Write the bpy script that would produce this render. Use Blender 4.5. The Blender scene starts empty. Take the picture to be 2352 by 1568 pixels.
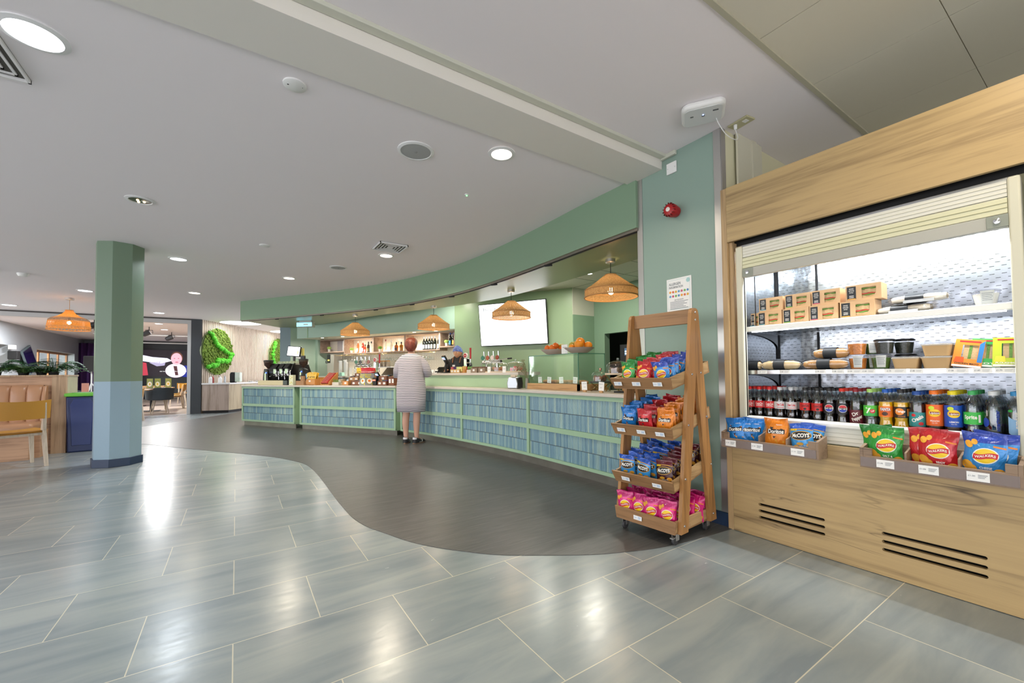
import bpy, bmesh, math, random
from math import sin, cos, pi, radians as R_
from mathutils import Vector, Matrix, Euler
random.seed(7)
sc = bpy.context.scene
# ---------------- camera ----------------
F_PX, CY, PITCH, ROLL, YAW = 954.756, 828.615, 0.02911, -0.010071, -0.585089
def _cam_rows():
    Ry = Matrix(((cos(YAW), sin(YAW), 0), (-sin(YAW), cos(YAW), 0), (0, 0, 1)))
    Rp = Matrix(((1, 0, 0), (0, cos(PITCH), sin(PITCH)), (0, -sin(PITCH), cos(PITCH))))
    Rr = Matrix(((cos(ROLL), 0, sin(ROLL)), (0, 1, 0), (-sin(ROLL), 0, cos(ROLL))))
    return Rr @ Rp @ Ry
_W = _cam_rows()
camd = bpy.data.cameras.new('camera'); cam = bpy.data.objects.new('camera', camd); sc.collection.objects.link(cam)
camd.sensor_width = 36; camd.lens = F_PX / 2352 * 36; camd.shift_y = (CY - 784) / 2352; camd.clip_start = 0.05; camd.clip_end = 200
cam.matrix_world = Matrix.Translation((0, 0, 1.11)) @ Matrix((_W[0], _W[2], -_W[1])).transposed().to_4x4()
sc.camera = cam
# ---------------- world, exposure ----------------
w = bpy.data.worlds.new('world'); sc.world = w; w.use_nodes = True
w.node_tree.nodes['Background'].inputs[0].default_value = (0.96, 0.95, 1.0, 1)
w.node_tree.nodes['Background'].inputs[1].default_value = 2.9
sc.view_settings.view_transform = 'Standard'; sc.view_settings.look = 'None'; sc.view_settings.gamma = 1
sc.view_settings.exposure = 0.42; sc.view_settings.use_curve_mapping = False
WARM, COOL, NEUT = (1, 0.86, 0.66), (0.86, 0.93, 1.0), (1, 0.95, 0.86)
def lamp(name, loc, energy, color, size=0.14, kind='AREA', rot=(0, 0, 0), spread=None, parent=None, sy=None, blend=0.6, ang=140):
    l = bpy.data.lights.new(name, kind); l.energy = energy; l.color = color
    if kind == 'AREA':
        l.shape = 'RECTANGLE' if sy else 'DISK'; l.size = size
        if sy: l.size_y = sy
        if spread: l.spread = R_(spread)
    else:
        l.shadow_soft_size = size
        if kind == 'SPOT': l.spot_size = R_(ang); l.spot_blend = blend
    o = bpy.data.objects.new(name, l); sc.collection.objects.link(o); o.location = loc; o.rotation_euler = rot
    if parent: o.parent = parent
    return o
# ---------------- materials ----------------
def srgb(h):
    h = h.lstrip('#'); h = h if len(h) == 6 else ''.join(c * 2 for c in h); v = [int(h[i:i + 2], 16) / 255 for i in (0, 2, 4)]
    return tuple((c / 12.92 if c <= 0.04045 else ((c + 0.055) / 1.055) ** 2.4) for c in v)
MATS = {}
class NT:
    def __init__(s, name):
        s.m = bpy.data.materials.new(name); s.m.use_nodes = True; s.t = s.m.node_tree; s.b = s.t.nodes['Principled BSDF']
    def n(s, typ, **kw):
        o = s.t.nodes.new(typ)
        for k, v in kw.items():
            if k.startswith('i_'): o.inputs[k[2:].replace('_', ' ')].default_value = v
            elif k.startswith('n_'): o.inputs[int(k[2:])].default_value = v
            else: setattr(o, k, v)
        return o
    def l(s, a, b): s.t.links.new(a, b)
    def ramp(s, fac, stops):
        r = s.n('ShaderNodeValToRGB'); e = r.color_ramp.elements
        while len(e) < len(stops): e.new(0.5)
        for q, (p, c) in zip(e, stops): q.position = p; q.color = (*c, 1) if len(c) == 3 else c
        s.l(fac, r.inputs[0]); return r
    def math(s, op, a, b=None, c=None):
        o = s.n('ShaderNodeMath', operation=op)
        for i, v in enumerate((a, b, c)):
            if v is None: continue
            if isinstance(v, (int, float)): o.inputs[i].default_value = v
            else: s.l(v, o.inputs[i])
        return o.outputs[0]
    def coords(s, scale=(1, 1, 1), rot=(0, 0, 0), loc=(0, 0, 0), kind='Object'):
        tc = s.n('ShaderNodeTexCoord'); mp = s.n('ShaderNodeMapping'); mp.inputs['Scale'].default_value = scale
        mp.inputs['Rotation'].default_value = rot; mp.inputs['Location'].default_value = loc
        s.l(tc.outputs[kind], mp.inputs[0]); return mp.outputs[0]
    def noise(s, vec, scale=5, detail=3, rough=0.5, dist=0):
        o = s.n('ShaderNodeTexNoise'); o.inputs['Scale'].default_value = scale; o.inputs['Detail'].default_value = detail
        o.inputs['Roughness'].default_value = rough; o.inputs['Distortion'].default_value = dist
        if vec is not None: s.l(vec, o.inputs['Vector'])
        return o.outputs['Fac']
    def bump(s, h, strength=0.2, dist=0.01):
        o = s.n('ShaderNodeBump'); o.inputs['Strength'].default_value = strength; o.inputs['Distance'].default_value = dist
        s.l(h, o.inputs['Height']); s.l(o.outputs[0], s.b.inputs['Normal']); return o
def pm(name, col, rough=0.5, metal=0, trans=0, alpha=1, emit=None, es=0, ior=None, coat=0, bumpy=None, vary=0, spec=None):
    """principled material; col hex or linear tuple"""
    if name in MATS: return MATS[name]
    t = NT(name); c = srgb(col) if isinstance(col, str) else col
    b = t.b; b.inputs['Base Color'].default_value = (*c, 1); b.inputs['Roughness'].default_value = rough; b.inputs['Metallic'].default_value = metal
    b.inputs['Transmission Weight'].default_value = trans; b.inputs['Alpha'].default_value = alpha; b.inputs['Coat Weight'].default_value = coat
    if ior: b.inputs['IOR'].default_value = ior
    if spec is not None: b.inputs['Specular IOR Level'].default_value = spec
    if emit: b.inputs['Emission Color'].default_value = (*(srgb(emit) if isinstance(emit, str) else emit), 1); b.inputs['Emission Strength'].default_value = es
    if vary:
        nz = t.noise(t.coords(), 6, 4); r = t.ramp(nz, [(0.3, tuple(x * (1 - vary) for x in c)), (0.7, tuple(min(1, x * (1 + vary)) for x in c))]); t.l(r.outputs[0], b.inputs['Base Color'])
    if bumpy: t.bump(t.noise(t.coords(), bumpy[0], 3), bumpy[1], 0.01)
    MATS[name] = t.m; return t.m
def wood(name, c1, c2, axis=0, scale=1.0, rough=0.45, cracks=0, dark='#3a2c20'):
    if name in MATS: return MATS[name]
    t = NT(name); s = [14 * scale] * 3; s[axis] = 0.9 * scale
    v = t.coords(tuple(s)); n1 = t.noise(v, 1.0, 6, 0.6, 0.6)
    s2 = [60 * scale] * 3; s2[axis] = 2.5 * scale
    n2 = t.noise(t.coords(tuple(s2)), 1.0, 3, 0.6)
    mix = t.math('MULTIPLY_ADD', n2, 0.35, t.math('MULTIPLY', n1, 0.65))
    r = t.ramp(mix, [(0.34, tuple(x * .8 for x in srgb(c2))), (0.5, srgb(c1)), (0.68, tuple(min(1, x * 1.12) for x in srgb(c1)))])
    out = r.outputs[0]
    if cracks:
        s3 = [4.2 * scale] * 3; s3[axis] = 0.42 * scale
        n3 = t.noise(t.coords(tuple(s3), loc=(3.1, 1.7, cracks)), 1.0, 4, 0.62, 0.5)
        a = t.math('ABSOLUTE', t.math('SUBTRACT', n3, 0.5)); line = t.ramp(a, [(0.0, (1, 1, 1)), (0.007, (0, 0, 0))])
        n4 = t.noise(t.coords((1.2, 1.2, 1.2), loc=(0, cracks, 0)), 1.3, 2); gate = t.ramp(n4, [(0.44, (0, 0, 0)), (0.56, (1, 1, 1))])
        f = t.math('MULTIPLY', t.math('MULTIPLY', line.outputs[0], gate.outputs[0]), 0.9)
        mx = t.n('ShaderNodeMixRGB'); mx.inputs[2].default_value = (*srgb(dark), 1); t.l(f, mx.inputs[0]); t.l(out, mx.inputs[1]); out = mx.outputs[0]
    t.l(out, t.b.inputs['Base Color']); t.b.inputs['Roughness'].default_value = rough; t.bump(n2, 0.12, 0.003)
    MATS[name] = t.m; return t.m
# ---------------- mesh builder ----------------
class MB:
    def __init__(s, M=None): s.v = []; s.f = []; s.mi = []; s.M = M
    def add(s, vs, fs, m=0):
        b = len(s.v)
        s.v += [tuple(s.M @ Vector(p)) if s.M is not None else tuple(p) for p in vs]
        for f in fs: s.f.append(tuple(b + i for i in f)); s.mi.append(m)
        return s
    def box(s, c, d, rz=0, m=0, rot=None):
        hx, hy, hz = d[0] / 2, d[1] / 2, d[2] / 2
        ps = [Vector((x, y, z)) for z in (-hz, hz) for y in (-hy, hy) for x in (-hx, hx)]
        q = rot.to_matrix() if rot is not None else Matrix.Rotation(rz, 3, 'Z')
        ps = [q @ p + Vector(c) for p in ps]
        return s.add(ps, [(0, 2, 3, 1), (4, 5, 7, 6), (0, 1, 5, 4), (2, 6, 7, 3), (0, 4, 6, 2), (1, 3, 7, 5)], m)
    def bb(s, a, b, m=0): return s.box([(a[i] + b[i]) / 2 for i in range(3)], [abs(b[i] - a[i]) for i in range(3)], m=m)
    def prism(s, poly, z0, z1, m=0, axis='z'):
        n = len(poly)
        def P(p, z): return (p[0], p[1], z) if axis == 'z' else ((p[0], z, p[1]) if axis == 'y' else (z, p[0], p[1]))
        vs = [P(p, z0) for p in poly] + [P(p, z1) for p in poly]
        fs = [tuple(range(n))[::-1], tuple(range(n, 2 * n))] + [(i, (i + 1) % n, n + (i + 1) % n, n + i) for i in range(n)]
        if axis == 'y': fs = [f[::-1] for f in fs]
        return s.add(vs, fs, m)
    def lathe(s, prof, seg=20, c=(0, 0, 0), m=0, cap=True, sx=1, sy=1, cap0=None):
        vs = []; fs = []
        for r, z in prof:
            for i in range(seg): a = 2 * pi * i / seg; vs.append((c[0] + r * cos(a) * sx, c[1] + r * sin(a) * sy, c[2] + z))
        for k in range(len(prof) - 1):
            for i in range(seg): j = (i + 1) % seg; fs.append((k * seg + i, k * seg + j, (k + 1) * seg + j, (k + 1) * seg + i))
        if cap: fs.append(tuple(range(seg))[::-1]); b = (len(prof) - 1) * seg; fs.append(tuple(range(b, b + seg)))
        return s.add(vs, fs, m)
    def tube(s, pts, r, seg=8, m=0, cap=True, closed=False):
        pts = [Vector(p) for p in pts]; n = len(pts); rs = r if isinstance(r, (list, tuple)) else [r] * n
        vs = []; fs = []; up = None
        for k, p in enumerate(pts):
            if closed: t = pts[(k + 1) % n] - pts[k - 1]
            else: t = pts[min(k + 1, n - 1)] - pts[max(k - 1, 0)]
            t.normalize()
            if up is None: up = Vector((0, 0, 1)) if abs(t.z) < 0.9 else Vector((1, 0, 0))
            a = t.cross(up); a.normalize(); b = a.cross(t); up = b
            for i in range(seg): q = 2 * pi * i / seg; vs.append(p + (a * cos(q) + b * sin(q)) * rs[k])
        for k in range(n if closed else n - 1):
            k2 = (k + 1) % n
            for i in range(seg): j = (i + 1) % seg; fs.append((k * seg + i, k * seg + j, k2 * seg + j, k2 * seg + i))
        if cap and not closed: fs.append(tuple(range(seg))[::-1]); b = (n - 1) * seg; fs.append(tuple(range(b, b + seg)))
        return s.add(vs, fs, m)
    def sphere(s, c, r, nu=12, nv=8, m=0, sc=(1, 1, 1)):
        vs = []; fs = []
        for j in range(nv + 1):
            a = pi * j / nv
            for i in range(nu): b = 2 * pi * i / nu; vs.append((c[0] + r * sc[0] * sin(a) * cos(b), c[1] + r * sc[1] * sin(a) * sin(b), c[2] + r * sc[2] * cos(a)))
        for j in range(nv):
            for i in range(nu): k = (i + 1) % nu; fs.append((j * nu + i, (j + 1) * nu + i, (j + 1) * nu + k, j * nu + k))
        return s.add(vs, fs, m)
    def grid(s, fn, nu, nv, m=0, mfn=None, flip=False):
        b = len(s.v); vs = [fn(i / nu, j / nv) for j in range(nv + 1) for i in range(nu + 1)]
        s.add(vs, [], m)
        for j in range(nv):
            for i in range(nu):
                a = b + j * (nu + 1) + i; q = (a, a + 1, a + nu + 2, a + nu + 1)
                s.f.append(q[::-1] if flip else q); s.mi.append(mfn((i + .5) / nu, (j + .5) / nv) if mfn else m)
        return s
    def poly(s, pts, m=0): return s.add(pts, [tuple(range(len(pts)))], m)
    def mesh(s, name, mats, smooth=True, ang=40):
        me = bpy.data.meshes.new(name); me.from_pydata(s.v, [], s.f)
        for m in (mats if isinstance(mats, (list, tuple)) else [mats]): me.materials.append(m)
        if any(s.mi): me.polygons.foreach_set('material_index', s.mi)
        if smooth:
            me.polygons.foreach_set('use_smooth', [True] * len(me.polygons)); me.update()
            try: me.set_sharp_from_angle(angle=R_(ang))
            except Exception: pass
        me.update(); return me
    def build(s, name, mats, parent=None, smooth=True, bevel=0, ang=40, fix=False, bseg=2):
        me = s.mesh(name, mats, smooth, ang)
        if fix:
            bm = bmesh.new(); bm.from_mesh(me); bmesh.ops.recalc_face_normals(bm, faces=bm.faces); bm.to_mesh(me); bm.free()
        o = link(me, name, parent)
        if bevel:
            b = o.modifiers.new('bevel', 'BEVEL'); b.width = bevel; b.segments = bseg; b.limit_method = 'ANGLE'; b.angle_limit = R_(35); b.harden_normals = False
        return o
def link(me, name, parent=None):
    o = bpy.data.objects.new(name, me); sc.collection.objects.link(o)
    if parent: o.parent = parent
    return o
def tag(o, label, cat, group=None, kind=None):
    o['label'] = label; o['category'] = cat
    if group: o['group'] = group
    if kind: o['kind'] = kind
    return o
def T(name, label, cat, loc=(0, 0, 0), rz=0, group=None, rot=None):
    o = bpy.data.objects.new(name, None); sc.collection.objects.link(o); o.location = loc
    o.rotation_euler = rot if rot else (0, 0, rz); o.empty_display_size = 0.05
    return tag(o, label, cat, group)
def S(name, mb, mats, parent=None, **kw):
    o = mb.build(name, mats, parent, **kw)
    if not parent: o['kind'] = 'structure'
    return o
KIDS = {}
def dup(root, loc, rz=None, label=None, group=None, rot=None, scale=None):
    r = root.copy(); sc.collection.objects.link(r); r.location = loc
    if rz is not None: r.rotation_euler = (0, 0, rz)
    if rot is not None: r.rotation_euler = rot
    if scale: r.scale = scale
    if label: r['label'] = label
    if group: r['group'] = group
    for ch in list(root.children):
        c = ch.copy(); sc.collection.objects.link(c); c.parent = r
        for g in list(ch.children): d = g.copy(); sc.collection.objects.link(d); d.parent = c
    return r
# text as mesh (cached at size 1, centred), mapped by any function
_TX = {}
def txmesh(s, bold=0.0):
    k = (s, bold)
    if k not in _TX:
        cu = bpy.data.curves.new('t', 'FONT'); cu.body = s; cu.align_x = 'CENTER'; cu.align_y = 'CENTER'; cu.size = 1; cu.offset = bold; cu.resolution_u = 3
        o = bpy.data.objects.new('t', cu); sc.collection.objects.link(o); dg = bpy.context.evaluated_depsgraph_get()
        me = bpy.data.meshes.new_from_object(o.evaluated_get(dg)); bpy.data.objects.remove(o)
        _TX[k] = ([v.co.copy() for v in me.vertices], [tuple(p.vertices) for p in me.polygons]); bpy.data.meshes.remove(me)
    return _TX[k]
def txadd(mb, s, fn, h=1, width=None, m=0, bold=0.0, rot=0, at=(0, 0)):
    """add text to builder: letters of cap height ~h*0.7, fn maps local (x,y) -> 3D"""
    vs, fs = txmesh(s, bold)
    if not vs: return mb
    sx = h
    if width:
        w0 = max(v.x for v in vs) - min(v.x for v in vs); sx = width / w0
    c, q = cos(rot), sin(rot)
    pts = [(v.x * sx, v.y * h) for v in vs]
    return mb.add([fn(at[0] + x * c - y * q, at[1] + x * q + y * c) for x, y in pts], fs, m)
def plane_fn(origin, ux, uy, eps=0.0):
    o = Vector(origin); ux = Vector(ux).normalized(); uy = Vector(uy).normalized(); n = ux.cross(uy)
    return lambda x, y: o + ux * x + uy * y + n * eps
def ellipse(mb, fn, cx, cy, rx, ry, m=0, seg=24, rings=4, rot=0, y0=-1, y1=1):
    c, q = cos(rot), sin(rot)
    vs = [fn(cx, cy)]; fs = []
    for k in range(1, rings + 1):
        for i in range(seg):
            a = 2 * pi * i / seg; x = rx * k / rings * cos(a); y = max(y0 * ry, min(y1 * ry, ry * k / rings * sin(a))); vs.append(fn(cx + x * c - y * q, cy + x * q + y * c))
    for i in range(seg):
        j = (i + 1) % seg; fs.append((0, 1 + i, 1 + j))
        for k in range(1, rings): fs.append((1 + (k - 1) * seg + i, 1 + k * seg + i, 1 + k * seg + j, 1 + (k - 1) * seg + j))
    return mb.add(vs, fs, m)
def quadpatch(mb, fn, x0, y0, x1, y1, m=0, nu=6, nv=3): return mb.grid(lambda u, v: fn(x0 + (x1 - x0) * u, y0 + (y1 - y0) * v), nu, nv, m)
def polypatch(mb, fn, pts, m=0): return mb.add([fn(*p) for p in pts], [tuple(range(len(pts)))], m)
# ---------------- some downlights below are added; big daylight is the world through the open sides ----------------
def catmull(P, n=8):
    P = [Vector((*p, 0)) if len(p) == 2 else Vector(p) for p in P]; out = []
    for i in range(len(P) - 1):
        p0 = P[i - 1] if i else P[0] * 2 - P[1]; p1, p2 = P[i], P[i + 1]; p3 = P[i + 2] if i + 2 < len(P) else P[-1] * 2 - P[-2]
        for k in range(n):
            t = k / n; out.append(0.5 * ((2 * p1) + (p2 - p0) * t + (2 * p0 - 5 * p1 + 4 * p2 - p3) * t * t + (3 * p1 - p0 - 3 * p2 + p3) * t ** 3))
    out.append(P[-1]); return out
def offset(L, d):
    out = []
    for i, p in enumerate(L):
        t = (L[min(i + 1, len(L) - 1)] - L[max(i - 1, 0)]).normalized(); out.append(p + Vector((-t.y, t.x, 0)) * d)
    return out
def ribbon(mb, A, B, z0, z1, m=0):
    """solid between plan lines A (front) and B (back) from z0 to z1"""
    n = len(A); vs = []
    for z in (z0, z1):
        for p in A: vs.append((p.x, p.y, z))
        for p in B: vs.append((p.x, p.y, z))
    fs = []
    for i in range(n - 1):
        fs += [(i, i + 1, n + i + 1, n + i)[::-1], (2 * n + i, 2 * n + i + 1, 3 * n + i + 1, 3 * n + i), (i, 2 * n + i, 2 * n + i + 1, i + 1)[::-1], (n + i, n + i + 1, 3 * n + i + 1, 3 * n + i)[::-1]]
    fs += [(0, n, 3 * n, 2 * n)[::-1], (n - 1, 3 * n - 1, 4 * n - 1, 2 * n - 1)]
    return mb.add(vs, [f[::-1] for f in fs], m)
WHITEC = pm('ceiling_paint', '#f0eaec', 0.6, spec=0.3)
SAGE = pm('sage_paint', '#7f9a80', 0.42)
SAGEP = pm('sage_paint_pale', '#9dbb98', 0.4)
BLUEP = pm('pale_blue_paint', '#8fa9b8', 0.45)
BLUEG = pm('blue_grey_paint', '#8ca397', 0.4)
NAVY = pm('navy_skirting', '#1f3350', 0.35)
ALU = pm('brushed_aluminium', '#c4c2c0', 0.32, 0.85)
STEEL = pm('stainless_steel', '#c8cacc', 0.18, 1.0)
CHROME = pm('chrome', '#e8e8ea', 0.06, 1.0)
BLACK = pm('black_plastic', '#0d0e10', 0.35)
BLACKM = pm('matt_black', '#16171a', 0.7)
WHITE = pm('white_plastic', '#e8e8e6', 0.35)
CARD = pm('white_card', '#f0f0ee', 0.6)
CREAM = pm('cream_paint', '#d8d4b4', 0.55)
GLASS = pm('clear_glass', '#ffffff', 0.02, trans=1.0, ior=1.45)
def thinglass(name, tint=(0.97, 1, 0.985), fac=0.10):
    t = NT(name); b1 = t.n('ShaderNodeBsdfTransparent'); b1.inputs[0].default_value = (*tint, 1); b2 = t.n('ShaderNodeBsdfGlossy'); b2.inputs['Roughness'].default_value = 0.03
    fr = t.n('ShaderNodeLayerWeight'); fr.inputs[0].default_value = 0.5; k = t.math('MULTIPLY_ADD', t.math('POWER', fr.outputs['Facing'], 4.0), 0.55, 0.02 + fac * 0.12)
    mx = t.n('ShaderNodeMixShader'); t.l(k, mx.inputs[0]); t.l(b1.outputs[0], mx.inputs[1]); t.l(b2.outputs[0], mx.inputs[2])
    t.l(mx.outputs[0], t.t.nodes['Material Output'].inputs[0]); return t.m
PANE = thinglass('glass_sheet'); EDGE = pm('glass_edge_green', '#3f7a68', 0.2)
PLASTIC_CLEAR = thinglass('clear_plastic', (0.97, 0.97, 0.98), 0.35)
# floors
def mat_tiles():
    t = NT('grey_tile_floor'); tc = t.n('ShaderNodeTexCoord'); sp = t.n('ShaderNodeSeparateXYZ'); t.l(tc.outputs['Object'], sp.inputs[0])
    v = t.math('DIVIDE', t.math('SUBTRACT', sp.outputs[1], 2.110), 0.4670); row = t.math('FLOOR', v); fy = t.math('FRACT', v)
    half = t.math('MULTIPLY', t.math('MODULO', t.math('ABSOLUTE', row), 2), 0.5)
    u = t.math('ADD', t.math('DIVIDE', t.math('ADD', sp.outputs[0], 0.338), 0.667), half); col = t.math('FLOOR', u); fx = t.math('FRACT', u)
    dy = t.math('MULTIPLY', t.math('MINIMUM', fy, t.math('SUBTRACT', 1, fy)), 0.467); dx = t.math('MULTIPLY', t.math('MINIMUM', fx, t.math('SUBTRACT', 1, fx)), 0.667)
    g = t.math('LESS_THAN', t.math('MINIMUM', dx, dy), 0.0021)
    cb = t.n('ShaderNodeCombineXYZ'); t.l(col, cb.inputs[0]); t.l(row, cb.inputs[1]); wn = t.n('ShaderNodeTexWhiteNoise'); t.l(cb.outputs[0], wn.inputs[0])
    mp = t.n('ShaderNodeMapping'); mp.inputs['Scale'].default_value = (1.0, 5.5, 1); t.l(tc.outputs['Object'], mp.inputs[0])
    ad = t.n('ShaderNodeVectorMath', operation='MULTIPLY_ADD'); t.l(wn.outputs['Color'], ad.inputs[0]); ad.inputs[1].default_value = (9, 9, 9); t.l(mp.outputs[0], ad.inputs[2])
    n1 = t.noise(ad.outputs[0], 1.3, 6, 0.55, 0.5)
    r = t.ramp(n1, [(0.3, srgb('#7d888e')), (0.5, srgb('#8d9698')), (0.72, srgb('#9ca3a1'))])
    hs = t.n('ShaderNodeHueSaturation'); t.l(r.outputs[0], hs.inputs['Color']); t.l(t.math('MULTIPLY_ADD', wn.outputs['Value'], 0.12, 0.94), hs.inputs['Value'])
    mx = t.n('ShaderNodeMixRGB'); t.l(g, mx.inputs[0]); t.l(hs.outputs[0], mx.inputs[1]); mx.inputs[2].default_value = (*srgb('#c9c4b2'), 1)
    t.l(mx.outputs[0], t.b.inputs['Base Color']); n3 = t.noise(t.coords((3, 9, 3)), 3, 5)
    t.l(t.math('MULTIPLY_ADD', n3, 0.14, 0.17), t.b.inputs['Roughness']); t.b.inputs['Specular IOR Level'].default_value = 0.6; t.bump(t.noise(t.coords((6, 6, 6)), 6, 3), 0.06, 0.003)
    return t.m
def mat_darkfloor():
    t = NT('dark_wood_vinyl'); v = t.coords((2.2, 26, 1), rot=(0, 0, R_(-20))); n1 = t.noise(v, 1.3, 6, 0.62, 1.2)
    n2 = t.noise(t.coords((30, 220, 1), rot=(0, 0, R_(-20))), 1, 2)
    r = t.ramp(n1, [(0.3, srgb('#424241')), (0.55, srgb('#525150')), (0.75, srgb('#646260'))]); t.l(r.outputs[0], t.b.inputs['Base Color'])
    t.b.inputs['Roughness'].default_value = 0.36; t.bump(t.math('ADD', n1, t.math('MULTIPLY', n2, 0.3)), 0.25, 0.004); return t.m
LIGHTWOOD = wood('far_room_floor', '#a89a8c', '#958678', 0, 0.5, 0.3)
fl = S('floor', MB().bb((-10, -4, -0.1), (8, 15.45, 0)), mat_tiles(), smooth=False)
S('floor_far_room', MB().bb((-10, 15.45, -0.1), (8, 29, 0)), LIGHTWOOD, smooth=False)['kind'] = 'structure'
edge = catmull([(-3.4, 10.2), (-2.2, 9.9), (-1.41, 9.27), (-0.81, 8.39), (-0.22, 7.51), (0.09, 7.07), (0.43, 6.52), (0.68, 5.93), (0.75, 5.45), (0.76, 4.75), (0.75, 4.13), (0.75, 3.68), (0.76, 3.39), (0.80, 3.15), (0.87, 2.95), (0.96, 2.71), (1.07, 2.52), (1.2, 2.35), (1.35, 2.19), (1.57, 2.03), (1.8, 1.88), (1.99, 1.79), (2.17, 1.72), (2.39, 1.67), (2.63, 1.64), (2.905, 1.615)], 4)
S('floor_dark_vinyl', MB().prism([(p.x, p.y) for p in edge] + [(5.2, 1.7), (5.2, 12), (2.2, 14), (0.2, 15.38), (-1.83, 12.05), (-3.4, 11.2)], -0.02, 0.003), mat_darkfloor(), smooth=False)
# ceilings (named slabs of the same ceiling)
cp = [(-10, 2.48), (5.4, 2.48), (5.4, 21.5), (2.6, 21.5), (-0.93, 15.5), (-10, 15.5)]
S('ceiling', MB().prism(cp, 2.805, 2.9), WHITEC, smooth=False)
S('ceiling_beam', MB().bb((-10, 2.14, 2.785), (2.93, 2.485, 3.0)), pm('beam_paint', '#e4e0d8', 0.6), smooth=False)
S('ceiling_entrance', MB().bb((-10, 1.09, 2.885), (6, 2.14, 3.0)), WHITEC, smooth=False)
mb = MB(); TILEC = pm('ceiling_tile', '#d6d0be', 0.7); 
xs = [2.33 + 0.656 * k for k in range(-12, 6)]; ys = [1.075, 0.481, -0.115, -0.71, -1.3, -1.9, -2.5, -3.1, -4.0]
for a, b in zip(xs[:-1], xs[1:]):
    for c, d in zip(ys[:-1], ys[1:]): mb.bb((a + .002, d + .002, 2.888), (b - .002, c - .002, 2.93))
S('ceiling_tiles', mb, TILEC, smooth=False)
S('ceiling_grid', MB().bb((-6, -4, 2.893), (6, 1.075, 3.0)).bb((-6, 1.072, 2.876), (6, 1.098, 2.9)), pm('ceiling_bar', '#b5b19c', 0.6), smooth=False)
S('trim_trunking', MB().bb((-8, 2.085, 2.862), (2.93, 2.138, 2.886)).bb((2.905, 2.0, 2.85), (2.93, 2.138, 2.884)), pm('trunking', '#c9cabc', 0.45), smooth=False, bevel=0.003)
S('ceiling_far_room', MB().bb((-10, 15.55, 2.89), (2.6, 29, 3.0)), WHITEC, smooth=False)
# canopy over the counter
FP = catmull([(0.06, 11.27), (0.60, 10.47), (1.12, 9.68), (1.70, 8.78), (2.16, 7.98), (2.46, 7.28), (2.66, 6.62), (2.83, 5.9), (2.91, 5.2), (2.93, 4.3), (2.92, 3.6), (2.90, 3.0), (2.90, 2.39)], 6)
BP = catmull([(0.94, 12.49), (1.33, 12.3), (1.91, 10.87), (2.46, 9.1), (2.90, 8.05), (3.18, 7.46), (3.40, 6.95), (3.67, 5.98), (3.75, 5.3), (3.77, 4.6), (3.76, 3.92), (3.73, 3.04), (3.72, 2.39)], 6)
mb = MB(); ribbon(mb, FP, BP, 2.37, 2.806)
SOFF = pm('canopy_soffit', '#9aa47e', 0.35)
for k, f in enumerate(mb.f):
    z = [mb.v[i][2] for i in f]
    if max(z) < 2.38: mb.mi[k] = 1
S('wall_canopy', mb, [SAGE, SOFF], smooth=True, ang=30)
# curved shutter track under the canopy edge
t1 = offset(FP, 0.015); t2 = offset(FP, 0.075); mb = MB(); ribbon(mb, t1, t2, 2.345, 2.3695)
t3 = offset(FP, 0.030); t4 = offset(FP, 0.045); ribbon(mb, t3, t4, 2.340, 2.346, m=1)
for f in (0.1, .22, .34, .45, .58, .7, .83): p = offset(FP, 0.045)[int(f * (len(FP) - 1))]; mb.box((p.x, p.y, 2.338), (0.09, 0.02, 0.02), rz=-1.0, m=1)
S('trim_track', mb, [pm('track_metal', '#8c857c', 0.35, 0.8), BLACKM])
# inner ceiling above the bar and walls behind
mb = MB(); IC = [(p.x, p.y) for p in BP[12:]] + [(7.2, 2.39), (7.2, 8.2), (3.8, 9.2), (1.6, 12.6)]
mb.prism(IC, 2.67, 2.75)
S('ceiling_bar', mb, pm('bar_ceiling', '#e2dece', 0.6), smooth=False)
mb = MB()
for k in range(4): mb.bb((3.95 + .6 * k, 2.4, 2.6675), (3.965 + .6 * k, 5.7, 2.6705))
for k in range(5): mb.bb((3.78, 2.7 + .6 * k, 2.6675), (6.0, 2.715 + .6 * k, 2.6705))
S('trim_ceiling_bars', mb, pm('bar_ceiling_joint', '#a9a898', 0.6), smooth=False)
A0, A1 = Vector((1.884, 12.287, 0)), Vector((3.994, 8.315, 0)); UA = (A1 - A0).normalized(); NA = Vector((UA.y, -UA.x, 0))  # NA points into the bar (towards viewer)
if NA.x > 0: NA = -NA
def wallseg(p, q, th, z0, z1, mb=None, m=0):
    p = Vector((p[0], p[1], 0)); q = Vector((q[0], q[1], 0)); u = (q - p).normalized(); n = Vector((-u.y, u.x, 0)) * th
    mb = mb or MB(); return mb.prism([(p.x, p.y), (q.x, q.y), (q.x + n.x, q.y + n.y), (p.x + n.x, p.y + n.y)][::(1 if th < 0 else 1)], z0, z1, m)
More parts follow.
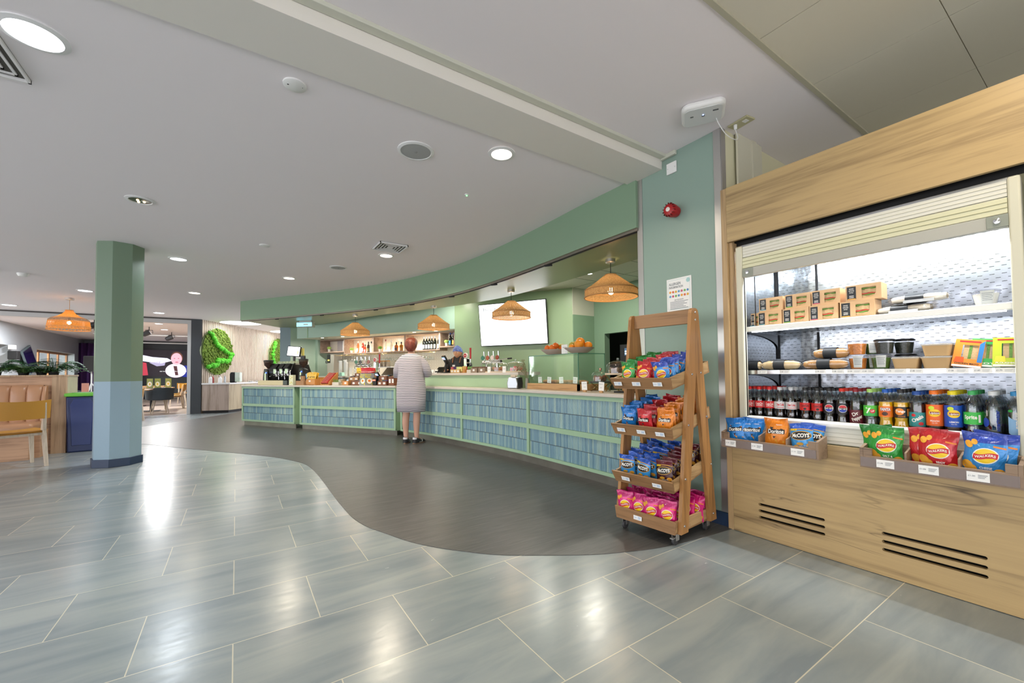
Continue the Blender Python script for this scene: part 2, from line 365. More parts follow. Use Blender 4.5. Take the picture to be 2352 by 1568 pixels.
def mat_herring():
    t = NT('cream_herringbone_tiles'); a = t.coords((1, 1, 1), kind='UV'); sp = t.n('ShaderNodeSeparateXYZ'); t.l(a, sp.inputs[0])
    x = t.math('MULTIPLY', sp.outputs[0], 7.0); y = t.math('MULTIPLY', sp.outputs[1], 14.0)
    zig = t.math('ABSOLUTE', t.math('SUBTRACT', t.math('MULTIPLY', t.math('FRACT', x), 2), 1)); v = t.math('FRACT', t.math('ADD', y, t.math('MULTIPLY', zig, 1.6)))
    l1 = t.math('LESS_THAN', v, 0.07); l2 = t.math('LESS_THAN', t.math('FRACT', t.math('MULTIPLY', x, 2)), 0.03); g = t.math('MAXIMUM', l1, l2)
    mx = t.n('ShaderNodeMixRGB'); t.l(g, mx.inputs[0]); mx.inputs[1].default_value = (*srgb('#cfc6b6'), 1); mx.inputs[2].default_value = (*srgb('#efeae0'), 1)
    t.l(mx.outputs[0], t.b.inputs['Base Color']); t.b.inputs['Roughness'].default_value = 0.25; return t.m
def uvwall(o, origin, u):
    me = o.data; uv = me.uv_layers.new(name='UVMap')
    for lp in me.loops: co = me.vertices[lp.vertex_index].co; uv.data[lp.index].uv = ((Vector(co) - origin).dot(u), co.z)
PB = A0 - NA * 0.30; PBe = A1 - NA * 0.30   # tiled wall plane 0.30 behind the shelf fronts
mb = MB(); wallseg((PB.x, PB.y), (PBe.x, PBe.y), 0.1, 0, 2.67, mb)
o = S('wall_back', mb, mat_herring(), smooth=False); uvwall(o, A0, UA)
# deep pelmet over the shelves
B0, B1 = Vector((1.30, 12.07, 0)), Vector((3.84, 7.98, 0))
mb = MB(); mb.prism([(B0.x, B0.y), (B1.x, B1.y), (PBe.x + .1, PBe.y + .1), (PB.x, PB.y)], 2.058, 2.67)
for k, f in enumerate(mb.f):
    if max(mb.v[i][2] for i in f) < 2.06: mb.mi[k] = 1
S('wall_pelmet', mb, [pm('pelmet_paint', '#a6c2b2', 0.35), pm('pelmet_soffit', '#cfd0bf', 0.5)], smooth=False)
ub = (B1 - B0).normalized(); nb = Vector((-.8495, -.5276, 0)); d0 = B0 + ub * .38; S('trim_pelmet', MB().prism([(d0.x, d0.y), ((d0 + ub * .03).x, (d0 + ub * .03).y), ((d0 + ub * .03 + nb * .01).x, (d0 + ub * .03 + nb * .01).y), ((d0 + nb * .01).x, (d0 + nb * .01).y)], 2.06, 2.37), SAGEP, smooth=False)
# end wall left of the bar: blue-grey pier then pale green wall
S('wall_pier', MB().prism([(0.944, 12.466), (1.18, 12.36), (1.32, 12.66), (1.08, 12.77)], 0, 2.37), pm('pier_paint', '#7b9198', 0.4), smooth=False)
mb = MB(); mb.prism([(1.18, 12.36), (1.80, 12.50), (1.84, 12.38), (2.30, 12.5), (2.2, 12.8), (1.25, 12.7)], 0, 2.40)
S('wall_end', mb, pm('end_wall_paint', '#b5ccb8', 0.35), smooth=False)
# wall with the menu screen, return wall and hatch bulkhead
UT = Vector((0.5, -0.866, 0)).normalized(); W0 = Vector((3.84, 7.98, 0)); W1 = W0 + UT * 2.615
S('wall_screen', MB().prism([(W0.x, W0.y), (W1.x, W1.y), (W1.x + .9, W1.y + .1), (W0.x + .9, W0.y + .6), (W0.x + .3, W0.y + .25)], 0, 2.67), pm('screen_wall_paint', '#94ab87', 0.35), smooth=False)
mb = MB(); mb.bb((5.14, 5.715, 2.175), (5.72, 5.85, 2.67)); S('wall_return_white', mb, pm('white_wall', '#c8c6b6', 0.5), smooth=False)
S('wall_return', MB().bb((5.14, 5.71, 0), (5.72, 5.84, 2.174)), SAGE, smooth=False)
S('wall_hatch', MB().bb((5.67, 2.3, 1.817), (5.8, 5.712, 2.67)).bb((5.67, 5.45, 0), (5.8, 5.712, 1.817)).bb((5.67, 2.3, 0), (5.8, 3.2, 1.817)), pm('hatch_paint', '#7d9880', 0.4), smooth=False)
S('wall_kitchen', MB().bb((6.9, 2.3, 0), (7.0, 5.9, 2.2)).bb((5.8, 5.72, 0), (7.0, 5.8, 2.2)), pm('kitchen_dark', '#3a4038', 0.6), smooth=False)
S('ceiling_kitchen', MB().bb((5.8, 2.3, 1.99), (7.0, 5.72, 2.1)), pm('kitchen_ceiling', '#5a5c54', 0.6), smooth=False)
S('wall_bar_side', MB().bb((2.96, 2.3, 0), (7.2, 2.389, 2.67)), SAGEP, smooth=False)
# pillar between counter and fridge
S('wall_pillar', MB().bb((2.932, 1.638, 0), (3.45, 2.394, 2.9)), [BLUEG], smooth=False)
mb = MB(); mb.bb((2.924, 1.64, 0.1), (2.935, 1.695, 2.884)).bb((2.924, 1.632, 2.42), (2.98, 1.636, 2.884)).bb((2.924, 2.345, 0.1), (2.935, 2.402, 2.783)).bb((2.924, 2.394, .1), (2.98, 2.402, 2.66)).bb((2.924, 1.638, 0.1), (2.935, 1.641, 2.884))
S('trim_pillar', mb, ALU, smooth=False, bevel=0.002)
S('baseboard_pillar', MB().bb((2.918, 1.605, 0), (2.99, 2.40, 0.098)), NAVY, smooth=False, bevel=0.003)
S('wall_rear_light_block', MB().bb((-9, -4.1, 1.5), (6, -4.0, 2.9)), CREAM, smooth=False)  # unseen partial wall, added to hold light off the beam face
S('wall_right', MB().bb((3.45, 1.64, 0), (5.4, 1.74, 2.9)).bb((2.98, 1.6365, 2.42), (3.45, 1.6375, 2.885)).bb((4.3, -3, 0), (4.4, 1.6, 2.9)), CREAM, smooth=False)
S('trim_right_wall', MB().bb((3.10, 1.605, 2.0), (3.46, 1.62, 2.885)).bb((3.30, 1.595, 2.0), (3.36, 1.606, 2.885)).bb((3.52, 1.57, 2.0), (3.55, 1.6, 2.66)), pm('trim_cream', '#cfccb8', 0.4), smooth=False)
# free-standing octagonal column, two paints
def octagon(ap, a0=15, c=(-1.266, 7.252)):
    r = ap / cos(pi / 8); return [(c[0] + r * cos(R_(a0 - 90 + 22.5 + 45 * k)), c[1] + r * sin(R_(a0 - 90 + 22.5 + 45 * k))) for k in range(8)]
mb = MB(); mb.prism(octagon(0.222), 0, 1.055, 0); mb.prism(octagon(0.222), 1.055, 2.806, 1)
S('wall_column', mb, [BLUEP, pm('column_green', '#728872', 0.45)], smooth=False)
S('baseboard_column', MB().prism(octagon(0.238), 0, 0.098), NAVY, smooth=False, bevel=0.003)
# slatted timber wall on the left
G0, G1 = Vector((-0.89, 15.56, 0)), Vector((2.5, 21.2, 0)); UG = (G1 - G0).normalized(); NG = Vector((UG.y, -UG.x, 0))
mb = MB(); wallseg((G0.x, G0.y), (G1.x, G1.y), 0.1, 0, 2.89, mb)
S('wall_slat_backing', mb, pm('slat_backing', '#6e6254', 0.7), smooth=False)
mb = MB(); L = (G1 - G0).length; k = 0.0
while k < L - .05:
    a = G0 + UG * k; b = a + UG * 0.055; q = NG * 0.03; mb.prism([(a.x, a.y), (b.x, b.y), (b.x + q.x, b.y + q.y), (a.x + q.x, a.y + q.y)], 0.0, 2.805); k += 0.085
S('wall_slats', mb, wood('slat_wood', '#c7b7a4', '#b3a18c', 2, 1.0, 0.5), smooth=False, fix=True)
# opening to the far room: dark pier, header track, pale frame
DK = pm('charcoal_paint', '#3b3f44', 0.5)
S('wall_dark_pier', MB().bb((-1.13, 15.45, 0), (-0.88, 15.65, 2.805)), DK, smooth=False)
S('trim_header_dark', MB().bb((-9, 15.46, 2.765), (-1.13, 15.62, 2.806)), pm('dark_track', '#4a4440', 0.5), smooth=False)
S('door_1', MB().bb((-9, 15.44, 2.655), (-1.13, 15.52, 2.766)).bb((-1.215, 15.44, 0), (-1.131, 15.52, 2.655)), pm('pale_grey_frame', '#b9b9b8', 0.4), smooth=False, bevel=0.004)
S('trim_threshold', MB().bb((-9, 15.42, 0.0), (-1.2, 15.52, 0.006)), pm('threshold', '#d8d8dc', 0.3, 0.3), smooth=False)
S('wall_far', MB().bb((-9, 27.9, 0), (2.7, 28, 2.9)).bb((-4.2, 27.2, 0), (-4.0, 27.3, 2.9)).bb((2.6, 21.6, 0), (2.7, 28, 2.9)), pm('far_wall_paint', '#a9adb6', 0.5), smooth=False)
S('wall_far_dark', MB().bb((-4.0, 27.35, 0), (1.8, 27.45, 2.875)), DK, smooth=False)
WG = pm('grey_wall_paint', '#a5abb2', 0.5)
mb = MB(); xw = -6.1   # window wall of the far room, with two openings cut by building around them
for y0, y1, z0, z1 in ((15.6, 17.0, 0, 2.89), (17.0, 20.0, 2.17, 2.89), (17.0, 20.0, 0, 0.85), (20.0, 22.25, 0, 2.89), (22.25, 26.5, 2.17, 2.89), (22.25, 26.5, 0, .85), (26.5, 28, 0, 2.89)): mb.bb((xw - .35, y0, z0), (xw, y1, z1))
S('wall_windows', mb, WG, smooth=False)
OAKW = wood('window_oak', '#b9855a', '#9c6a44', 2, 1, 0.4)
def window(nm, ya, yb, n):
    mb = MB(); mb.bb((xw - .3, ya, 2.09), (xw - .22, yb, 2.17)).bb((xw - .3, ya, .85), (xw - .22, yb, .93))
    for k in range(n + 1):
        y = ya + (yb - ya) * k / n; mb.bb((xw - .285, max(ya, y - .05), .85), (xw - .235, min(yb, y + .05), 2.17))
    o = S(nm, mb, OAKW, smooth=False); g = MB().bb((xw - .265, ya, .9), (xw - .26, yb, 2.1)).build('pane', PANE, o, smooth=False); return o
window('window_1', 17.0, 20.0, 2); window('window_2', 22.25, 26.5, 4)
# garden seen through the windows
def mat_green():
    t = NT('garden_leaves'); n = t.noise(t.coords((1, 1, 1)), 2.5, 6, 0.7); r = t.ramp(n, [(0.35, srgb('#9fb489')), (0.55, srgb('#c8d8b0')), (0.7, srgb('#eef4e6'))]); t.l(r.outputs[0], t.b.inputs['Base Color']); t.b.inputs['Roughness'].default_value = 0.8; return t.m
mb = MB(); rr = random.Random(3)
for k in range(60): mb.sphere((-13 - rr.random() * 3, 14 + rr.random() * 24, 0.3 + rr.random() * 3.4), 0.9 + rr.random() * .8, 8, 6)
tag(mb.build('hedge', mat_green()), 'pale green leafy hedge outside the oak-framed windows', 'hedge', kind='stuff')
lamp('daylight_garden', (-8.4, 21.5, 4.0), 900, (0.95, 1, 1), 8, rot=(0, R_(-70), 0), sy=3)
# ---------------- ceiling fixtures ----------------
LENS_C = pm('lamp_lens_cool', '#ffffff', 0.5, emit=(0.86, 0.93, 1.0), es=6)
LENS_W = pm('lamp_lens_warm', '#ffffff', 0.5, emit=(1.0, 0.9, 0.74), es=6)
LENS_O = pm('lamp_lens_off', '#8f8a7c', 0.1, 0.9)
RINGM = pm('lamp_ring', '#e6e6e6', 0.3)
def downlight(x, y, kind, label, r=0.085, e=30, z=2.805, group=None):
    e = e * (2.2 if 5 < y < 9 else 1)
    t = T('recessed_downlight', label, 'ceiling light', (x, y, z), group=group)
    MB().lathe([(r + .03, -0.001), (r + .03, -0.006), (r + .005, -0.012), (r, -0.004)], 28, cap=False).build('ring', RINGM, t)
    MB().lathe([(r, -0.006), (r * .6, -0.010), (0.001, -0.011)], 24, cap=False).build('lens', {'c': LENS_C, 'w': LENS_W, 'o': LENS_O}[kind], t)
    if kind == 'o':
        for k in range(3): MB().sphere((.03 * cos(k * 2.1), .03 * sin(k * 2.1), -0.012), 0.012, 8, 6).build('bulb', pm('painted_glint', '#fff0d8', .1, emit=(1, .8, .5), es=1.2), t)  # lamp is unlit; its glints are put into the beads' emission
    else: lamp('downlight_lamp', (0, 0, -0.03), e, COOL if kind == 'c' else WARM, r * 2, 'AREA', parent=t, spread=150)
    return t
E1 = 11
downlight(-0.847, 2.963, 'c', 'large glaring round downlight beside the air grille at upper left', 0.10, E1 * 1.3)
downlight(1.692, 2.67, 'w', 'bright warm downlight in the ceiling near the ceiling speaker', 0.075, E1)
downlight(-0.784, 5.246, 'o', 'unlit mirrored downlight with three small glints, left of the ceiling middle', 0.085)
downlight(-0.712, 7.605, 'c', 'cool white oval-looking downlight just right of the octagonal column top', 0.09, E1)
downlight(0.749, 8.135, 'w', 'small warm downlight right of the column, nearer the green canopy', 0.08, E1)
downlight(-0.725, 10.553, 'w', 'small warm downlight right of the column, the lower of the warm pair', 0.09, E1)
downlight(1.764, 5.881, 'w', 'warm downlight right next to the square air vent', 0.08, E1)
downlight(-2.479, 11.332, 'c', 'cool slim downlight just left of the octagonal column', 0.10, E1)
downlight(-1.735, 14.345, 'c', 'cool downlight near the far room header, right of the column', 0.11, E1)
downlight(-4.4, 14.4, 'c', 'cool downlight at the left edge above the planter booth', 0.11, E1)
downlight(2.25, 0.15, 'w', 'downlight in the ceiling tiles above the chiller, at the top edge', 0.09, E1 * 0.75, 2.885)
downlight(0.3, 0.4, 'w', 'added unseen downlight in the entrance ceiling tiles over the viewer', 0.09, E1 * 0.7, 2.885)  # unseen, added for extra light over the entrance
downlight(-1.6, 0.6, 'c', 'added unseen downlight in the entrance ceiling tiles to the left of the viewer', 0.09, E1 * 0.9, 2.885)  # also added out of view to light the entrance
for x, y, r, l in ((0.10, 16.0, .56, 'large round flush light over the slatted wall, the nearer one'), (1.55, 18.4, .5, 'large round flush light over the slatted wall, the farther one')):
    t = T('round_flush_light', l, 'ceiling light', (x, y - .15, 2.805)); MB().lathe([(r + .02, 0), (r + .02, -.012), (r, -.014)], 40, cap=False).build('ring', RINGM, t)
    MB().lathe([(r, -.012), (.001, -.014)], 40, cap=False).build('diffuser', pm('diffuser_bright', '#ffffff', .5, emit=(1, .98, .95), es=3), t); lamp('flush_lamp', (0, 0, -.05), 14, (1, .97, .92), 1.0, parent=t)
for x, y, r, l in ((1.122, 2.988, .115, 'round grey ceiling speaker grille left of the bright warm downlight'), (1.326, 6.946, .11, 'round grey ceiling speaker grille near the square air vent')):
    t = T('ceiling_speaker', l, 'speaker', (x, y, 2.805)); MB().lathe([(r + .02, 0), (r + .02, -.006), (r, -.012), (r - .004, -.006)], 32, cap=False).build('rim', RINGM, t)
    MB().lathe([(r, -.008), (r * .5, -.012), (.001, -.012)], 32, cap=False).build('grille', pm('speaker_grille', '#a8aaaa', .6), t)
    MB().lathe([(.012, -.012), (.010, -.015), (.001, -.015)], 12, cap=False).build('badge', pm('badge_grey', '#8e9090', .4), t)
for x, y, l in ((0.27, 2.673, 'flat white round disc cover with a tiny black dot on the ceiling'), (0.292, 6.243, 'small white round disc on the ceiling above the warm downlights')):
    t = T('ceiling_disc', l, 'ceiling cover', (x, y, 2.805)); MB().lathe([(.062, 0), (.062, -.008), (.056, -.012), (.001, -.012)], 28, cap=False).build('cover', WHITE, t)
    MB().lathe([(.007, -.0115), (.001, -.0135)], 10, c=(-.035, .0, 0), cap=False).build('sensor_dot', BLACK, t); MB().lathe([(.003, -.0115), (.001, -.0135)], 8, c=(.04, -.01, 0), cap=False).build('screw', BLACK, t)
t = T('emergency_led', 'tiny green indicator light in a white ring on the ceiling', 'indicator light', (1.807, 3.477, 2.805))
MB().lathe([(.022, 0), (.02, -.006), (.010, -.008)], 20, cap=False).build('ring', RINGM, t); MB().sphere((0, 0, -.007), .009, 10, 6).build('led', pm('led_green', '#60d060', .3, emit=(.2, 1, .25), es=2.5), t)
def vent(x, y, s, rz, label, n=4):
    t = T('air_vent', label, 'air vent', (x, y, 2.805), rz); mb = MB()
    for k in range(n):
        a = s / 2 - k * s * .1; b = a - .012
        for (p, q) in (((-a, -a), (a, -b)), ((-a, b), (a, a)), ((-a, -a), (-b, a)), ((b, -a), (a, a))): mb.box(((p[0] + q[0]) / 2, (p[1] + q[1]) / 2, -.010), (abs(q[0] - p[0]), abs(q[1] - p[1]), .008 + .014 * (k == 0)))
    mb.build('louvre', RINGM, t, smooth=False); MB().bb((-s / 2, -s / 2, -.004), (s / 2, s / 2, -.001)).build('backing', pm('vent_dark', '#55524c', .8), t, smooth=False)
    c = s * .5 - n * s * .1; MB().bb((-c, -c, -.014), (c, c, -.008)).build('centre_plate', RINGM, t, smooth=False); return t
vent(1.69, 5.46, 0.37, 0, 'square white louvred air vent beside the warm downlight')
vent(-1.19, 3.25, 0.40, 0, 'grey louvred air vent cut by the left edge of the picture')
vent(-3.3, 9.6, 0.38, 0, 'thin white square air vent seen edge-on over the left seating')
t = T('smoke_alarm', 'white domed smoke alarm on the ceiling above the left pendant', 'smoke alarm', (-2.9, 9.95, 2.805)); MB().lathe([(.07, 0), (.07, -.02), (.05, -.05), (.02, -.055), (.001, -.055)], 20, cap=False).build('body', WHITE, t)
# wifi box, socket and cable, wall fixtures
t = T('ceiling_access_box', 'rounded white plastic electronic unit fixed to the ceiling beside the pillar', 'wireless unit', (2.625, 1.585, 2.885), R_(33))
def rrect(hx, hy, r, n=6):
    out = []
    for cx, cy, a in ((hx - r, hy - r, 0), (-hx + r, hy - r, 90), (-hx + r, -hy + r, 180), (hx - r, -hy + r, 270)):
        for k in range(n + 1): q = R_(a + 90 * k / n); out.append((cx + r * cos(q), cy + r * sin(q)))
    return out
MB().prism(rrect(.12, .135, .05), -.045, 0).build('body', WHITE, t, bevel=.02, bseg=4)
MB().prism(rrect(.10, .115, .035), -.048, -.040).build('face_plate', pm('white_face', '#dadcdc', .3), t, bevel=.002)
MB().sphere((-.02, 0, -.049), .004, 8, 6).build('status_light', pm('led_blue', '#6080ff', .3, emit=(.2, .35, 1), es=6), t)
for k, (x, y, a, b) in enumerate(((-.005, .0, .012, .018), (-.02, .07, .012, .02), (-.045, -.075, .014, .034))): MB().bb((x - a / 2, y - b / 2, -.0495), (x + a / 2, y + b / 2, -.047)).build('port', pm('port_grey', '#5a5c5e', .4), t, smooth=False)
t = T('ceiling_socket', 'cream ceiling socket plate with a white cable plugged in', 'socket', (2.99, 1.52, 2.885), R_(-8))
MB().bb((-.045, -.075, -.012), (.045, .075, 0)).build('plate', pm('cream_plate', '#b9b48f', .4), t, bevel=.003)
MB().lathe([(.01, -.045), (.012, -.012)], 12, c=(-.02, .03, 0)).build('plug', WHITE, t)
MB().bb((-.02, -.05, -.015), (.015, -.02, -.012)).build('switch', WHITE, t)
cp = catmull([(2.72, 1.55, 2.845), (2.73, 1.53, 2.78), (2.78, 1.51, 2.72), (2.87, 1.50, 2.71), (2.94, 1.52, 2.76), (2.972, 1.555, 2.85)], 6)
tag(MB().tube(cp, .0028, 6).build('cable', WHITE), 'thin white cable looping from the ceiling unit to the socket', 'cable')
t = T('blank_plate', 'white blank wall plate near the top of the blue pillar', 'wall plate', (2.93, 2.045, 2.755)); MB().bb((-.012, -.045, -.045), (0, .045, .045)).build('plate', WHITE, t, bevel=.003)
for y in (-.033, .033): MB().sphere((-.012, y, 0), .004, 8, 6, sc=(.4, 1, 1)).build('screw', ALU, t)
t = T('fire_alarm_sounder', 'round red fire alarm sounder on the blue pillar', 'fire alarm', (2.93, 2.017, 2.387)); RED = pm('alarm_red', '#a8141c', .3)
mb = MB(Matrix.Rotation(R_(-90), 4, 'Y')); mb.lathe([(.042, 0), (.046, .02), (.046, .045), (.052, .05), (.052, .085), (.044, .10), (.03, .104), (.001, .104)], 28, cap=False); mb.build('body', RED, t)
mb = MB(Matrix.Rotation(R_(-90), 4, 'Y'))
for k in range(14): a = 2 * pi * k / 14; mb.box((.047 * cos(a), .047 * sin(a), .093), (.003, .016, .022), rz=a + R_(90))
mb.build('grille', pm('alarm_dark', '#5c0c10', .4), t, smooth=False)
mb = MB(Matrix.Rotation(R_(-90), 4, 'Y')); mb.lathe([(.018, .103), (.017, .110), (.001, .111)], 18, cap=False); mb.build('lens', pm('alarm_lens', '#e8dcd8', .2), t)
t = T('allergen_notice', 'white allergen information notice on the blue pillar', 'notice', (2.93, 2.005, 1.725)); MB().bb((-.004, -.11, -.13), (0, .11, .13)).build('sheet', CARD, t, smooth=False)
f = plane_fn((-.0055, 0, 0), (0, -1, 0), (0, 0, 1)); INK = pm('dark_ink', '#4a5560', .6); mb = MB()
txadd(mb, 'ALLERGEN', f, .030, .105, at=(-.035, .085)); txadd(mb, 'INFORMATION', f, .026, .125, at=(-.025, .058))
txadd(mb, 'DID YOU KNOW', f, .016, .08, at=(0, -.045))
for k in range(6): quadpatch(mb, f, -.08, -.06 - k * .011, .08 - (k * 13 % 5) * .01, -.057 - k * .011, nu=1, nv=1)
mb.build('lettering', INK, t, smooth=False)
mb = MB()
for k in range(4): a, b, c, d = ((-.098, -.118, .098, -.1165), (-.098, .1165, .098, .118), (-.098, -.118, -.0965, .118), (.0965, -.118, .098, .118))[k]; quadpatch(mb, f, a, b, c, d, nu=1, nv=1)
ellipse(mb, f, .083, .098, .017, .017); mb.build('border', pm('teal_ink', '#a8cfd0', .6), t, smooth=False)
cols = ['#e8a030', '#d86a4a', '#e0b040', '#6aa0c8', '#c85a78', '#78b060', '#5a90c0']
for j in range(2):
    for k in range(7): mb = MB(); ellipse(mb, f, -.078 + .026 * k, .022 - .034 * j, .0095, .0095, rings=1, seg=14); mb.build('symbol', pm('ink' + cols[(k + 3 * j) % 7], cols[(k + 3 * j) % 7], .6), t, smooth=False)
# ---------------- woven pendants ----------------
def weave(name, col, dark, nv=88, band=0, gap=0.25, lace=False, glow=0.45):
    t = NT(name); tc = t.n('ShaderNodeTexCoord'); sp = t.n('ShaderNodeSeparateXYZ'); t.l(tc.outputs['Object'], sp.inputs[0])
    ang = t.math('ARCTAN2', sp.outputs[1], sp.outputs[0]); u = t.math('FRACT', t.math('MULTIPLY', ang, nv / (2 * pi)))
    wv = t.math('FRACT', t.math('MULTIPLY', sp.outputs[2], 95)); gu = t.math('LESS_THAN', u, gap); gv = t.math('GREATER_THAN', wv, 0.40)
    g = t.math('MULTIPLY', gu, gv)
    if lace:
        z1 = t.math('LESS_THAN', sp.outputs[2], -0.615); z0 = t.math('GREATER_THAN', sp.outputs[2], -0.665); d = t.math('FRACT', t.math('ADD', t.math('MULTIPLY', ang, 40 / (2 * pi)), t.math('MULTIPLY', sp.outputs[2], 12)))
        g = t.math('MAXIMUM', g, t.math('MULTIPLY', t.math('MULTIPLY', z1, z0), t.math('LESS_THAN', d, .62)))
    n = t.noise(t.coords((40, 40, 120)), 1.5, 2); r = t.ramp(n, [(0.3, srgb(dark)), (0.7, srgb(col))]); c = r.outputs[0]
    if band:
        bz = t.math('MULTIPLY', t.math('LESS_THAN', sp.outputs[2], band[1]), t.math('GREATER_THAN', sp.outputs[2], band[0])); mx = t.n('ShaderNodeMixRGB'); t.l(bz, mx.inputs[0]); t.l(c, mx.inputs[1]); mx.inputs[2].default_value = (*srgb('#7d6f66'), 1); c = mx.outputs[0]
    df = t.n('ShaderNodeBsdfDiffuse'); tl = t.n('ShaderNodeBsdfTranslucent'); t.l(c, df.inputs[0]); t.l(c, tl.inputs[0]); tp = t.n('ShaderNodeBsdfTransparent')
    m1 = t.n('ShaderNodeMixShader'); m1.inputs[0].default_value = glow; t.l(df.outputs[0], m1.inputs[1]); t.l(tl.outputs[0], m1.inputs[2])
    m2 = t.n('ShaderNodeMixShader'); t.l(g, m2.inputs[0]); t.l(m1.outputs[0], m2.inputs[1]); t.l(tp.outputs[0], m2.inputs[2]); t.l(m2.outputs[0], t.t.nodes['Material Output'].inputs[0]); return t.m
RATTAN = weave('rattan_weave', '#c9a574', '#9c7850', gap=.13, glow=.28); RATTAN2 = weave('rattan_weave_orange', '#dc9c54', '#b87638', 110, (-.50, -.43), .3, True, .55)
RIM = pm('rattan_rim', '#b98a56', .6); BULB = pm('warm_bulb', '#fff', .3, emit=(1, .76, .45), es=40)
def pendant(x, y, zc, label, prof, rims, mat, bulbz, e, rose=.055, ccol=BLACKM):
    t = T('pendant_lamp', label, 'pendant lamp', (x, y, zc), group='woven pendants over the counter' if zc < 2.5 else None)
    MB().lathe([(rose, 0), (rose, -.035), (rose - .01, -.045), (.008, -.047)], 24, cap=False).build('ceiling_rose', ALU, t)
    MB().tube([(0, 0, -.04), (0, 0, bulbz + .06)], .004, 6).build('cord', ccol, t)
    sh = MB().lathe(prof, 96, cap=False).build('lamp_shade', mat, t)
    for r, z in rims: MB().tube([(r * cos(a * pi / 24), r * sin(a * pi / 24), z) for a in range(48)], .007, 6, closed=True).build('rim', RIM, sh)
    MB().lathe([(.012, .06), (.018, .05), (.02, .0), (.001, -.001)], 12, c=(0, 0, bulbz + .01), cap=False).build('socket', BLACKM, t)
    MB().sphere((0, 0, bulbz - .03), .032, 12, 8, sc=(1, 1, 1.2)).build('bulb', BULB, t)
    lamp('pendant_lamp_light', (0, 0, bulbz - .035), e, (1, .74, .46), .035, 'POINT', parent=t)
pp = [(.058, -.178), (.07, -.182), (.13, -.228), (.21, -.29), (.265, -.325), (.283, -.345), (.29, -.38), (.288, -.425)]
for x, y, l in ((2.065, 9.051, 'tan woven pendant lamp in front of the first bottle shelf, leftmost over the counter'), (3.034, 7.191, 'tan woven pendant lamp above the striped-dress customer'), (3.451, 5.214, 'tan woven pendant lamp in front of the menu screen'), (3.472, 3.23, 'tan woven pendant lamp nearest the blue pillar, above the cake domes')):
    pendant(x, y, 2.37, l, pp, ((.06, -.178), (.291, -.427), (.286, -.348)), RATTAN, -.33, 16)
pendant(-2.982, 12.554, 2.805, 'wide orange open-weave pendant lamp left of the octagonal column', [(.06, -.265), (.067, -.29), (.10, -.34), (.18, -.40), (.267, -.435), (.308, -.47), (.318, -.53), (.331, -.62), (.335, -.68)], ((.06, -.265), (.333, -.62), (.335, -.685)), RATTAN2, -.50, 26, .075, RIM)
# ---------------- service counters ----------------
K = catmull([(0.144, 11.265), (0.60, 10.49), (1.061, 9.712), (1.81, 8.49), (2.42, 7.46), (2.55, 7.12), (2.68, 6.62), (2.80, 6.05), (2.90, 5.45), (2.98, 4.85), (3.03, 4.2), (3.05, 3.5), (3.055, 2.9), (3.05, 2.41)], 16)
CL = [0.0]
for a, b in zip(K[:-1], K[1:]): CL.append(CL[-1] + (b - a).length)
def kat(s):
    s = max(0, min(CL[-1], s))
    for i in range(len(K) - 1):
        if CL[i + 1] >= s: return K[i].lerp(K[i + 1], (s - CL[i]) / (CL[i + 1] - CL[i]))
    return K[-1].copy()
def sof(y):
    for i in range(len(K) - 1):
        if K[i].y >= y >= K[i + 1].y: return CL[i] + (CL[i + 1] - CL[i]) * (K[i].y - y) / (K[i].y - K[i + 1].y)
def tan(s): return (kat(s + .03) - kat(s - .03)).normalized()
def at(s, d, z=0): t = tan(s); p = kat(s); return Vector((p.x - t.y * d, p.y + t.x * d, z))
def sub(s0, s1, d, step=.06): n = max(1, int((s1 - s0) / step)); return [at(s0 + (s1 - s0) * k / n, d) for k in range(n + 1)]
def rib(mb, s0, s1, d0, d1, z0, z1, m=0, step=.06): return ribbon(mb, sub(s0, s1, d0, step), sub(s0, s1, d1, step), z0, z1, m)
def mat_tilebars():
    t = NT('blue_glazed_tiles'); g = t.n('ShaderNodeNewGeometry'); v = g.outputs['Random Per Island']; r = t.ramp(v, [(0.0, srgb('#7297aa')), (0.35, srgb('#86a9b8')), (0.65, srgb('#93b5bd')), (0.88, srgb('#a3c0be')), (1.0, srgb('#b4ccc0'))])
    n = t.noise(t.coords((8, 8, 3)), 3, 3); mx = t.n('ShaderNodeMixRGB', blend_type='MULTIPLY'); mx.inputs[0].default_value = .08; t.l(r.outputs[0], mx.inputs[1]); t.l(n, mx.inputs[2]); t.l(mx.outputs[0], t.b.inputs['Base Color'])
    t.b.inputs['Roughness'].default_value = .16; return t.m
TILEB = mat_tilebars(); GROUT = pm('grey_grout', '#5f6a70', .8); KICK = pm('brushed_kickboard', '#8c8880', .38, .75, vary=.12)
COUNTERG = pm('counter_green_paint', '#9bbb9c', .4)
def tilepanel(s0, s1, z0, z1, parent):
    mb = MB(); rib(mb, s0, s1, -.022, 0, z0, z1, 1); n = int((s1 - s0) / .0215); zm = (z0 + z1) / 2
    for (a, b) in ((z0 + .002, zm - .004), (zm + .004, z1 - .002)):
        for k in range(n):
            sa = s0 + (s1 - s0) * (k + .06) / n; sb = s0 + (s1 - s0) * (k + .94) / n; vs = []
            for z in (a, b):
                for q, d in ((0, -.022), (.12, -.031), (.5, -.035), (.88, -.031), (1, -.022)): vs.append(at(sa + (sb - sa) * q, d, z))
            mb.add(vs, [(i, i + 5, i + 6, i + 1) for i in range(4)] + [(0, 1, 2, 3, 4), (9, 8, 7, 6, 5)], 0)
    return mb.build('tiled_panel', [TILEB, GROUT], parent, smooth=False)
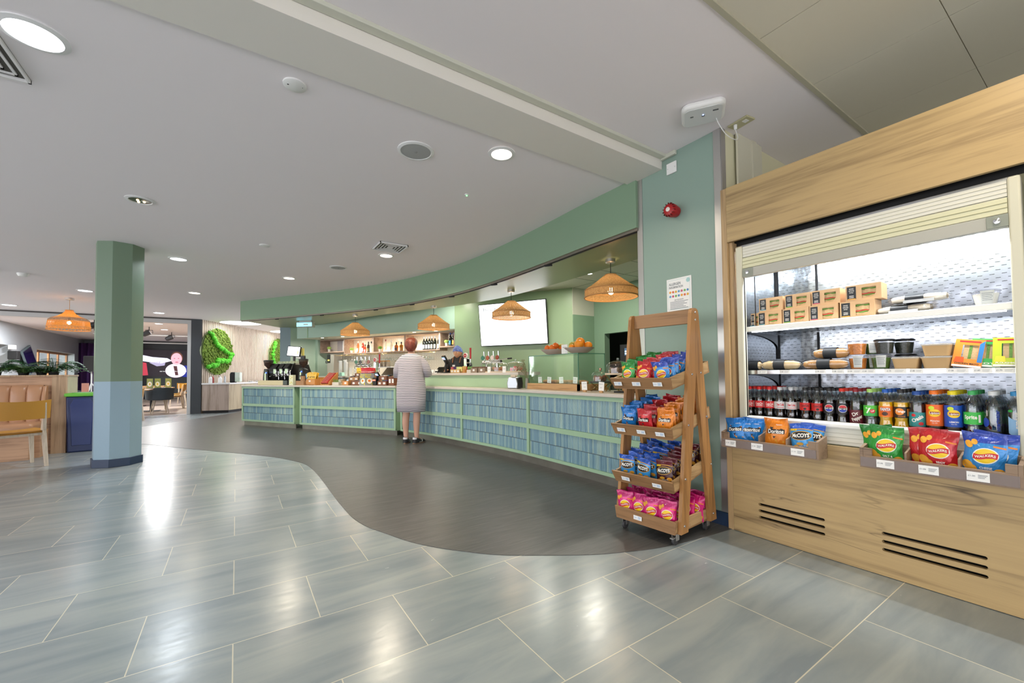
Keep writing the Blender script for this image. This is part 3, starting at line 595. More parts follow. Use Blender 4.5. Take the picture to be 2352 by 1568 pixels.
def counter(label, s0, s1, posts, ends=(True, True)):
    t = T('service_counter', label, 'counter', (0, 0, 0))
    mb = MB(); D0, D1 = -.05, -.020
    for a, b in ((.10, .132), (.433, .487), (.825, .865)): rib(mb, s0, s1, D0, D1, a, b)
    for p in posts: rib(mb, p - .022, p + .022, D0 - .0005, D1, .10, .865, step=.044)
    rib(mb, s0, s0 + .04, D0, D1, .10, .865, step=.04); rib(mb, s1 - .04, s1, D0, D1, .10, .865, step=.04)
    mb.build('frame', COUNTERG, t, smooth=True, ang=25)
    e = [s0 + .04] + [q for p in posts for q in (p - .022, p + .022)] + [s1 - .04]
    for k in range(0, len(e), 2):
        for a, b in ((.132, .433), (.487, .825)): tilepanel(e[k], e[k + 1], a, b, t)
    mb = MB(); rib(mb, s0 + .002, s1 - .002, -.0195, .58, .09, .862); mb.build('carcass', SAGEP, t, smooth=True, ang=25)
    mb = MB(); rib(mb, s0 + .02, s1 - .01, 0, .02, 0, .10); mb.build('kickboard', KICK, t, smooth=True, ang=25)
    return t
sA0, sA1 = 0.0, sof(9.74); sB0, sB1 = sof(9.60), sof(7.44); sC0, sC1 = sof(7.33), CL[-1]
counter('green framed counter with blue ribbed tiles under the coffee machine, leftmost unit', sA0 + .0, sA1, [])
counter('green framed counter with blue ribbed tiles, middle unit left of the customer', sB0, sB1, [])
counter('long curved green framed counter with blue ribbed tiles running to the pillar', sC0, sC1, [sof(5.66 + .0), sof(4.17)])
for a, b, l in ((sA1, sB0, 'narrow recessed green filler between the two left counters'), (sB1, sC0, 'narrow recessed green filler beside the customer')):
    mb = MB(); rib(mb, a + .001, b - .001, .13, .16, .09, .86, step=.03); tt = T('counter_filler', l, 'counter filler'); mb.build('panel', COUNTERG, tt); mb = MB(); rib(mb, a + .001, b - .001, .14, .16, 0, .089, step=.03); mb.build('kickboard', BLACKM, tt)
STONE = pm('pale_quartz', '#cdc4bb', .28, vary=.04)
def slab(name, label, s0, s1, d0, d1, z0, z1):
    mb = MB(); rib(mb, s0, s1, d0, d1, z0, z1); return tag(mb.build(name, STONE, None, smooth=True, ang=30, bevel=.004), label, 'worktop')
slab('worktop', 'pale stone worktop over the two left counters', sA0 - .015, sB1 + .012, -.068, .60, .866, .90)
slab('worktop', 'pale stone worktop over the long curved counter', sC0 - .012, CL[-1], -.068, .60, .866, .90)
sU0, sU1 = sof(7.15), sof(4.70)
t = T('raised_bar', 'raised pale green bar ledge above the curved counter', 'bar counter')
mb = MB(); rib(mb, sU0, sU1, .26, .30, .9005, 1.082); rib(mb, sU1 - .03, sU1, .30, .60, .9005, 1.082, step=.03); mb.build('upstand', pm('upstand_green', '#a3c09a', .3), t, smooth=True, ang=25)
mb = MB(); rib(mb, sU0 - .02, sU1 + .02, .22, .62, 1.0825, 1.12); mb.build('ledge', STONE, t, bevel=.004)
# back counter under the shelves
mb = MB(); q0 = A0 + UA * .25; q1 = A0 + UA * 4.4; w_ = NA * .32; b_ = -NA * .29
mb.prism([(q0.x + w_.x, q0.y + w_.y), (q1.x + w_.x, q1.y + w_.y), (q1.x + b_.x, q1.y + b_.y), (q0.x + b_.x, q0.y + b_.y)], 1.04, 1.08); tt = T('back_counter', 'pale back counter under the glass racks and bottle shelves', 'counter')
mb.build('top', pm('back_top', '#d8d2c4', .4), tt, smooth=False)
mb = MB(); mb.prism([(q0.x + w_.x * .9, q0.y + w_.y * .9), (q1.x + w_.x * .9, q1.y + w_.y * .9), (q1.x + b_.x, q1.y + b_.y), (q0.x + b_.x, q0.y + b_.y)], 0, 1.04); mb.build('cupboard', pm('back_cupboard', '#5b5e58', .5), tt, smooth=False)

# ---------------- lights over the bar and in the far room ----------------
for k, q in enumerate((.75, 1.45, 2.10, 3.64, 4.23)):
    p = B0 + ub * q + NA * -.14
    t = T('pelmet_downlight', ['small downlight under the pelmet, above the left shelf box', 'small downlight under the pelmet, left of the first pendant', 'small downlight under the pelmet, right behind the first pendant', 'small downlight under the pelmet, above the customer', 'small downlight under the pelmet, nearest the menu screen wall'][k], 'ceiling light', (p.x, p.y, 2.058))
    MB().lathe([(.045, 0), (.045, -.004), (.038, -.005)], 20, cap=False).build('ring', RINGM, t); MB().lathe([(.038, -.004), (.001, -.005)], 20, cap=False).build('lens', LENS_W, t); lamp('pelmet_lamp', (0, 0, -.02), 7, NEUT, .07, parent=t)
for x, y, l in ((4.641, 4.761, 'small spotlight in the bar ceiling tiles between the two right pendants'), (4.25, 5.5, 'added downlight in the bar ceiling tiles behind the canopy, above the menu screen'), (3.45, 7.7, 'added downlight in the bar ceiling behind the canopy, above the taps')):  # spotlight is real; both downlights are made up to light the bar
    t = T('bar_downlight', l, 'ceiling light', (x, y, 2.67)); MB().lathe([(.05, 0), (.05, -.005), (.043, -.006)], 20, cap=False).build('ring', RINGM, t); MB().lathe([(.043, -.004), (.001, -.006)], 20, cap=False).build('lens', LENS_W, t); lamp('bar_lamp', (0, 0, -.02), (9 if y > 5 else 20) if y < 7 else 8, (1, .95, .82), .09, parent=t)
for x, y, l in ((-2.2, 18.2, 'slim white downlight in the far room ceiling, nearer one'), (-2.3, 20.4, 'slim white downlight in the far room ceiling, farther one'), (-4.9, 19.0, 'added downlight in the far room ceiling above the seats near the windows')):  # last downlight is added to brighten the far room
    t = T('far_downlight', l, 'ceiling light', (x, y, 2.89)); MB().lathe([(.12, 0), (.12, -.006), (.1, -.008)], 20, cap=False).build('ring', RINGM, t); MB().lathe([(.1, -.006), (.001, -.008)], 20, cap=False).build('lens', LENS_C, t); lamp('far_lamp', (0, 0, -.03), 90, (1, 1, 1), .2, parent=t)
# ---------------- open chiller with oak surround ----------------
def curve_mesh(outer, holes, th):
    cu = bpy.data.curves.new('c', 'CURVE'); cu.dimensions = '2D'; cu.fill_mode = 'BOTH'; cu.extrude = th / 2
    for L in [outer] + holes:
        sp = cu.splines.new('POLY'); sp.points.add(len(L) - 1); sp.use_cyclic_u = True
        for p, q in zip(sp.points, L): p.co = (q[0], q[1], 0, 1)
    o = bpy.data.objects.new('c', cu); sc.collection.objects.link(o); dg = bpy.context.evaluated_depsgraph_get(); me = bpy.data.meshes.new_from_object(o.evaluated_get(dg))
    vs = [v.co.copy() for v in me.vertices]; fs = [tuple(p.vertices) for p in me.polygons]; bpy.data.objects.remove(o); bpy.data.meshes.remove(me); return vs, fs
OAKY = wood('oak_board_horizontal', '#b69b6d', '#9b8059', 1, .8, .42, cracks=1.0)
OAKZ = wood('oak_edge_vertical', '#b89a70', '#a3845e', 2, 1, .45)
su = T('chiller_surround', 'light oak surround with grain cracks framing the drinks chiller', 'cabinet')
MB().bb((2.905, 1.5985, 0), (2.93, 1.637, 2.412)).build('side_panel', OAKZ, su, smooth=False, bevel=.001)
MB().bb((2.905, -1.4, 2.023), (2.93, 1.597, 2.414)).build('header_board', OAKY, su, smooth=False)
def slot(y0, y1, z, h=.0085): return [(y0 + h * (1 - sin(pi * k / 8)), z - h * cos(pi * k / 8)) for k in range(9)] + [(y1 - h * (1 - sin(pi * k / 8)), z + h * cos(pi * k / 8)) for k in range(9)]
vs, fs = curve_mesh([(-1.4, .003), (1.597, .003), (1.597, .668), (-1.4, .668)], [slot(1.055, 1.43, z) for z in (.222, .180, .138)] + [slot(.415, .795, z) for z in (.229, .186, .143)], .024)
MB(Matrix(((0, 0, 1, 2.917), (1, 0, 0, 0), (0, 1, 0, 0), (0, 0, 0, 1)))).add(vs, fs).build('lower_front', OAKY, su, smooth=False)
MB().bb((2.97, -1.3, .02), (3.0, 1.59, .64)).build('backing', pm('void_shade', '#0a0a0a', .7), su, smooth=False)  # black sheet paints the shade behind the slots
MB().tube([(2.945, .42, .236), (2.945, 1.42, .234)], .012, 8).build('pipe', STEEL, su)
MB().bb((2.93, 1.575, .66), (2.99, 1.597, 2.02)).bb((2.93, 1.5912, 2.02), (3.6, 1.597, 2.412)).bb((2.99, 1.5912, .66), (3.6, 1.597, 2.02)).build('inner_lining', OAKZ, su, smooth=False)
def mat_perf():
    t = NT('perforated_steel'); tc = t.n('ShaderNodeTexCoord'); sp = t.n('ShaderNodeSeparateXYZ'); t.l(tc.outputs['Object'], sp.inputs[0])
    v = t.math('DIVIDE', sp.outputs[2], .0225); row = t.math('FLOOR', v); fz = t.math('FRACT', v); hx = t.math('ADD', sp.outputs[1], sp.outputs[0])
    u = t.math('FRACT', t.math('ADD', t.math('DIVIDE', hx, .046), t.math('MULTIPLY', t.math('MODULO', row, 2), .5)))
    g = t.math('MULTIPLY', t.math('LESS_THAN', u, .42), t.math('LESS_THAN', fz, .13))
    mx = t.n('ShaderNodeMixRGB'); t.l(g, mx.inputs[0]); mx.inputs[1].default_value = (*srgb('#989da4'), 1); mx.inputs[2].default_value = (.004, .004, .004, 1); t.l(mx.outputs[0], t.b.inputs['Base Color'])
    t.l(t.math('SUBTRACT', 1, g), t.b.inputs['Metallic']); t.b.inputs['Roughness'].default_value = .22; t.bump(t.noise(t.coords((1, 4, 2)), 2.0, 2), .3, .03); return t.m
PERF = mat_perf(); FR = pm('cream_enamel', '#d2cfba', .35); FRW = pm('white_enamel', '#dedcd0', .35)
MB().bb((2.99, -1.35, 2.001), (3.0, 1.59, 2.405)).bb((2.995, -1.35, .67), (3.005, .262, 2.0)).build('shadow_infill', pm('void_shade', '#0a0a0a', .7), su, smooth=False)  # black sheets stand in for the shadow above and beside the chiller
ch = T('drinks_chiller', 'open-fronted multideck drinks chiller with steel interior and white frame', 'chiller')
MB().bb((3.585, .29, .72), (3.6, 1.585, 2.0)).build('back_panel', PERF, ch, smooth=False)
MB().bb((2.99, 1.583, .72), (3.585, 1.590, 2.0)).build('side_wall', PERF, ch, smooth=False); MB().bb((2.99, .285, .72), (3.585, .292, 2.0)).build('side_wall', STEEL, ch, smooth=False)
MB().bb((2.935, 1.512, .665), (2.985, 1.558, 1.981)).build('frame_post', FR, ch, bevel=.008); MB().bb((2.935, .272, .665), (2.985, .312, 1.985)).build('frame_post', FR, ch, bevel=.008)
MB().bb((2.99, .29, 1.96), (3.585, 1.583, 2.0)).build('canopy_lining', STEEL, ch, smooth=False)
mb = MB(); mb.bb((2.945, .313, 1.90), (3.02, 1.511, 1.975))
for k in range(3): mb.bb((2.942, .313, 1.917 + .02 * k), (2.947, 1.511, 1.919 + .02 * k), 1)
mb.build('blind_housing', [FRW, FR], ch, smooth=False, bevel=.002)
mb = MB(); mb.bb((2.94, .313, 1.822), (2.965, 1.511, 1.894)); mb.bb((2.937, .313, 1.845), (2.941, 1.511, 1.848), 1).bb((2.937, .313, 1.868), (2.941, 1.511, 1.871), 1)
mb.build('blind_slats', [pm('blind_cream', '#d8d6b4', .35), pm('blind_groove', '#a8a680', .5)], ch, smooth=False, bevel=.002)
MB().bb((2.938, .313, 1.757), (2.968, 1.511, 1.820)).build('blind_rail', pm('blind_rail_grey', '#b3b2a8', .35), ch, smooth=False, bevel=.003)
for y in (.345, 1.475):
    lk = MB().bb((2.932, y - .034, 1.760), (2.94, y + .034, 1.818)).build('lock_plate', pm('lock_grey', '#8f9488', .4), ch, smooth=False, bevel=.002)
    MB(Matrix.Translation((2.932, y, 1.79)) @ Matrix.Rotation(R_(-90), 4, 'Y')).lathe([(.013, 0), (.012, .008), (.001, .009)], 18, cap=False).build('lock', CHROME, lk)
MB().bb((2.93, 1.495, .80), (2.936, 1.50, 1.755)).build('glass_pane_edge', BLACK, ch, smooth=False); MB().bb((2.99, 1.455, 1.42), (2.994, 1.46, 1.76)).build('glass_pane_edge', BLACK, ch, smooth=False)  # black strips for the edges of the side glass pane
MB().bb((2.925, .313, .765), (2.99, 1.511, .802)).build('front_lip', pm('lip_white', '#efefea', .25), ch, bevel=.012)
mb = MB(); mb.bb((2.945, .313, .672), (2.985, 1.511, .765))
for k in range(3): mb.bb((2.943, .313, .69 + .024 * k), (2.946, 1.511, .692 + .024 * k), 1)
mb.build('lower_slats', [FRW, pm('slat_shadow', '#b5b3a2', .5)], ch, smooth=False)
f = plane_fn((2.9435, 1.405, .748), (0, -1, 0), (0, 0, 1)); mb = MB(); txadd(mb, 'FRIDGE', f, .02, .085); mb.build('lettering', pm('grey_ink', '#7a7d7c', .6), ch, smooth=False)
MB().bb((2.99, .293, .70), (3.584, 1.582, .757)).build('base_deck', pm('deck_steel', '#5a5d60', .35, .8), ch, smooth=False)
sh = MB().bb((3.035, .305, 1.398), (3.58, 1.58, 1.412)).build('shelf', PERF, ch, smooth=False)
MB().bb((3.005, .305, 1.384), (3.04, 1.58, 1.418)).build('shelf_nosing', pm('nosing_white', '#f4f4f0', .3), sh, bevel=.003)
sh = MB().bb((3.035, .305, 1.098), (3.58, 1.58, 1.112)).build('shelf', PERF, ch, smooth=False)
MB().bb((3.005, .305, 1.086), (3.012, 1.58, 1.112)).build('price_rail', STEEL, sh, smooth=False)
for k, (y, wd) in enumerate(((1.43, .06), (1.29, .06), (1.09, .055), (1.0, .06), (.92, .07), (.855, .06), (.74, .09), (.655, .05), (.505, .075), (.42, .06), (.35, .06))):
    c = MB().bb((3.001, y - wd / 2, 1.0875), (3.005, y + wd / 2, 1.112)).build('price_ticket', CARD, sh, smooth=False)
    mb = MB(); f = plane_fn((3.0004, y, 1.10), (0, -1, 0), (0, 0, 1)); txadd(mb, '£1.%d0' % (5 + k % 4), f, .011, .018, at=(-wd * .28, 0)); quadpatch(mb, f, 0, .002, wd * .4, .003, nu=1, nv=1); quadpatch(mb, f, 0, -.004, wd * .35, -.003, nu=1, nv=1); o_ = mb.build('price_print', INK, ch, smooth=False)
for z0, z1 in ((1.2, 1.39), (.9, 1.09), (1.5, 1.9)):
    MB().bb((3.577, 1.30, z0), (3.584, 1.312, z1)).build('slotted_upright', BLACKM, ch, smooth=False); MB().bb((3.57, 1.572, z0), (3.584, 1.583, z1)).build('slotted_upright', BLACKM, ch, smooth=False)
for z in (1.39, 1.09):
    pts = [(3.575, z), (3.12, z)] + [(3.12 + .45 * sin(k * pi / 16), z - .012 - .10 * (1 - cos(k * pi / 16))) for k in range(9)]
    MB().prism(pts, 1.574, 1.578, axis='y').build('shelf_bracket', pm('bracket_steel', '#4a4d50', .3, .8), ch, smooth=False)
MB().bb((3.03, .34, 1.945), (3.07, 1.50, 1.958)).build('light_strip', pm('led_strip', '#fff', .5, emit=(.93, .97, 1), es=25), ch, smooth=False)
MB().bb((3.02, .34, 1.378), (3.036, 1.50, 1.385)).build('light_strip', pm('led_strip2', '#fff', .5, emit=(.93, .97, 1), es=8), ch, smooth=False)
lamp('chiller_lamp', (3.05, .92, 1.94), 11, (.93, .97, 1), .03, rot=(0, R_(-12), 0), sy=1.15)
lamp('chiller_lamp', (3.04, .92, 1.374), 2.2, (.95, .97, 1), .02, rot=(0, R_(-10), 0), sy=1.15)
# ---------------- wall-mounted crisp trays ----------------
DARKOAK = wood('walnut_tray', '#8d7660', '#6f5a48', 1, 1.5, .45); CLIPP = pm('clear_ticket_rail', '#9a8c88', .2, alpha=.55)
def wtray(label, y0, y1, divs):
    t = T('crisp_tray', label, 'tray', (2.903, (y0 + y1) / 2, .60)); h = (y1 - y0) / 2; D = .125
    mb = MB(); e = h - .0145; mb.bb((-D, -e, 0), (-D + .014, e, .056)); mb.bb((-D, e - .036, .056), (-D + .014, e, .095)).bb((-D, -e, .056), (-D + .014, -e + .036, .095)); mb.bb((-.014, -e, 0), (0, e, .12)); mb.bb((-D, -h, -.008), (0, h, -.0005)); mb.build('tray_box', DARKOAK, t, smooth=False, bevel=.001)
    for s in (-h, h - .014): MB().prism([(-D, 0), (0, 0), (0, .12), (-D, .095)], s, s + .014, axis='y').build('end_panel', DARKOAK, t, smooth=False)
    for d in divs: MB().prism([(-D + .012, 0), (-.012, 0), (-.012, .115), (-D + .012, .09)], d - (y0 + y1) / 2 - .004, d - (y0 + y1) / 2 + .004, axis='y').build('divider', DARKOAK, t, smooth=False)
    MB().bb((-D - .004, -h + .01, 0), (-D - .001, h - .004, .048)).build('ticket_rail', CLIPP, t, smooth=False)
    return t
def ticket(t, y, price, z=.024, wd=.07, x=-.1305, hh=.040):
    c = MB().bb((x, y - wd / 2, z - hh / 2), (x + .002, y + wd / 2, z + hh / 2)).build('price_ticket', CARD, t, smooth=False)
    f = plane_fn((x - .0006, y, z), (0, -1, 0), (0, 0, 1)); mb = MB(); txadd(mb, price, f, .010, .022, at=(-wd * .28, .002))
    for k in range(3): quadpatch(mb, f, .0, .007 - k * .006, wd * (.42 - .06 * k), .009 - k * .006, nu=1, nv=1)
    mb.build('price_print', INK, c, smooth=False)
w1 = wtray('walnut crisp tray with three compartments on the chiller front, left of the pair', 1.03, 1.60, [1.36, 1.20])
for y, p in ((1.535, '£1.40'), (1.365, '£1.40'), (1.135, '£1.10')): ticket(w1, y - 1.315, p)
w2 = wtray('walnut crisp tray with three compartments on the chiller front, right of the pair', .285, .84, [.66, .475])
for y, p in ((.735, '£1.00'), (.575, '£1.00'), (.415, '£1.00')): ticket(w2, y - .5625, p)
# ---------------- crisp packets ----------------
def foil(name, col, rough=.28):
    if name in MATS: return MATS[name]
    t = NT(name); t.b.inputs['Base Color'].default_value = (*srgb(col), 1); t.b.inputs['Roughness'].default_value = rough; t.b.inputs['Metallic'].default_value = .15; t.b.inputs['Coat Weight'].default_value = .35; t.b.inputs['Coat Roughness'].default_value = .12
    t.bump(t.noise(t.coords((22, 22, 9)), 1.0, 3, .5, 1.5), .55, .012); MATS[name] = t.m; return t.m
YEL = pm('print_yellow', '#f0c81e', .4); REDP = pm('print_red', '#c8202a', .4); WHP = pm('print_white', '#f2efe8', .45); BLKP = pm('print_black', '#17130f', .45); ORP = pm('print_orange', '#e8862a', .45); CRISP = pm('print_crisp', '#e0a030', .5, vary=.25); SIL = foil('foil_silver', '#c8ccc8', .2); GOLD = pm('print_gold', '#c8962a', .35); LBL = pm('print_light_blue', '#4a9ad8', .4)
class Pack:
    def __init__(s, w=.135, h=.195, d=.05, seed=0): s.w, s.h, s.d, s.k = w, h, d, seed
    def S(s, u, v, side):
        vv = min(1, max(0, (v - .05) / .88)); th = s.d / 2 * (max(0, sin(pi * u)) ** .6) * (max(0, sin(pi * vv)) ** .62)
        e = (1 - sin(pi * u)) * .5 + abs(v - .5); wr = .0028 * sin(u * 31 + s.k * 2.3 + v * 7) * e * (th > .002) + .0022 * sin(v * 26 + u * 9 + s.k)
        x = (u - .5) * s.w * (1 - .075 * sin(pi * v)); y = side * (th + abs(wr) * .6); c = .0045 * sin(u * 7 + s.k * 1.7)
        return Vector((x + .003 * sin(v * 9 + s.k), y + c * (v > .9) - c * .5 * (v < .08) + .006 * sin(v * 3.1 + s.k) * (u - .5), v * s.h + .004 * sin(u * 5 + s.k) * (v > .9)))
    def front(s, x, y):
        v = min(1, max(0, y / s.h + .5)); u = x / (s.w * (1 - .075 * sin(pi * v))) + .5; p = s.S(min(1, max(0, u)), v, -1); p.y -= .0013; return p
PK = {}
def make_pack(key):
    """flavour prototypes: returns list of (part name, mesh)"""
    if key in PK: return PK[key]
    fl_, seed = key; w, h, d = .135, .192, .055; P = Pack(w, h, d, seed)
    main, top, style, txt = FLAV[fl_]; nu, nv = 14, 18
    mb = MB(); mf = lambda u, v: 1 if v > .80 else 0
    mb.grid(lambda u, v: P.S(u, v, -1), nu, nv, mfn=mf); mb.grid(lambda u, v: P.S(u, v, 1), nu, nv, mfn=lambda u, v: 1 if v > .93 else (2 if (u < .07 or u > .93) else 0), flip=True)
    parts = [('bag', mb.mesh('bag', [foil('foil_' + main, main), foil('foil_' + top, top), SIL], True, 60))]
    f = P.front; lo = MB(); tx = MB()
    if style == 'round':
        ellipse(lo, f, .006, .0, .038, .034, 0, 26, 4); ellipse(lo, lambda x, y: f(x, y) + Vector((0, -.0007, 0)), .006, .0, .034, .0305, 1, 26, 4)
        lo.grid(lambda u, v: f(.006 + (u - .5) * .070, -.012 + v * .022 + .005 * sin((u - .5) * 5.5)) + Vector((0, -.0014, 0)), 12, 3, 2)
        txadd(tx, 'WALKERS', lambda x, y: f(x, y + .005 * sin(x / .07 * 5.5)) + Vector((0, -.0022, 0)), .0145, .060, 0, .02, at=(.006, -.001))
        for k, s_ in enumerate(txt): txadd(tx, s_, lambda x, y: f(x, y) + Vector((0, -.0008, 0)), .0135, .036 if len(s_) > 5 else .028, 0, .02, at=(.010, -.052 - .014 * k))
        cr = MB()
        for x, y, a, b, r in ((-.046, .045, .012, .016, .3), (-.044, -.045, .017, .022, .5), (-.03, -.058, .014, .016, -.3), (.045, -.064, .018, .014, .6), (-.028, .056, .010, .012, 0)): ellipse(cr, f, x, y, a, b, 0, 14, 2, r)
        st = MB(); st.grid(lambda u, v: f(.026 + u * .034, .040 - u * .006 + v * .007), 5, 1, 0)
        parts += [('emblem', lo.mesh('emblem', [WHP, YEL, REDP])), ('lettering', tx.mesh('lettering', [WHP], False)), ('printed_crisps', cr.mesh('crisps', [CRISP])), ('printed_strip', st.mesh('strip', [ORP]))]
    elif style == 'tri':
        def tri(c, r, rot, m, eps=0): lo.add([f(c[0] + r * cos(R_(90 + 120 * k) + rot), c[1] + r * 1.05 * sin(R_(90 + 120 * k) + rot)) + Vector((0, -eps, 0)) for k in range(3)], [(0, 1, 2)], m)
        for r, m, e_ in ((.048, 0, 0.001), (.042, 1, .002)): tri((0, .016), r, R_(52), m, e_)
        lo.grid(lambda u, v: f(-.047 + .094 * u, .002 + v * .027) + Vector((0, -.0022, 0)), 8, 2, 1)
        txadd(tx, 'Doritos', lambda x, y: f(x, y) + Vector((0, -.0032, 0)), .034, .084, 0, .03, at=(0, .015))
        lo.add([f(*q) + Vector((0, -.0012, 0)) for q in ((-.005, -.03), (.05, -.042), (.018, -.078))], [(0, 1, 2)], 2)
        for k in range(2): txadd(tx, txt[k], lambda x, y: f(x, y) + Vector((0, -.0012, 0)), .010, .034, 0, 0, at=(-.03 if k else .02, -.062 if k else .056))
        parts += [('emblem', lo.mesh('emblem', [ORP, BLKP, CRISP])), ('lettering', tx.mesh('lettering', [WHP], False))]
    else:
        lo.grid(lambda u, v: f(-.062 + u * .124, .048 + .010 * sin(u * pi) + v * .005), 10, 1, 3)
        ellipse(lo, f, 0, .018, .058, .030, 0, 24, 4); ellipse(lo, lambda x, y: f(x, y) + Vector((0, -.0006, 0)), 0, .018, .054, .026, 1, 24, 4)
        lo.grid(lambda u, v: f(-.06 + u * .036, .050 + v * .013) + Vector((0, -.001, 0)), 4, 2, 2)
        ellipse(lo, f, -.035, -.06, .02, .018, 4, 14, 2); ellipse(lo, f, .04, -.045, .018, .014, 4, 14, 2); ellipse(lo, f, -.01, -.035, .02, .010, 3, 14, 2)
        txadd(tx, 'McCOYS', lambda x, y: f(x, y) + Vector((0, -.0016, 0)), .034, .094, 0, .035, at=(0, .018))
        txadd(tx, txt[0], lambda x, y: f(x, y) + Vector((0, -.001, 0)), .013, .05, 0, .01, at=(.008, -.05)); txadd(tx, '£1.25', lambda x, y: f(x, y) + Vector((0, -.0018, 0)), .011, .026, 1, 0, at=(-.042, .0565))
        parts += [('emblem', lo.mesh('emblem', [GOLD, BLKP, YEL, GOLD, CRISP])), ('lettering', tx.mesh('lettering', [WHP, BLKP], False))]
    PK[key] = parts; return parts
FLAV = {'green': ('#2f9a3c', '#1f7a30', 'round', ['SALT &', 'VINEGAR']), 'red': ('#c01e26', '#a81820', 'round', ['READY', 'SALTED']), 'blue': ('#2f86cc', '#2440a0', 'round', ['CHEESE', '& ONION']), 'pink': ('#d81e7a', '#b81468', 'round', ['PRAWN', 'COCKTAIL']),
        'tblue': ('#1478c4', '#0f68b4', 'tri', ['COOL', 'ORIGINAL']), 'tred': ('#c8242c', '#b01c26', 'tri', ['CHILLI', 'HEAT']), 'torange': ('#e08420', '#d67818', 'tri', ['TANGY', 'CHEESE']),
        'mblue': ('#3a94d6', '#1c50b0', 'ridge', ['SALTED']), 'mmaroon': ('#3c1016', '#5c1420', 'ridge', ['STEAK'])}
NAMEF = {'green': 'green', 'red': 'red', 'blue': 'blue', 'pink': 'bright pink', 'tblue': 'sky blue triangle-logo', 'tred': 'red triangle-logo', 'torange': 'orange triangle-logo', 'mblue': 'blue and black', 'mmaroon': 'maroon and black'}
def pack(fl_, loc, yaw, lean=0, roll=0, label='', group=None, sc_=1.0, seed=None):
    parts = make_pack((fl_, random.choice((0, 1, 2)) if seed is None else seed))
    t = T('crisp_packet', label, 'crisp packet', loc, group=group)
    t.rotation_euler = (Matrix.Rotation(yaw, 3, 'Z') @ Matrix.Rotation(roll, 3, 'Y') @ Matrix.Rotation(-lean, 3, 'X')).to_euler(); t.scale = (sc_,) * 3
    for n, me in parts: link(me, n, t)
    return t
FACE = R_(-90)     # packet front (-y) turned to face -x
# in the wall trays (yaw keeps the fronts towards the room)
def wp(fl_, y, x, lab, lean=.12, yaw=0, roll=0, s=1.0, z=.612, sd=None): return pack(fl_, (x, y, z), FACE + yaw, lean, roll, lab, 'crisp packets in the wall trays', s, sd)
wp('tblue', 1.515, 2.835, 'front sky blue triangle-logo packet in the left wall tray', .05, .15, -.12, .93); wp('tblue', 1.475, 2.862, 'middle sky blue triangle-logo packet in the left wall tray', .02, .2, -.04, .93); wp('tblue', 1.435, 2.88, 'rear sky blue triangle-logo packet in the left wall tray', 0, .25, .0, .95)
wp('torange', 1.275, 2.84, 'lone orange triangle-logo packet in the middle of the left wall tray', .06, .1, -.02, 1.02)
wp('mblue', 1.125, 2.835, 'front blue and black ridged-crisp packet in the left wall tray', .1, .1, -.1, .92); wp('mblue', 1.10, 2.87, 'rear blue and black ridged-crisp packet in the left wall tray', .05, .3, .06, .92)
wp('green', .748, 2.835, 'front green packet in the right wall tray', .06, .05, .02, 1.05, sd=1); wp('green', .775, 2.868, 'rear green packet leaning left in the right wall tray', .04, 0, -.1, 1.05)
wp('red', .555, 2.835, 'front red packet in the right wall tray', .06, 0, .02, 1.06, sd=0); wp('red', .585, 2.868, 'rear red packet in the right wall tray', .03, .1, -.05, 1.06)
wp('blue', .405, 2.833, 'front blue packet in the right wall tray', .05, -.05, .03, 1.06, sd=2); wp('blue', .378, 2.868, 'rear blue packet in the right wall tray', .03, -.15, .04, 1.08)
# ---------------- timber display rack on castors ----------------
RK = (2.54, 1.885); RZ = R_(5)
RACKW = wood('rack_pine', '#a67846', '#875e36', 2, 1.3, .45); RACKY = wood('rack_pine_tray', '#96714c', '#7a593a', 1, 1.3, .5); RACKX = wood('rack_pine_side', '#b09066', '#93734c', 0, 1.3, .5); BOLT = pm('bolt_zinc', '#c8ccd0', .25, .9)
rk = T('snack_display_rack', 'A-frame timber snack rack on castors with four tilted trays, beside the blue pillar', 'display rack', (*RK, 0), RZ)
outl = [(-.047, 1.50), (-.038, 1.522), (-.02, 1.533), (.02, 1.533), (.038, 1.522), (.047, 1.50), (.098, 1.117), (.235, .082), (.145, .082), (.0, 1.10), (-.145, .082), (-.235, .082), (-.098, 1.117)]
for s_ in (-1, 1):
    vs, fs = curve_mesh(outl, [], .024)
    o = MB(Matrix(((1, 0, 0, 0), (0, 0, 1, s_ * .236), (0, 1, 0, 0), (0, 0, 0, 1)))).add(vs, fs).build('side_frame', RACKW, rk, smooth=False, bevel=.003)
    for x, z in ((0, 1.505), (0, 1.455), (-.055, 1.09), (.06, 1.10), (-.115, .76), (.125, .80), (-.165, .42), (.175, .47), (-.19, .13), (.19, .13)):
        MB(Matrix.Translation((x, s_ * .249, z)) @ Matrix.Rotation(R_(90 * s_), 4, 'X')).lathe([(.008, 0), (.007, -.003 * 1), (.001, -.004)], 12, cap=False).build('bolt', BOLT, o)
MB().bb((-.012, -.224, 1.432), (.012, .224, 1.53)).build('top_rail', RACKY, rk, smooth=False, bevel=.003)
TR = [(.998, 12.5), (.678, 12.5), (.345, 12.0), (.088, 0)]
trays = []
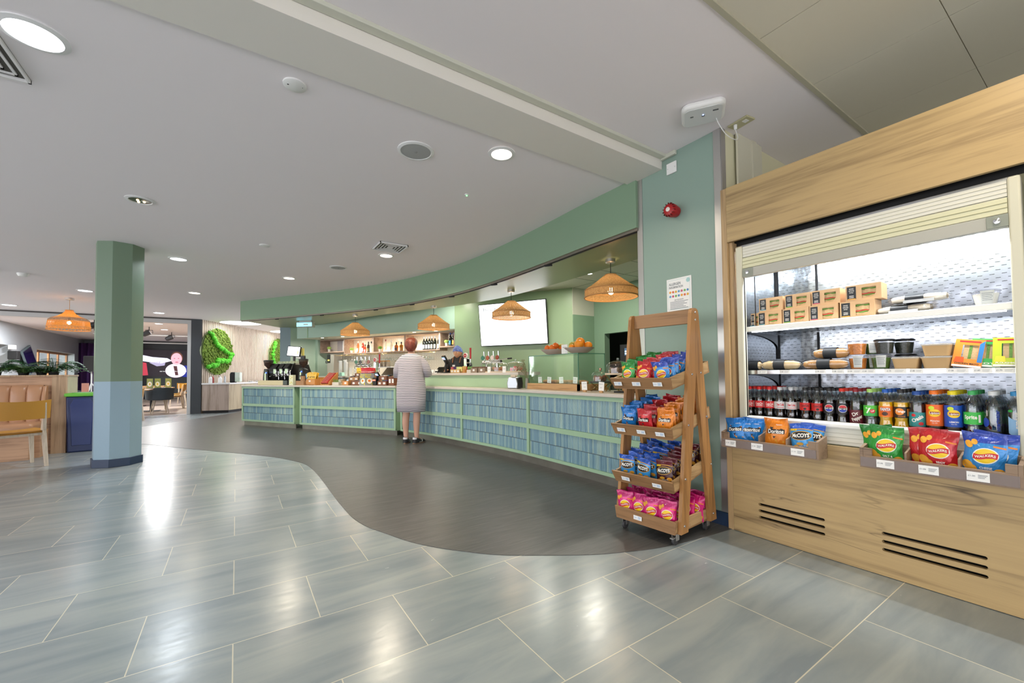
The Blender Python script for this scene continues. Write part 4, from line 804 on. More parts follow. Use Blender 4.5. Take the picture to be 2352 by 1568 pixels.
for k, (z0, ang) in enumerate(TR):
    M = Matrix.Translation((-.265, 0, z0)) @ Matrix.Rotation(R_(-ang), 4, 'Y'); Lx = .51 if k < 3 else .50
    mb = MB(M); sl = .018 if k < 3 else 0
    mb.add([(-sl, -.236, .075), (-sl, .236, .075), (0, -.224, 0), (0, .224, 0), (.016 - sl, -.23, .075), (.016 - sl, .23, .075), (.016, -.22, 0), (.016, .22, 0)], [(0, 2, 3, 1), (4, 5, 7, 6), (0, 1, 5, 4), (2, 6, 7, 3), (0, 4, 6, 2), (1, 3, 7, 5)])
    tr = mb.build('tray_front', RACKY, rk, smooth=False, bevel=.002); MB(M).bb((Lx - .016, -.222, 0), (Lx, .222, .075)).build('tray_end', RACKY, rk, smooth=False, bevel=.002)
    MB(M).bb((0, -.222, -.006), (Lx, .222, .004)).build('tray_base', RACKY, rk, smooth=False)
    for s_ in (-1, 1): MB(M).bb((.014, s_ * .222 - (.014 if s_ > 0 else 0), 0), (Lx - .012, s_ * .222 + (.014 if s_ < 0 else 0), .072)).build('tray_side', RACKX, rk, smooth=False, bevel=.001)
    for j, y in enumerate(((.17, .02, -.14), (.15, -.01, -.15), (.12, -.12), (.04,))[k]):
        Mt = M @ Matrix.Translation((-.001 - sl * .5, y, .036)) @ Matrix.Rotation(R_(-10 if k < 3 else 0), 4, 'Y'); c = MB(Mt).bb((-.0095, -.032, -.014), (-.008, .032, .014)).build('price_ticket', CARD, tr, smooth=False)
        mb = MB(Mt); f = plane_fn((-.0102, 0, 0), (0, -1, 0), (0, 0, 1)); txadd(mb, '£1.%d5' % (k + 1), f, .011, .020, at=(-.018, 0))
        for q in range(3): quadpatch(mb, f, .002, .006 - q * .006, .026 - q * .002, .008 - q * .006, nu=1, nv=1)
        mb.build('price_print', LBL, tr, smooth=False)
    trays.append(M)
for x, y in ((-.20, .19), (-.20, -.19), (.20, -.19), (.20, .19)):
    c = MB().bb((x - .022, y - .022, .078), (x + .022, y + .022, .084)).prism([(x - .018, y - .016), (x + .018, y - .016), (x + .018, y - .013), (x - .018, y - .013)], .03, .08).prism([(x - .018, y + .013), (x + .018, y + .013), (x + .018, y + .016), (x - .018, y + .016)], .03, .08).build('castor', ALU, rk, smooth=False)
    MB(Matrix.Translation((x - .008, y, .0285)) @ Matrix.Rotation(R_(90), 4, 'X')).lathe([(.022, -.010), (.0275, -.008), (.0275, .008), (.022, .010)], 20).build('wheel', pm('castor_rubber', '#3c3c3e', .5), c)
    if x < 0 and y < 0: MB().bb((x - .05, y - .01, .045), (x - .015, y + .01, .052)).build('brake', ALU, c, smooth=False)
rnd = random.Random(11); Rm = Matrix.Translation((*RK, 0)) @ Matrix.Rotation(RZ, 4, 'Z')
TN = ['top', 'second', 'third', 'bottom']; ON = ['front', 'second', 'third', 'fourth', 'fifth', 'sixth', 'seventh', 'eighth']
COLS = [[('green', .148), ('red', .005), ('blue', -.138)], [('tblue', .148), ('tred', .008), ('torange', -.135)], [('mblue', .150), ('mblue', .020), ('mmaroon', -.125)], [('pink', .160), ('pink', .055), ('pink', -.055), ('pink', -.160)]]
for k, M in enumerate(trays):
    for j, (fl_, y) in enumerate(COLS[k]):
        nr = 7 if k < 3 else 6
        for r in range(nr):
            s = .86 if k < 3 else .93; lx = .055 + r * (.062 if k < 3 else .072) + rnd.uniform(-.006, .006); yy = y + rnd.uniform(-.012, .012); lean = rnd.uniform(-.25, .10) if k < 3 else rnd.uniform(-.08, .08)
            if k == 0 and j == 0 and r == 0: lean, yy = .0, y - .01
            p = Rm @ M @ Vector((lx, max(-.15, min(.15, yy)) if k < 3 else yy * .97, .006)); hid = ', behind the row before' if 0 else ''
            side = ['left', 'centre', 'right'][j] if k < 3 else ['far left', 'centre-left', 'centre-right', 'right'][j]
            pack(fl_, p, FACE + RZ + rnd.uniform(-.22, .22), lean - (R_(0) if k < 3 else 0), rnd.uniform(-.14, .14), '%s crisp packet, %s row of the %s column, %s rack tray' % (NAMEF[fl_], ON[r], side, TN[k]), '%s tray crisp packets on the rack' % TN[k], s)
# ---------------- bottles in the chiller ----------------
PET = thinglass('pet_plastic', (.93, .96, .97), .5)
def drink(n, col, r=.08): return pm('drink_' + n, col, r, coat=.4)
COLA = drink('cola', '#120806'); CLEARW = thinglass('water_clear', (.82, .88, .9), .6); ORG = drink('orange', '#e8b010'); PURP = drink('berry', '#1c1018'); TEA = drink('tea', '#3a1a08')
def bottle_proto(key):
    prof, H, dr, fill, lab, lc, cap, deco = BOT[key]
    parts = []
    parts.append(('bottle_body', MB().lathe(prof, 20, cap=False).mesh('bottle', [PET])))
    if dr: parts.append(('drink', MB().lathe([(max(.001, r - .0012), z + .001) for r, z in prof if z < fill] , 20).mesh('drink', [dr])))
    rc = prof[-1][0] + .0022; parts.append(('cap', MB().lathe([(rc, H - .020), (rc, H - .003), (rc - .002, H), (.001, H)], 20, cap=False).mesh('cap', [pm('cap_' + cap, cap, .4)])))
    if lab:
        z0, z1 = lab; pr = [(r, z) for r, z in prof if z0 < z < z1]; r0 = max([r for r, z in pr] + [interp(prof, z0), interp(prof, z1)]) + .0006
        parts.append(('label', MB().lathe([(r0, z0), (r0, z1)], 24, cap=False).mesh('label', [pm('label_' + lc, lc, .4)])))
        if deco:
            zc = (z0 + z1) / 2
            def f(x, y, e=0): a = x / r0; R = r0 + .0005 + e; return Vector((-R * cos(a), -R * sin(a), zc + y))
            mb = MB(); mats = deco(mb, f, z1 - z0); parts.append(('lettering', mb.mesh('lettering', mats, False)))
    return parts
def interp(p, z):
    for (r0, z0), (r1, z1) in zip(p[:-1], p[1:]):
        if z0 <= z <= z1 and z1 > z0: return r0 + (r1 - r0) * (z - z0) / (z1 - z0)
    return p[-1][0]
CONT = [(.001, .002), (.022, 0), (.028, .006), (.0305, .03), (.0275, .065), (.0275, .08), (.031, .10), (.0315, .145), (.029, .165), (.021, .19), (.0135, .207), (.0125, .212), (.0125, .225)]
STR = [(.001, .002), (.024, 0), (.030, .006), (.0315, .04), (.027, .062), (.027, .072), (.0315, .09), (.0315, .15), (.030, .168), (.022, .194), (.0135, .210), (.0125, .214), (.0125, .225)]
WIDE = [(.001, .002), (.026, 0), (.032, .006), (.033, .05), (.0325, .12), (.033, .150), (.031, .172), (.023, .198), (.017, .206), (.0165, .21), (.0165, .222)]
SMART = [(.001, .002), (.027, 0), (.034, .006), (.0345, .05), (.0345, .135), (.032, .165), (.025, .192), (.0155, .206), (.0145, .21), (.0145, .224)]
SILV, DRED, CRW = pm('print_silver', '#c9ccce', .3, .3), pm('print_dark_red', '#8a1020', .4), pm('print_blue', '#1c3fa8', .4)
GRN, LIM = pm('print_green', '#2fa84a', .4), pm('print_lime', '#c8dc30', .4)
def d_cola(mb, f, h): txadd(mb, 'Coca-Cola', f, .024, .046, 0, .015, at=(0, .004)); quadpatch(mb, f, .028, -.02, .036, .02, 0, 2, 1); mb.grid(lambda u, v: f(-.022 + u * .044, -.014 + .004 * sin(u * pi) + v * .003), 8, 1, 0); return [WHP]
def d_diet(mb, f, h): txadd(mb, 'Diet Coke', f, .022, .044, 0, .03, at=(0, .004)); quadpatch(mb, f, -.02, -.016, .02, -.013, 0); return [REDP]
def d_zero(mb, f, h): txadd(mb, 'Coca-Cola', f, .022, .044, 0, .015, at=(0, .006)); ellipse(mb, f, 0, -.014, .008, .007); quadpatch(mb, f, .028, -.02, .036, .02, 0, 2, 1); return [BLKP]
def d_pepsi(mb, f, h):
    ellipse(mb, f, 0, 0, .023, .023, 0); g = lambda x, y: f(x, y, .0004)
    ellipse(mb, g, 0, .0, .021, .021, 1, y0=.28); ellipse(mb, g, 0, .0, .021, .021, 2, y1=-.28); txadd(mb, 'PEPSI', lambda x, y: f(x, y, .0008), .013, .034, 3, .03); return [WHP, REDP, CRW, BLKP]
def d_cherry(mb, f, h): m = d_pepsi(mb, f, h); txadd(mb, 'MAX', f, .012, .03, 1, .03, rot=R_(90), at=(.034, 0)); return m
def d_pep(mb, f, h): txadd(mb, 'Dr', lambda x, y: f(x, y, .0004), .028, None, 0, .02, rot=R_(28), at=(-.006, .016)); txadd(mb, 'Pepper', lambda x, y: f(x, y, .0004), .028, .056, 0, .02, rot=R_(28), at=(.004, -.008)); return [WHP]
def d_7(mb, f, h):
    mb.grid(lambda u, v: f(-.03 + u * .07, -h / 2 + v * (h * .25 + h * .35 * u)), 8, 3, 1); txadd(mb, '7', lambda x, y: f(x, y, .0005), .046, None, 0, .02, at=(-.016, .0)); ellipse(mb, lambda x, y: f(x, y, .0005), .004, -.002, .013, .012, 2); txadd(mb, 'UP', lambda x, y: f(x, y, .001), .014, .015, 0, .02, at=(.004, -.002)); return [WHP, GRN, REDP]
def d_fanta(mb, f, h): quadpatch(mb, f, -.025, -.022, .02, .004, 1); ellipse(mb, f, -.002, -.012, .013, .011, 2); txadd(mb, 'FANTA', lambda x, y: f(x, y, .0006), .022, .044, 3, .07, at=(0, .012)); txadd(mb, 'FANTA', lambda x, y: f(x, y, .001), .022, .044, 0, .03, at=(0, .012)); return [WHP, pm('label_deep_orange', '#d85f10', .4), pm('print_brown', '#30180c', .4), CRW]
def d_tango(mb, f, h): ellipse(mb, f, -.006, .004, .020, .019, 1); txadd(mb, 'Tango', lambda x, y: f(x, y, .0006), .018, .040, 0, .03, at=(-.002, .006)); quadpatch(mb, f, .028, -.02, .04, .02, 1); txadd(mb, 'ORANGE', f, .008, .03, 1, at=(.002, -.022)); return [WHP, ORP]
def d_oasis(mb, f, h): txadd(mb, 'Oasis', f, .026, .054, 0, .03, rot=R_(35), at=(-.002, .004)); ellipse(mb, f, .012, -.022, .011, .009, 1); ellipse(mb, f, -.018, .022, .009, .008, 1); return [WHP, REDP]
def d_lip(txt, c):
    def g(mb, f, h):
        ellipse(mb, f, 0, .012, .024, .020, 1); quadpatch(mb, lambda x, y: f(x, y, .0004), -.019, .005, .019, .018, 2); txadd(mb, 'Lipton', lambda x, y: f(x, y, .001), .014, .036, 0, .02, at=(0, .0115))
        ellipse(mb, f, -.012, .038, .012, .010, 4); txadd(mb, txt, f, .011, .034, 0, .02, at=(0, -.030)); txadd(mb, 'ICE TEA', f, .006, .02, 0, at=(0, -.041)); return [WHP, YEL, DRED, c, LIM]
    return g
def d_sprite(mb, f, h): txadd(mb, 'Sprite', f, .026, .046, 0, .03, at=(-.008, .005)); quadpatch(mb, f, .02, -.02, .03, .018, 0); return [WHP]
def d_smart1(mb, f, h): txadd(mb, 'smartwater', f, .021, .10, 0, .02, rot=R_(90), at=(.004, 0)); ellipse(mb, f, -.038, -.01, .014, .022, 0); txadd(mb, 'water', f, .012, .03, 1, rot=R_(90), at=(-.032, .035)); return [CRW, WHP]
def d_smart2(mb, f, h): mb.grid(lambda u, v: f(-.03 + u * .055, -.055 + .012 * sin(pi * u) * -1 + v * (.075 + .02 * (u - .5) ** 2)), 10, 4, 2); txadd(mb, 'smart', lambda x, y: f(x, y, .0006), .030, .078, 1, .03, rot=R_(90), at=(.000, .006)); txadd(mb, 'water', f, .014, .04, 1, .01, rot=R_(90), at=(.024, .02)); ellipse(mb, f, -.022, .05, .008, .006, 3); return [CRW, WHP, pm('print_sky', '#8fbce6', .4), GRN]
BOT = {'cola': (CONT, .24, COLA, .175, (.095, .143), '#c8141c', '#d8201c', d_cola), 'diet': (CONT, .24, COLA, .175, (.095, .143), '#cfcfd0', '#c4c8cc', d_diet), 'zero': (CONT, .24, COLA, .175, (.095, .143), '#c4201c', '#1a1a1c', d_zero),
       'pepsi': (STR, .24, COLA, .18, (.085, .150), '#15161c', '#1c1c1e', d_pepsi), 'cherry': (STR, .24, COLA, .18, (.085, .150), '#16141a', '#d83020', d_cherry), 'pepper': (STR, .24, COLA, .18, (.035, .115), '#5c1420', '#8e1c28', d_pep),
       'lime': (STR, .24, CLEARW, .175, (.085, .145), '#4fbf3c', '#a8d870', d_7), 'fanta': (STR, .24, ORG, .178, (.085, .145), '#ee7a18', '#2460c0', d_fanta), 'tango': (STR, .24, ORG, .172, (.085, .145), '#1a1614', '#28282a', d_tango),
       'berry': (WIDE, .232, PURP, .18, (.045, .12), '#2c8c90', '#2050a0', d_oasis), 'peach': (WIDE, .238, TEA, .175, (.055, .165), '#e8661c', '#f07820', d_lip('PEACH', ORP)), 'lemon': (WIDE, .238, TEA, .175, (.055, .165), '#1c50b8', '#f0dc20', d_lip('LEMON', CRW)),
       'green': (STR, .24, CLEARW, .18, (.075, .135), '#3cb848', '#48b868', d_sprite), 'water': (SMART, .24, CLEARW, .18, (.04, .16), None, '#e4e8ea', d_smart1), 'waterb': (SMART, .24, CLEARW, .18, (.04, .16), None, '#3c9cdc', d_smart2)}
BD = {'cola': 'red-labelled cola bottle with red cap', 'diet': 'silver-labelled cola bottle with silver cap', 'zero': 'red-labelled cola bottle with black cap', 'pepsi': 'black-labelled cola bottle with a round logo and black cap', 'cherry': 'black-labelled cola bottle with red cap', 'pepper': 'maroon-labelled dark soda bottle', 'lime': 'green-labelled clear lemonade bottle with lime cap', 'fanta': 'orange-labelled yellow soda bottle with blue cap', 'tango': 'black-labelled yellow soda bottle with black cap',
      'berry': 'teal-labelled berry drink bottle with blue cap', 'peach': 'peach iced tea bottle with orange cap', 'lemon': 'lemon iced tea bottle with yellow cap', 'green': 'green-labelled clear soda bottle with green cap', 'water': 'clear water bottle with white cap', 'waterb': 'clear water bottle with light blue cap'}
BP_ = {}
def place_bottle(key, x, y, rz, label, row):
    if key not in BP_:
        k2 = BOT[key]
        if k2[5] is None:   # printed straight on the plastic
            b = list(k2); b[5] = '#fff'; BOT[key] = tuple(b); parts = [q for q in bottle_proto(key) if q[0] != 'label']; BOT[key] = k2
        else: parts = bottle_proto(key)
        BP_[key] = parts
    t = T('drink_bottle', label, 'bottle', (x, y, .7575), rz, group='drink bottles on the chiller base, row %d' % (row + 1))
    for n, me in BP_[key]:
        if row > 0 and n == 'lettering': continue
        link(me, n, t)
LANES = [(1.550, 'cola'), (1.484, 'cola'), (1.417, 'cola'), (1.351, 'diet'), (1.283, 'diet'), (1.200, 'zero'), (1.134, 'zero'), (1.069, 'pepsi'), (1.004, 'cherry'), (.937, 'pepper'), (.87, 'lime'), (.801, 'fanta'), (.736, 'tango'), (.671, 'berry'), (.604, 'peach'), (.536, 'lemon'), (.468, 'green'), (.398, 'water'), (.342 - .014, 'waterb')]
seen = {}
rb = random.Random(5)
for y, k in LANES:
    seen[k] = seen.get(k, 0) + 1; tot = sum(1 for q in LANES if q[1] == k); wh = '' if tot == 1 else [', leftmost lane', ', second lane', ', third lane'][seen[k] - 1]
    for row in range(4):
        x = 3.068 + row * .0725; place_bottle(k, x, y + (rb.uniform(-.001, .001) if row else 0), R_(16 + rb.uniform(-8, 8)) + (rb.uniform(-1, 1) if row else 0), '%s%s, %s row of the chiller base' % (BD[k], wh, ['front', 'second', 'third', 'back'][row]), row)
# ---------------- sandwiches, wraps and pots on the shelves ----------------
KRAFT = pm('kraft_card', '#c9a47a', .6); BREAD = pm('bread', '#d8b888', .8, vary=.2, bumpy=(60, .4)); CRUST = pm('crust', '#b07a40', .7, vary=.2); LETT = pm('lettuce', '#6a9a3a', .6, vary=.3, bumpy=(90, .5)); TOM = pm('tomato', '#c8482c', .4); BLKL = pm('black_label', '#22262a', .5); FILM = thinglass('cling_film', (.97, .97, .97), .8)
def sbox(y, z, label, strip, x=3.062, w=.152, h=.100, d=.115, fill=LETT, yaw=0):
    t = T('sandwich_box', label, 'sandwich box', (x, y, z), yaw, group='kraft sandwich boxes on the upper chiller shelf')
    hole = [(w * (.13 - .5) + w * .33, h * .12), (w * (.13 - .5) + w * .33, h * .80), (w * .36, h * .80), (w * .36, h * .42), (w * .26, h * .12)]
    vs, fs = curve_mesh([(-w / 2, 0), (w / 2, 0), (w / 2, h), (-w / 2, h)], [hole], .0015)
    M = Matrix(((0, 0, 1, 0), (-1, 0, 0, 0), (0, 1, 0, 0), (0, 0, 0, 1)))
    mb = MB(M).add(vs, fs); mb.M = None; mb.bb((.001, -w / 2, h - .0015), (d, w / 2, h)).bb((.001, -w / 2, 0), (d, w / 2, .0015)).bb((.001, -w / 2, 0), (d, -w / 2 + .0015, h)).bb((.001, w / 2 - .0015, 0), (d, w / 2, h)).bb((d - .001, -w / 2, 0), (d, w / 2, h)); mb.build('carton', KRAFT, t, smooth=False)
    mb = MB(); 
    for k, (a, b, m) in enumerate(((.004, .028, 0), (.028, .036, 1), (.036, .044, 2), (.044, .068, 0), (.068, .076, 1), (.076, .094, 0))): mb.grid(lambda u, v: Vector((.010 + .003 * sin(u * 23 + k * 3), (.5 - u) * w * .92, (a + (b - a) * v + .002 * sin(u * 17 + k)) * h / .1)), 12, 2, m)
    mb.build('filling', [BREAD, fill, TOM], t)
    l = MB().bb((-.0016, w * .5 - w * .30, h * .10), (-.0008, w * .5 - w * .04, h * .92)).build('black_label', BLKL, t, smooth=False)
    mb = MB(); quadpatch(mb, plane_fn((-.0018, w * .33, h * .12), (0, -1, 0), (0, 0, 1)), -.019, -.002, .019, .002, nu=1, nv=1); mb.build('colour_strip', pm('strip' + strip, strip, .5), l, smooth=False)
    f = plane_fn((-.0019, w * .33, h * .6), (0, -1, 0), (0, 0, 1)); mb = MB()
    for k, (s_, q) in enumerate((('SMOKED', .022), ('HAM & EGG', .026), ('ON MALT', .020))): txadd(mb, s_, f, .011, q, at=(0, .016 - .011 * k))
    for k in range(3): quadpatch(mb, f, -.011, -.026 - .006 * k, .011, -.024 - .006 * k, nu=1, nv=1)
    mb.build('lettering', WHP, l, smooth=False); return t
z1 = 1.4185
for y, s_, lab in ((1.40, '#70b8c8', 'lower kraft sandwich box at the left end, blue-edged label'), (1.240, '#60b040', 'lower kraft sandwich box with green-edged black label'), (1.084, '#d05070', 'lower kraft sandwich box with pink-edged black label'), (.915, '#e8a020', 'lower kraft sandwich box with orange-edged label, next to the wraps')): sbox(y, z1, lab, s_, w=.165 if y < 1 else .152)
sbox(1.555 - .055, z1, 'added narrow kraft box for a glass reflection, beside the chiller frame', '#70b8c8', w=.045 + .03, x=3.09)  # extra box put in for the reflection in the side glass
for y, s_, lab in ((1.392, '#70b8c8', 'upper kraft sandwich box at the left end'), (1.228, '#60b040', 'upper kraft sandwich box with green-edged label'), (1.072, '#d05070', 'upper kraft sandwich box with pink-edged label'), (.885, '#e8a020', 'upper kraft sandwich box sticking up beside the wraps')): sbox(y, z1 + .101, lab, s_, x=3.066, h=.092, w=.165 if y < 1 else .150, yaw=R_(rb.uniform(-4, 4)))
def wrap(y, z, w, label, rz=0, x=3.11):
    t = T('wrapped_flatbread', label, 'wrap', (x, y, z), rz); g = lambda s: (lambda u, v: Vector((.055 * s * cos(2 * pi * v) * (1 - (2 * u - 1) ** 6 * .6), (.5 - u) * w, .026 + .024 * s * sin(2 * pi * v) * (1 - (2 * u - 1) ** 4 * .5))))
    MB().grid(lambda u, v: g(.88)(u * .86 + .07, v), 14, 16).build('bread', pm('pale_bread', '#e4d8c4', .7, vary=.1, bumpy=(50, .3)), t); MB().grid(g(1.0), 16, 16).build('film', FILM, t)
    MB().grid(lambda u, v: Vector((.0565 * cos(2 * pi * v), .005 + .045 - .075 * u, .026 + .0262 * sin(2 * pi * v))), 3, 24).build('band', BLKL, t); MB().bb((-.062, -.065, .0005), (-.058, .055, .016)).build('ticket', pm('small_print', '#c8ccd0', .5), t, smooth=False); return t
wrap(.715, z1, .25, 'lower film-wrapped flatbread with a black band on the upper chiller shelf'); wrap(.655, z1 + .051, .25, 'upper film-wrapped flatbread with a black band on the upper chiller shelf', R_(3))
def pot(y, z, label, cont, r0=.036, r1=.046, h=.078, lid=PLASTIC_CLEAR, x=3.10, ticket_=True, cover=0.82):
    t = T('deli_pot', label, 'food pot', (x, y, z), 0); MB().lathe([(r0 * .9, .001), (r0, 0), (r1, h)], 24, cap=True).build('pot', PLASTIC_CLEAR, t)
    MB().lathe([(r0 * .85, .002), (r0 * .96, .003), (r0 + (r1 - r0) * cover - .002, h * cover), (.001, h * cover + .004)], 20, cap=False).build('food', cont, t)
    MB().lathe([(r1 + .002, h - .004), (r1 + .003, h), (r1 - .004, h + .006), (.001, h + .007)], 24, cap=False).build('lid', lid, t)
    if ticket_:
        g = lambda u, v: Vector((-(r0 + (r1 - r0) * (.15 + .8 * v) + .0012) * cos(-.55 + 1.0 * u + .3), -(r0 + (r1 - r0) * (.15 + .8 * v) + .0012) * sin(-.55 + 1.0 * u + .3), h * (.12 + .88 * v))); l = MB().grid(g, 8, 2).build('paper_label', pm('paper_grey', '#c2c4c0', .6), t)
        mb = MB()
        for k in range(5): mb.grid(lambda u, v: g(.1 + .8 * u * (1 - .1 * (k % 2)), .78 - k * .13 + v * .03) * 1.0 + Vector((-.0006, 0, 0)), 4, 1)
        mb.build('small_print', INK, l, smooth=False)
    return t
PASTA = pm('pasta_tomato', '#c8782a', .45, vary=.5, bumpy=(70, .8)); OLIVE = pm('dark_food', '#1c2016', .5, vary=.5, bumpy=(80, .6)); SALAD = pm('salad_food', '#4a6a2a', .5, vary=.5, bumpy=(80, .8)); YOG = pm('yoghurt', '#e8e4d8', .5)
z2 = 1.1125
def mk_baguette(y, z, w, label, colr, x=3.075, tilt=0):
    t = T('wrapped_baguette', label, 'baguette', (x, y, z), tilt); n = lambda u: (1 - abs(2 * u - 1) ** 5) ** .5
    MB().grid(lambda u, v: Vector((.030 * n(u) * cos(2 * pi * v), (.5 - u) * w, .032 + .030 * n(u) * sin(2 * pi * v) + .0015 * sin(u * 40) * n(u))), 24, 16).build('bread', colr, t)
    MB().grid(lambda u, v: Vector((.033 * n(.02 + .96 * u) * cos(2 * pi * v) + .001 * sin(u * 50), (.5 - u) * w * 1.08, .0335 + .033 * n(.02 + .96 * u) * sin(2 * pi * v))), 22, 14).build('film', FILM, t)
    MB().grid(lambda u, v: Vector((.0345 * cos(2 * pi * v), .035 - .07 * u, .0345 + .0343 * sin(2 * pi * v))), 3, 24).build('band', BLKL, t)
BGT = pm('pale_baguette', '#d2b98c', .7, vary=.12); BGT2 = pm('toasted_baguette', '#b5874e', .7, vary=.3)
mk_baguette(1.52, z2, .10, 'short end of a wrapped roll by the left chiller frame', BGT, 3.09); mk_baguette(1.345, z2, .24, 'pale film-wrapped baguette with a black band, left on the middle chiller shelf', BGT); mk_baguette(1.09, z2, .24, 'toasted film-wrapped baguette with a black band on the middle chiller shelf', BGT2); mk_baguette(1.06, z2 + .068, .19, 'toasted film-wrapped baguette lying on top of the other one', BGT2, 3.09)
pot(.930, z2, 'lower pot of orange pasta with a paper label', PASTA); pot(.932, z2 + .086, 'upper pot of orange pasta with a clear lid', PASTA, .038, .048, .078, ticket_=False)
pot(.823, z2, 'lower green salad pot with a paper label', SALAD); pot(.806, z2 + .086, 'upper pot of dark food with a black lid', OLIVE, lid=BLACK, ticket_=False)
pot(.872, z2 + .086, 'upper green pot with grey paper label, behind the pasta pot', SALAD, x=3.16); pot(.875, z2, 'lower green pot behind the pasta pot', SALAD, x=3.17); pot(.74, z2, 'dark pot standing behind the kraft tubs', OLIVE, x=3.2, lid=BLACK, ticket_=False); pot(.745, z2 + .086, 'dark pot stacked at the back behind the kraft tubs', OLIVE, x=3.2, lid=BLACK, ticket_=False)
pot(.412, z1, 'clear yoghurt pot with granola and a white tag, right end of the upper shelf', YOG, .036, .050, .072, x=3.10)
def tub(y, z, label, x=3.11):
    t = T('kraft_tub', label, 'food tub', (x, y, z)); a, b, h = .047, .056, .058
    def ring(s, sx, zz): return [Vector((p[0] * sx, p[1], zz)) for p in rrect(s, s, .015, 4)]
    mb = MB(); R0, R1 = ring(a, 1, 0), ring(b, 1, h); n = len(R0); mb.add(R0 + R1, [(i, (i + 1) % n, n + (i + 1) % n, n + i) for i in range(n)] + [tuple(range(n))[::-1]]); mb.build('tub', pm('kraft_tub', '#c2a070', .6), t)
    R2, R3 = ring(b + .002, 1, h - .004), ring(b + .003, 1, h + .003); mb = MB().add(R2 + R3 + ring(b - .008, 1, h + .006), [(i, (i + 1) % n, n + (i + 1) % n, n + i) for i in range(n)] + [(n + i, n + (i + 1) % n, 2 * n + (i + 1) % n, 2 * n + i) for i in range(n)] + [tuple(range(2 * n, 3 * n))]); mb.build('lid', pm('clear_lid', '#e0dcd0', .15, alpha=.5), t)
tub(.712, z2, 'single kraft tub left of the stacked pair'); tub(.592, z2, 'bottom kraft tub of the stacked pair'); tub(.588, z2 + .0655, 'top kraft tub of the stacked pair')
def skillet(y, label, main, acc, txt, sx=0, x=3.075):
    t = T('sandwich_skillet', label, 'sandwich pack', (x, y, z2 + .004)); t.rotation_euler = (R_(sx), R_(8), R_(6)); w, h = .105, .142
    vs, fs = curve_mesh([(-w / 2, 0), (w / 2, 0), (w / 2 * .98, h), (-w / 2 * .98, h)], [[(-w * .22, h * .30), (w * .30, h * .30), (w * .30, h * .80), (-w * .22, h * .80)]], .0015)
    MB(Matrix(((0, 0, 1, 0), (-1, 0, 0, 0), (0, 1, 0, 0), (0, 0, 0, 1)))).add(vs, fs).build('card_front', pm('sk' + main, main, .45), t, smooth=False)
    MB().bb((.001, -w / 2 + .003, .002), (.05, w / 2 - .003, h - .004)).build('tray', PLASTIC_CLEAR, t, smooth=False)
    mb = MB(); mb.bb((.006, -w * .30, h * .2), (.04, -w * .10, h * .84)).bb((.004, -w * .10, h * .2), (.04, .0, h * .84), 1).bb((.006, 0, h * .2), (.04, w * .18, h * .84)); mb.build('sandwich', [BREAD, LETT], t, smooth=False)
    f = plane_fn((-.0018, 0, 0), (0, -1, 0), (0, 0, 1)); mb = MB(); polypatch(mb, f, [(w * .32, h * .2), (w * .48, h * .2), (w * .48, h * .98), (w * .32, h * .85)], 1); polypatch(mb, f, [(-w * .45, h * .16), (-w * .1, h * .16), (-w * .12, h * .36), (-w * .4, h * .36)], 0); quadpatch(mb, f, -w * .48, h * .01, w * .48, h * .075, 2); quadpatch(mb, f, -w * .35, h * .90, w * .35, h * .95, 3); mb.build('printed_shapes', [pm('ska' + acc, acc, .5), pm('skb' + acc, '#2c7cc0' if txt[0] == 'C' and 'MAYO' in txt else '#2a8a3c', .5), WHP, REDP], t, smooth=False)
    mb = MB(); txadd(mb, txt, plane_fn((-.0022, 0, h * .125), (0, -1, 0), (0, 0, 1)), .012, w * .8, 0, .02); mb.build('lettering', [BLKP if 'MAYO' in txt else WHP], t, smooth=False)
skillet(.487, 'leaning orange and blue sandwich pack on the middle chiller shelf', '#e88c28', '#e05a18', 'CHICKEN MAYO', 9); skillet(.425, 'green sandwich pack between the orange and yellow ones', '#3ba84c', '#1f7a34', 'ROOTS', 6, 3.09); skillet(.345, 'yellow-green sandwich pack at the right end of the middle chiller shelf', '#c4d430', '#e8d840', "PLOUGHMAN'S", 2)
# ---------------- bottle shelves behind the bar ----------------
SHW = wood('shelf_walnut', '#9a8272', '#83695a', 0, 1.2, .5)
ANG = math.atan2(UA.y, UA.x)       # local +x runs along the wall towards the viewer's right, local -y faces the bar
def wallpt(s, d=0, z=0): return (A0.x + UA.x * s + NA.x * d, A0.y + UA.y * s + NA.y * d, z)
sh = T('bottle_shelf_unit', 'walnut wall shelf of five open boxes holding bottles and small plants', 'shelf', wallpt(0), ANG)
for k, (a, b, z0) in enumerate(((0, .95, 1.70), (.95, 2.0, 1.64), (2.0, 3.05, 1.64), (3.05, 4.08, 1.64), (4.08, 4.50, 1.70))):
    c = MB(); c.bb((a, 0, z0), (b, .296, z0 + .028)).bb((a, 0, 2.03), (b, .296, 2.056)).bb((a, 0, z0 + .028), (a + .025, .296, 2.03)).bb((b - .025, 0, z0 + .028), (b, .296, 2.03)); bx = c.build('shelf_box', SHW, sh, smooth=False)
    if k in (0, 4): MB().bb((a + .34 if k == 0 else a + .1, .285, z0 + .028), (b - .025, .295, 2.03)).build('back_board', pm('grey_back', '#a39a98', .5), bx, smooth=False)
    else:
        MB().bb((a + .05, .262, z0 + .03), (b - .05, .285, z0 + .045)).build('light_strip', pm('shelf_glow', '#fff', .5, emit=(1, .82, .55), es=7), bx, smooth=False)
        lamp('shelf_lamp', ((a + b) / 2, .26, z0 + .06), 2.6, (1, .80, .52), .85, rot=(R_(160), 0, 0), parent=sh, sy=.02)
BR = pm('brass_rack', '#b59a62', .3, .9)
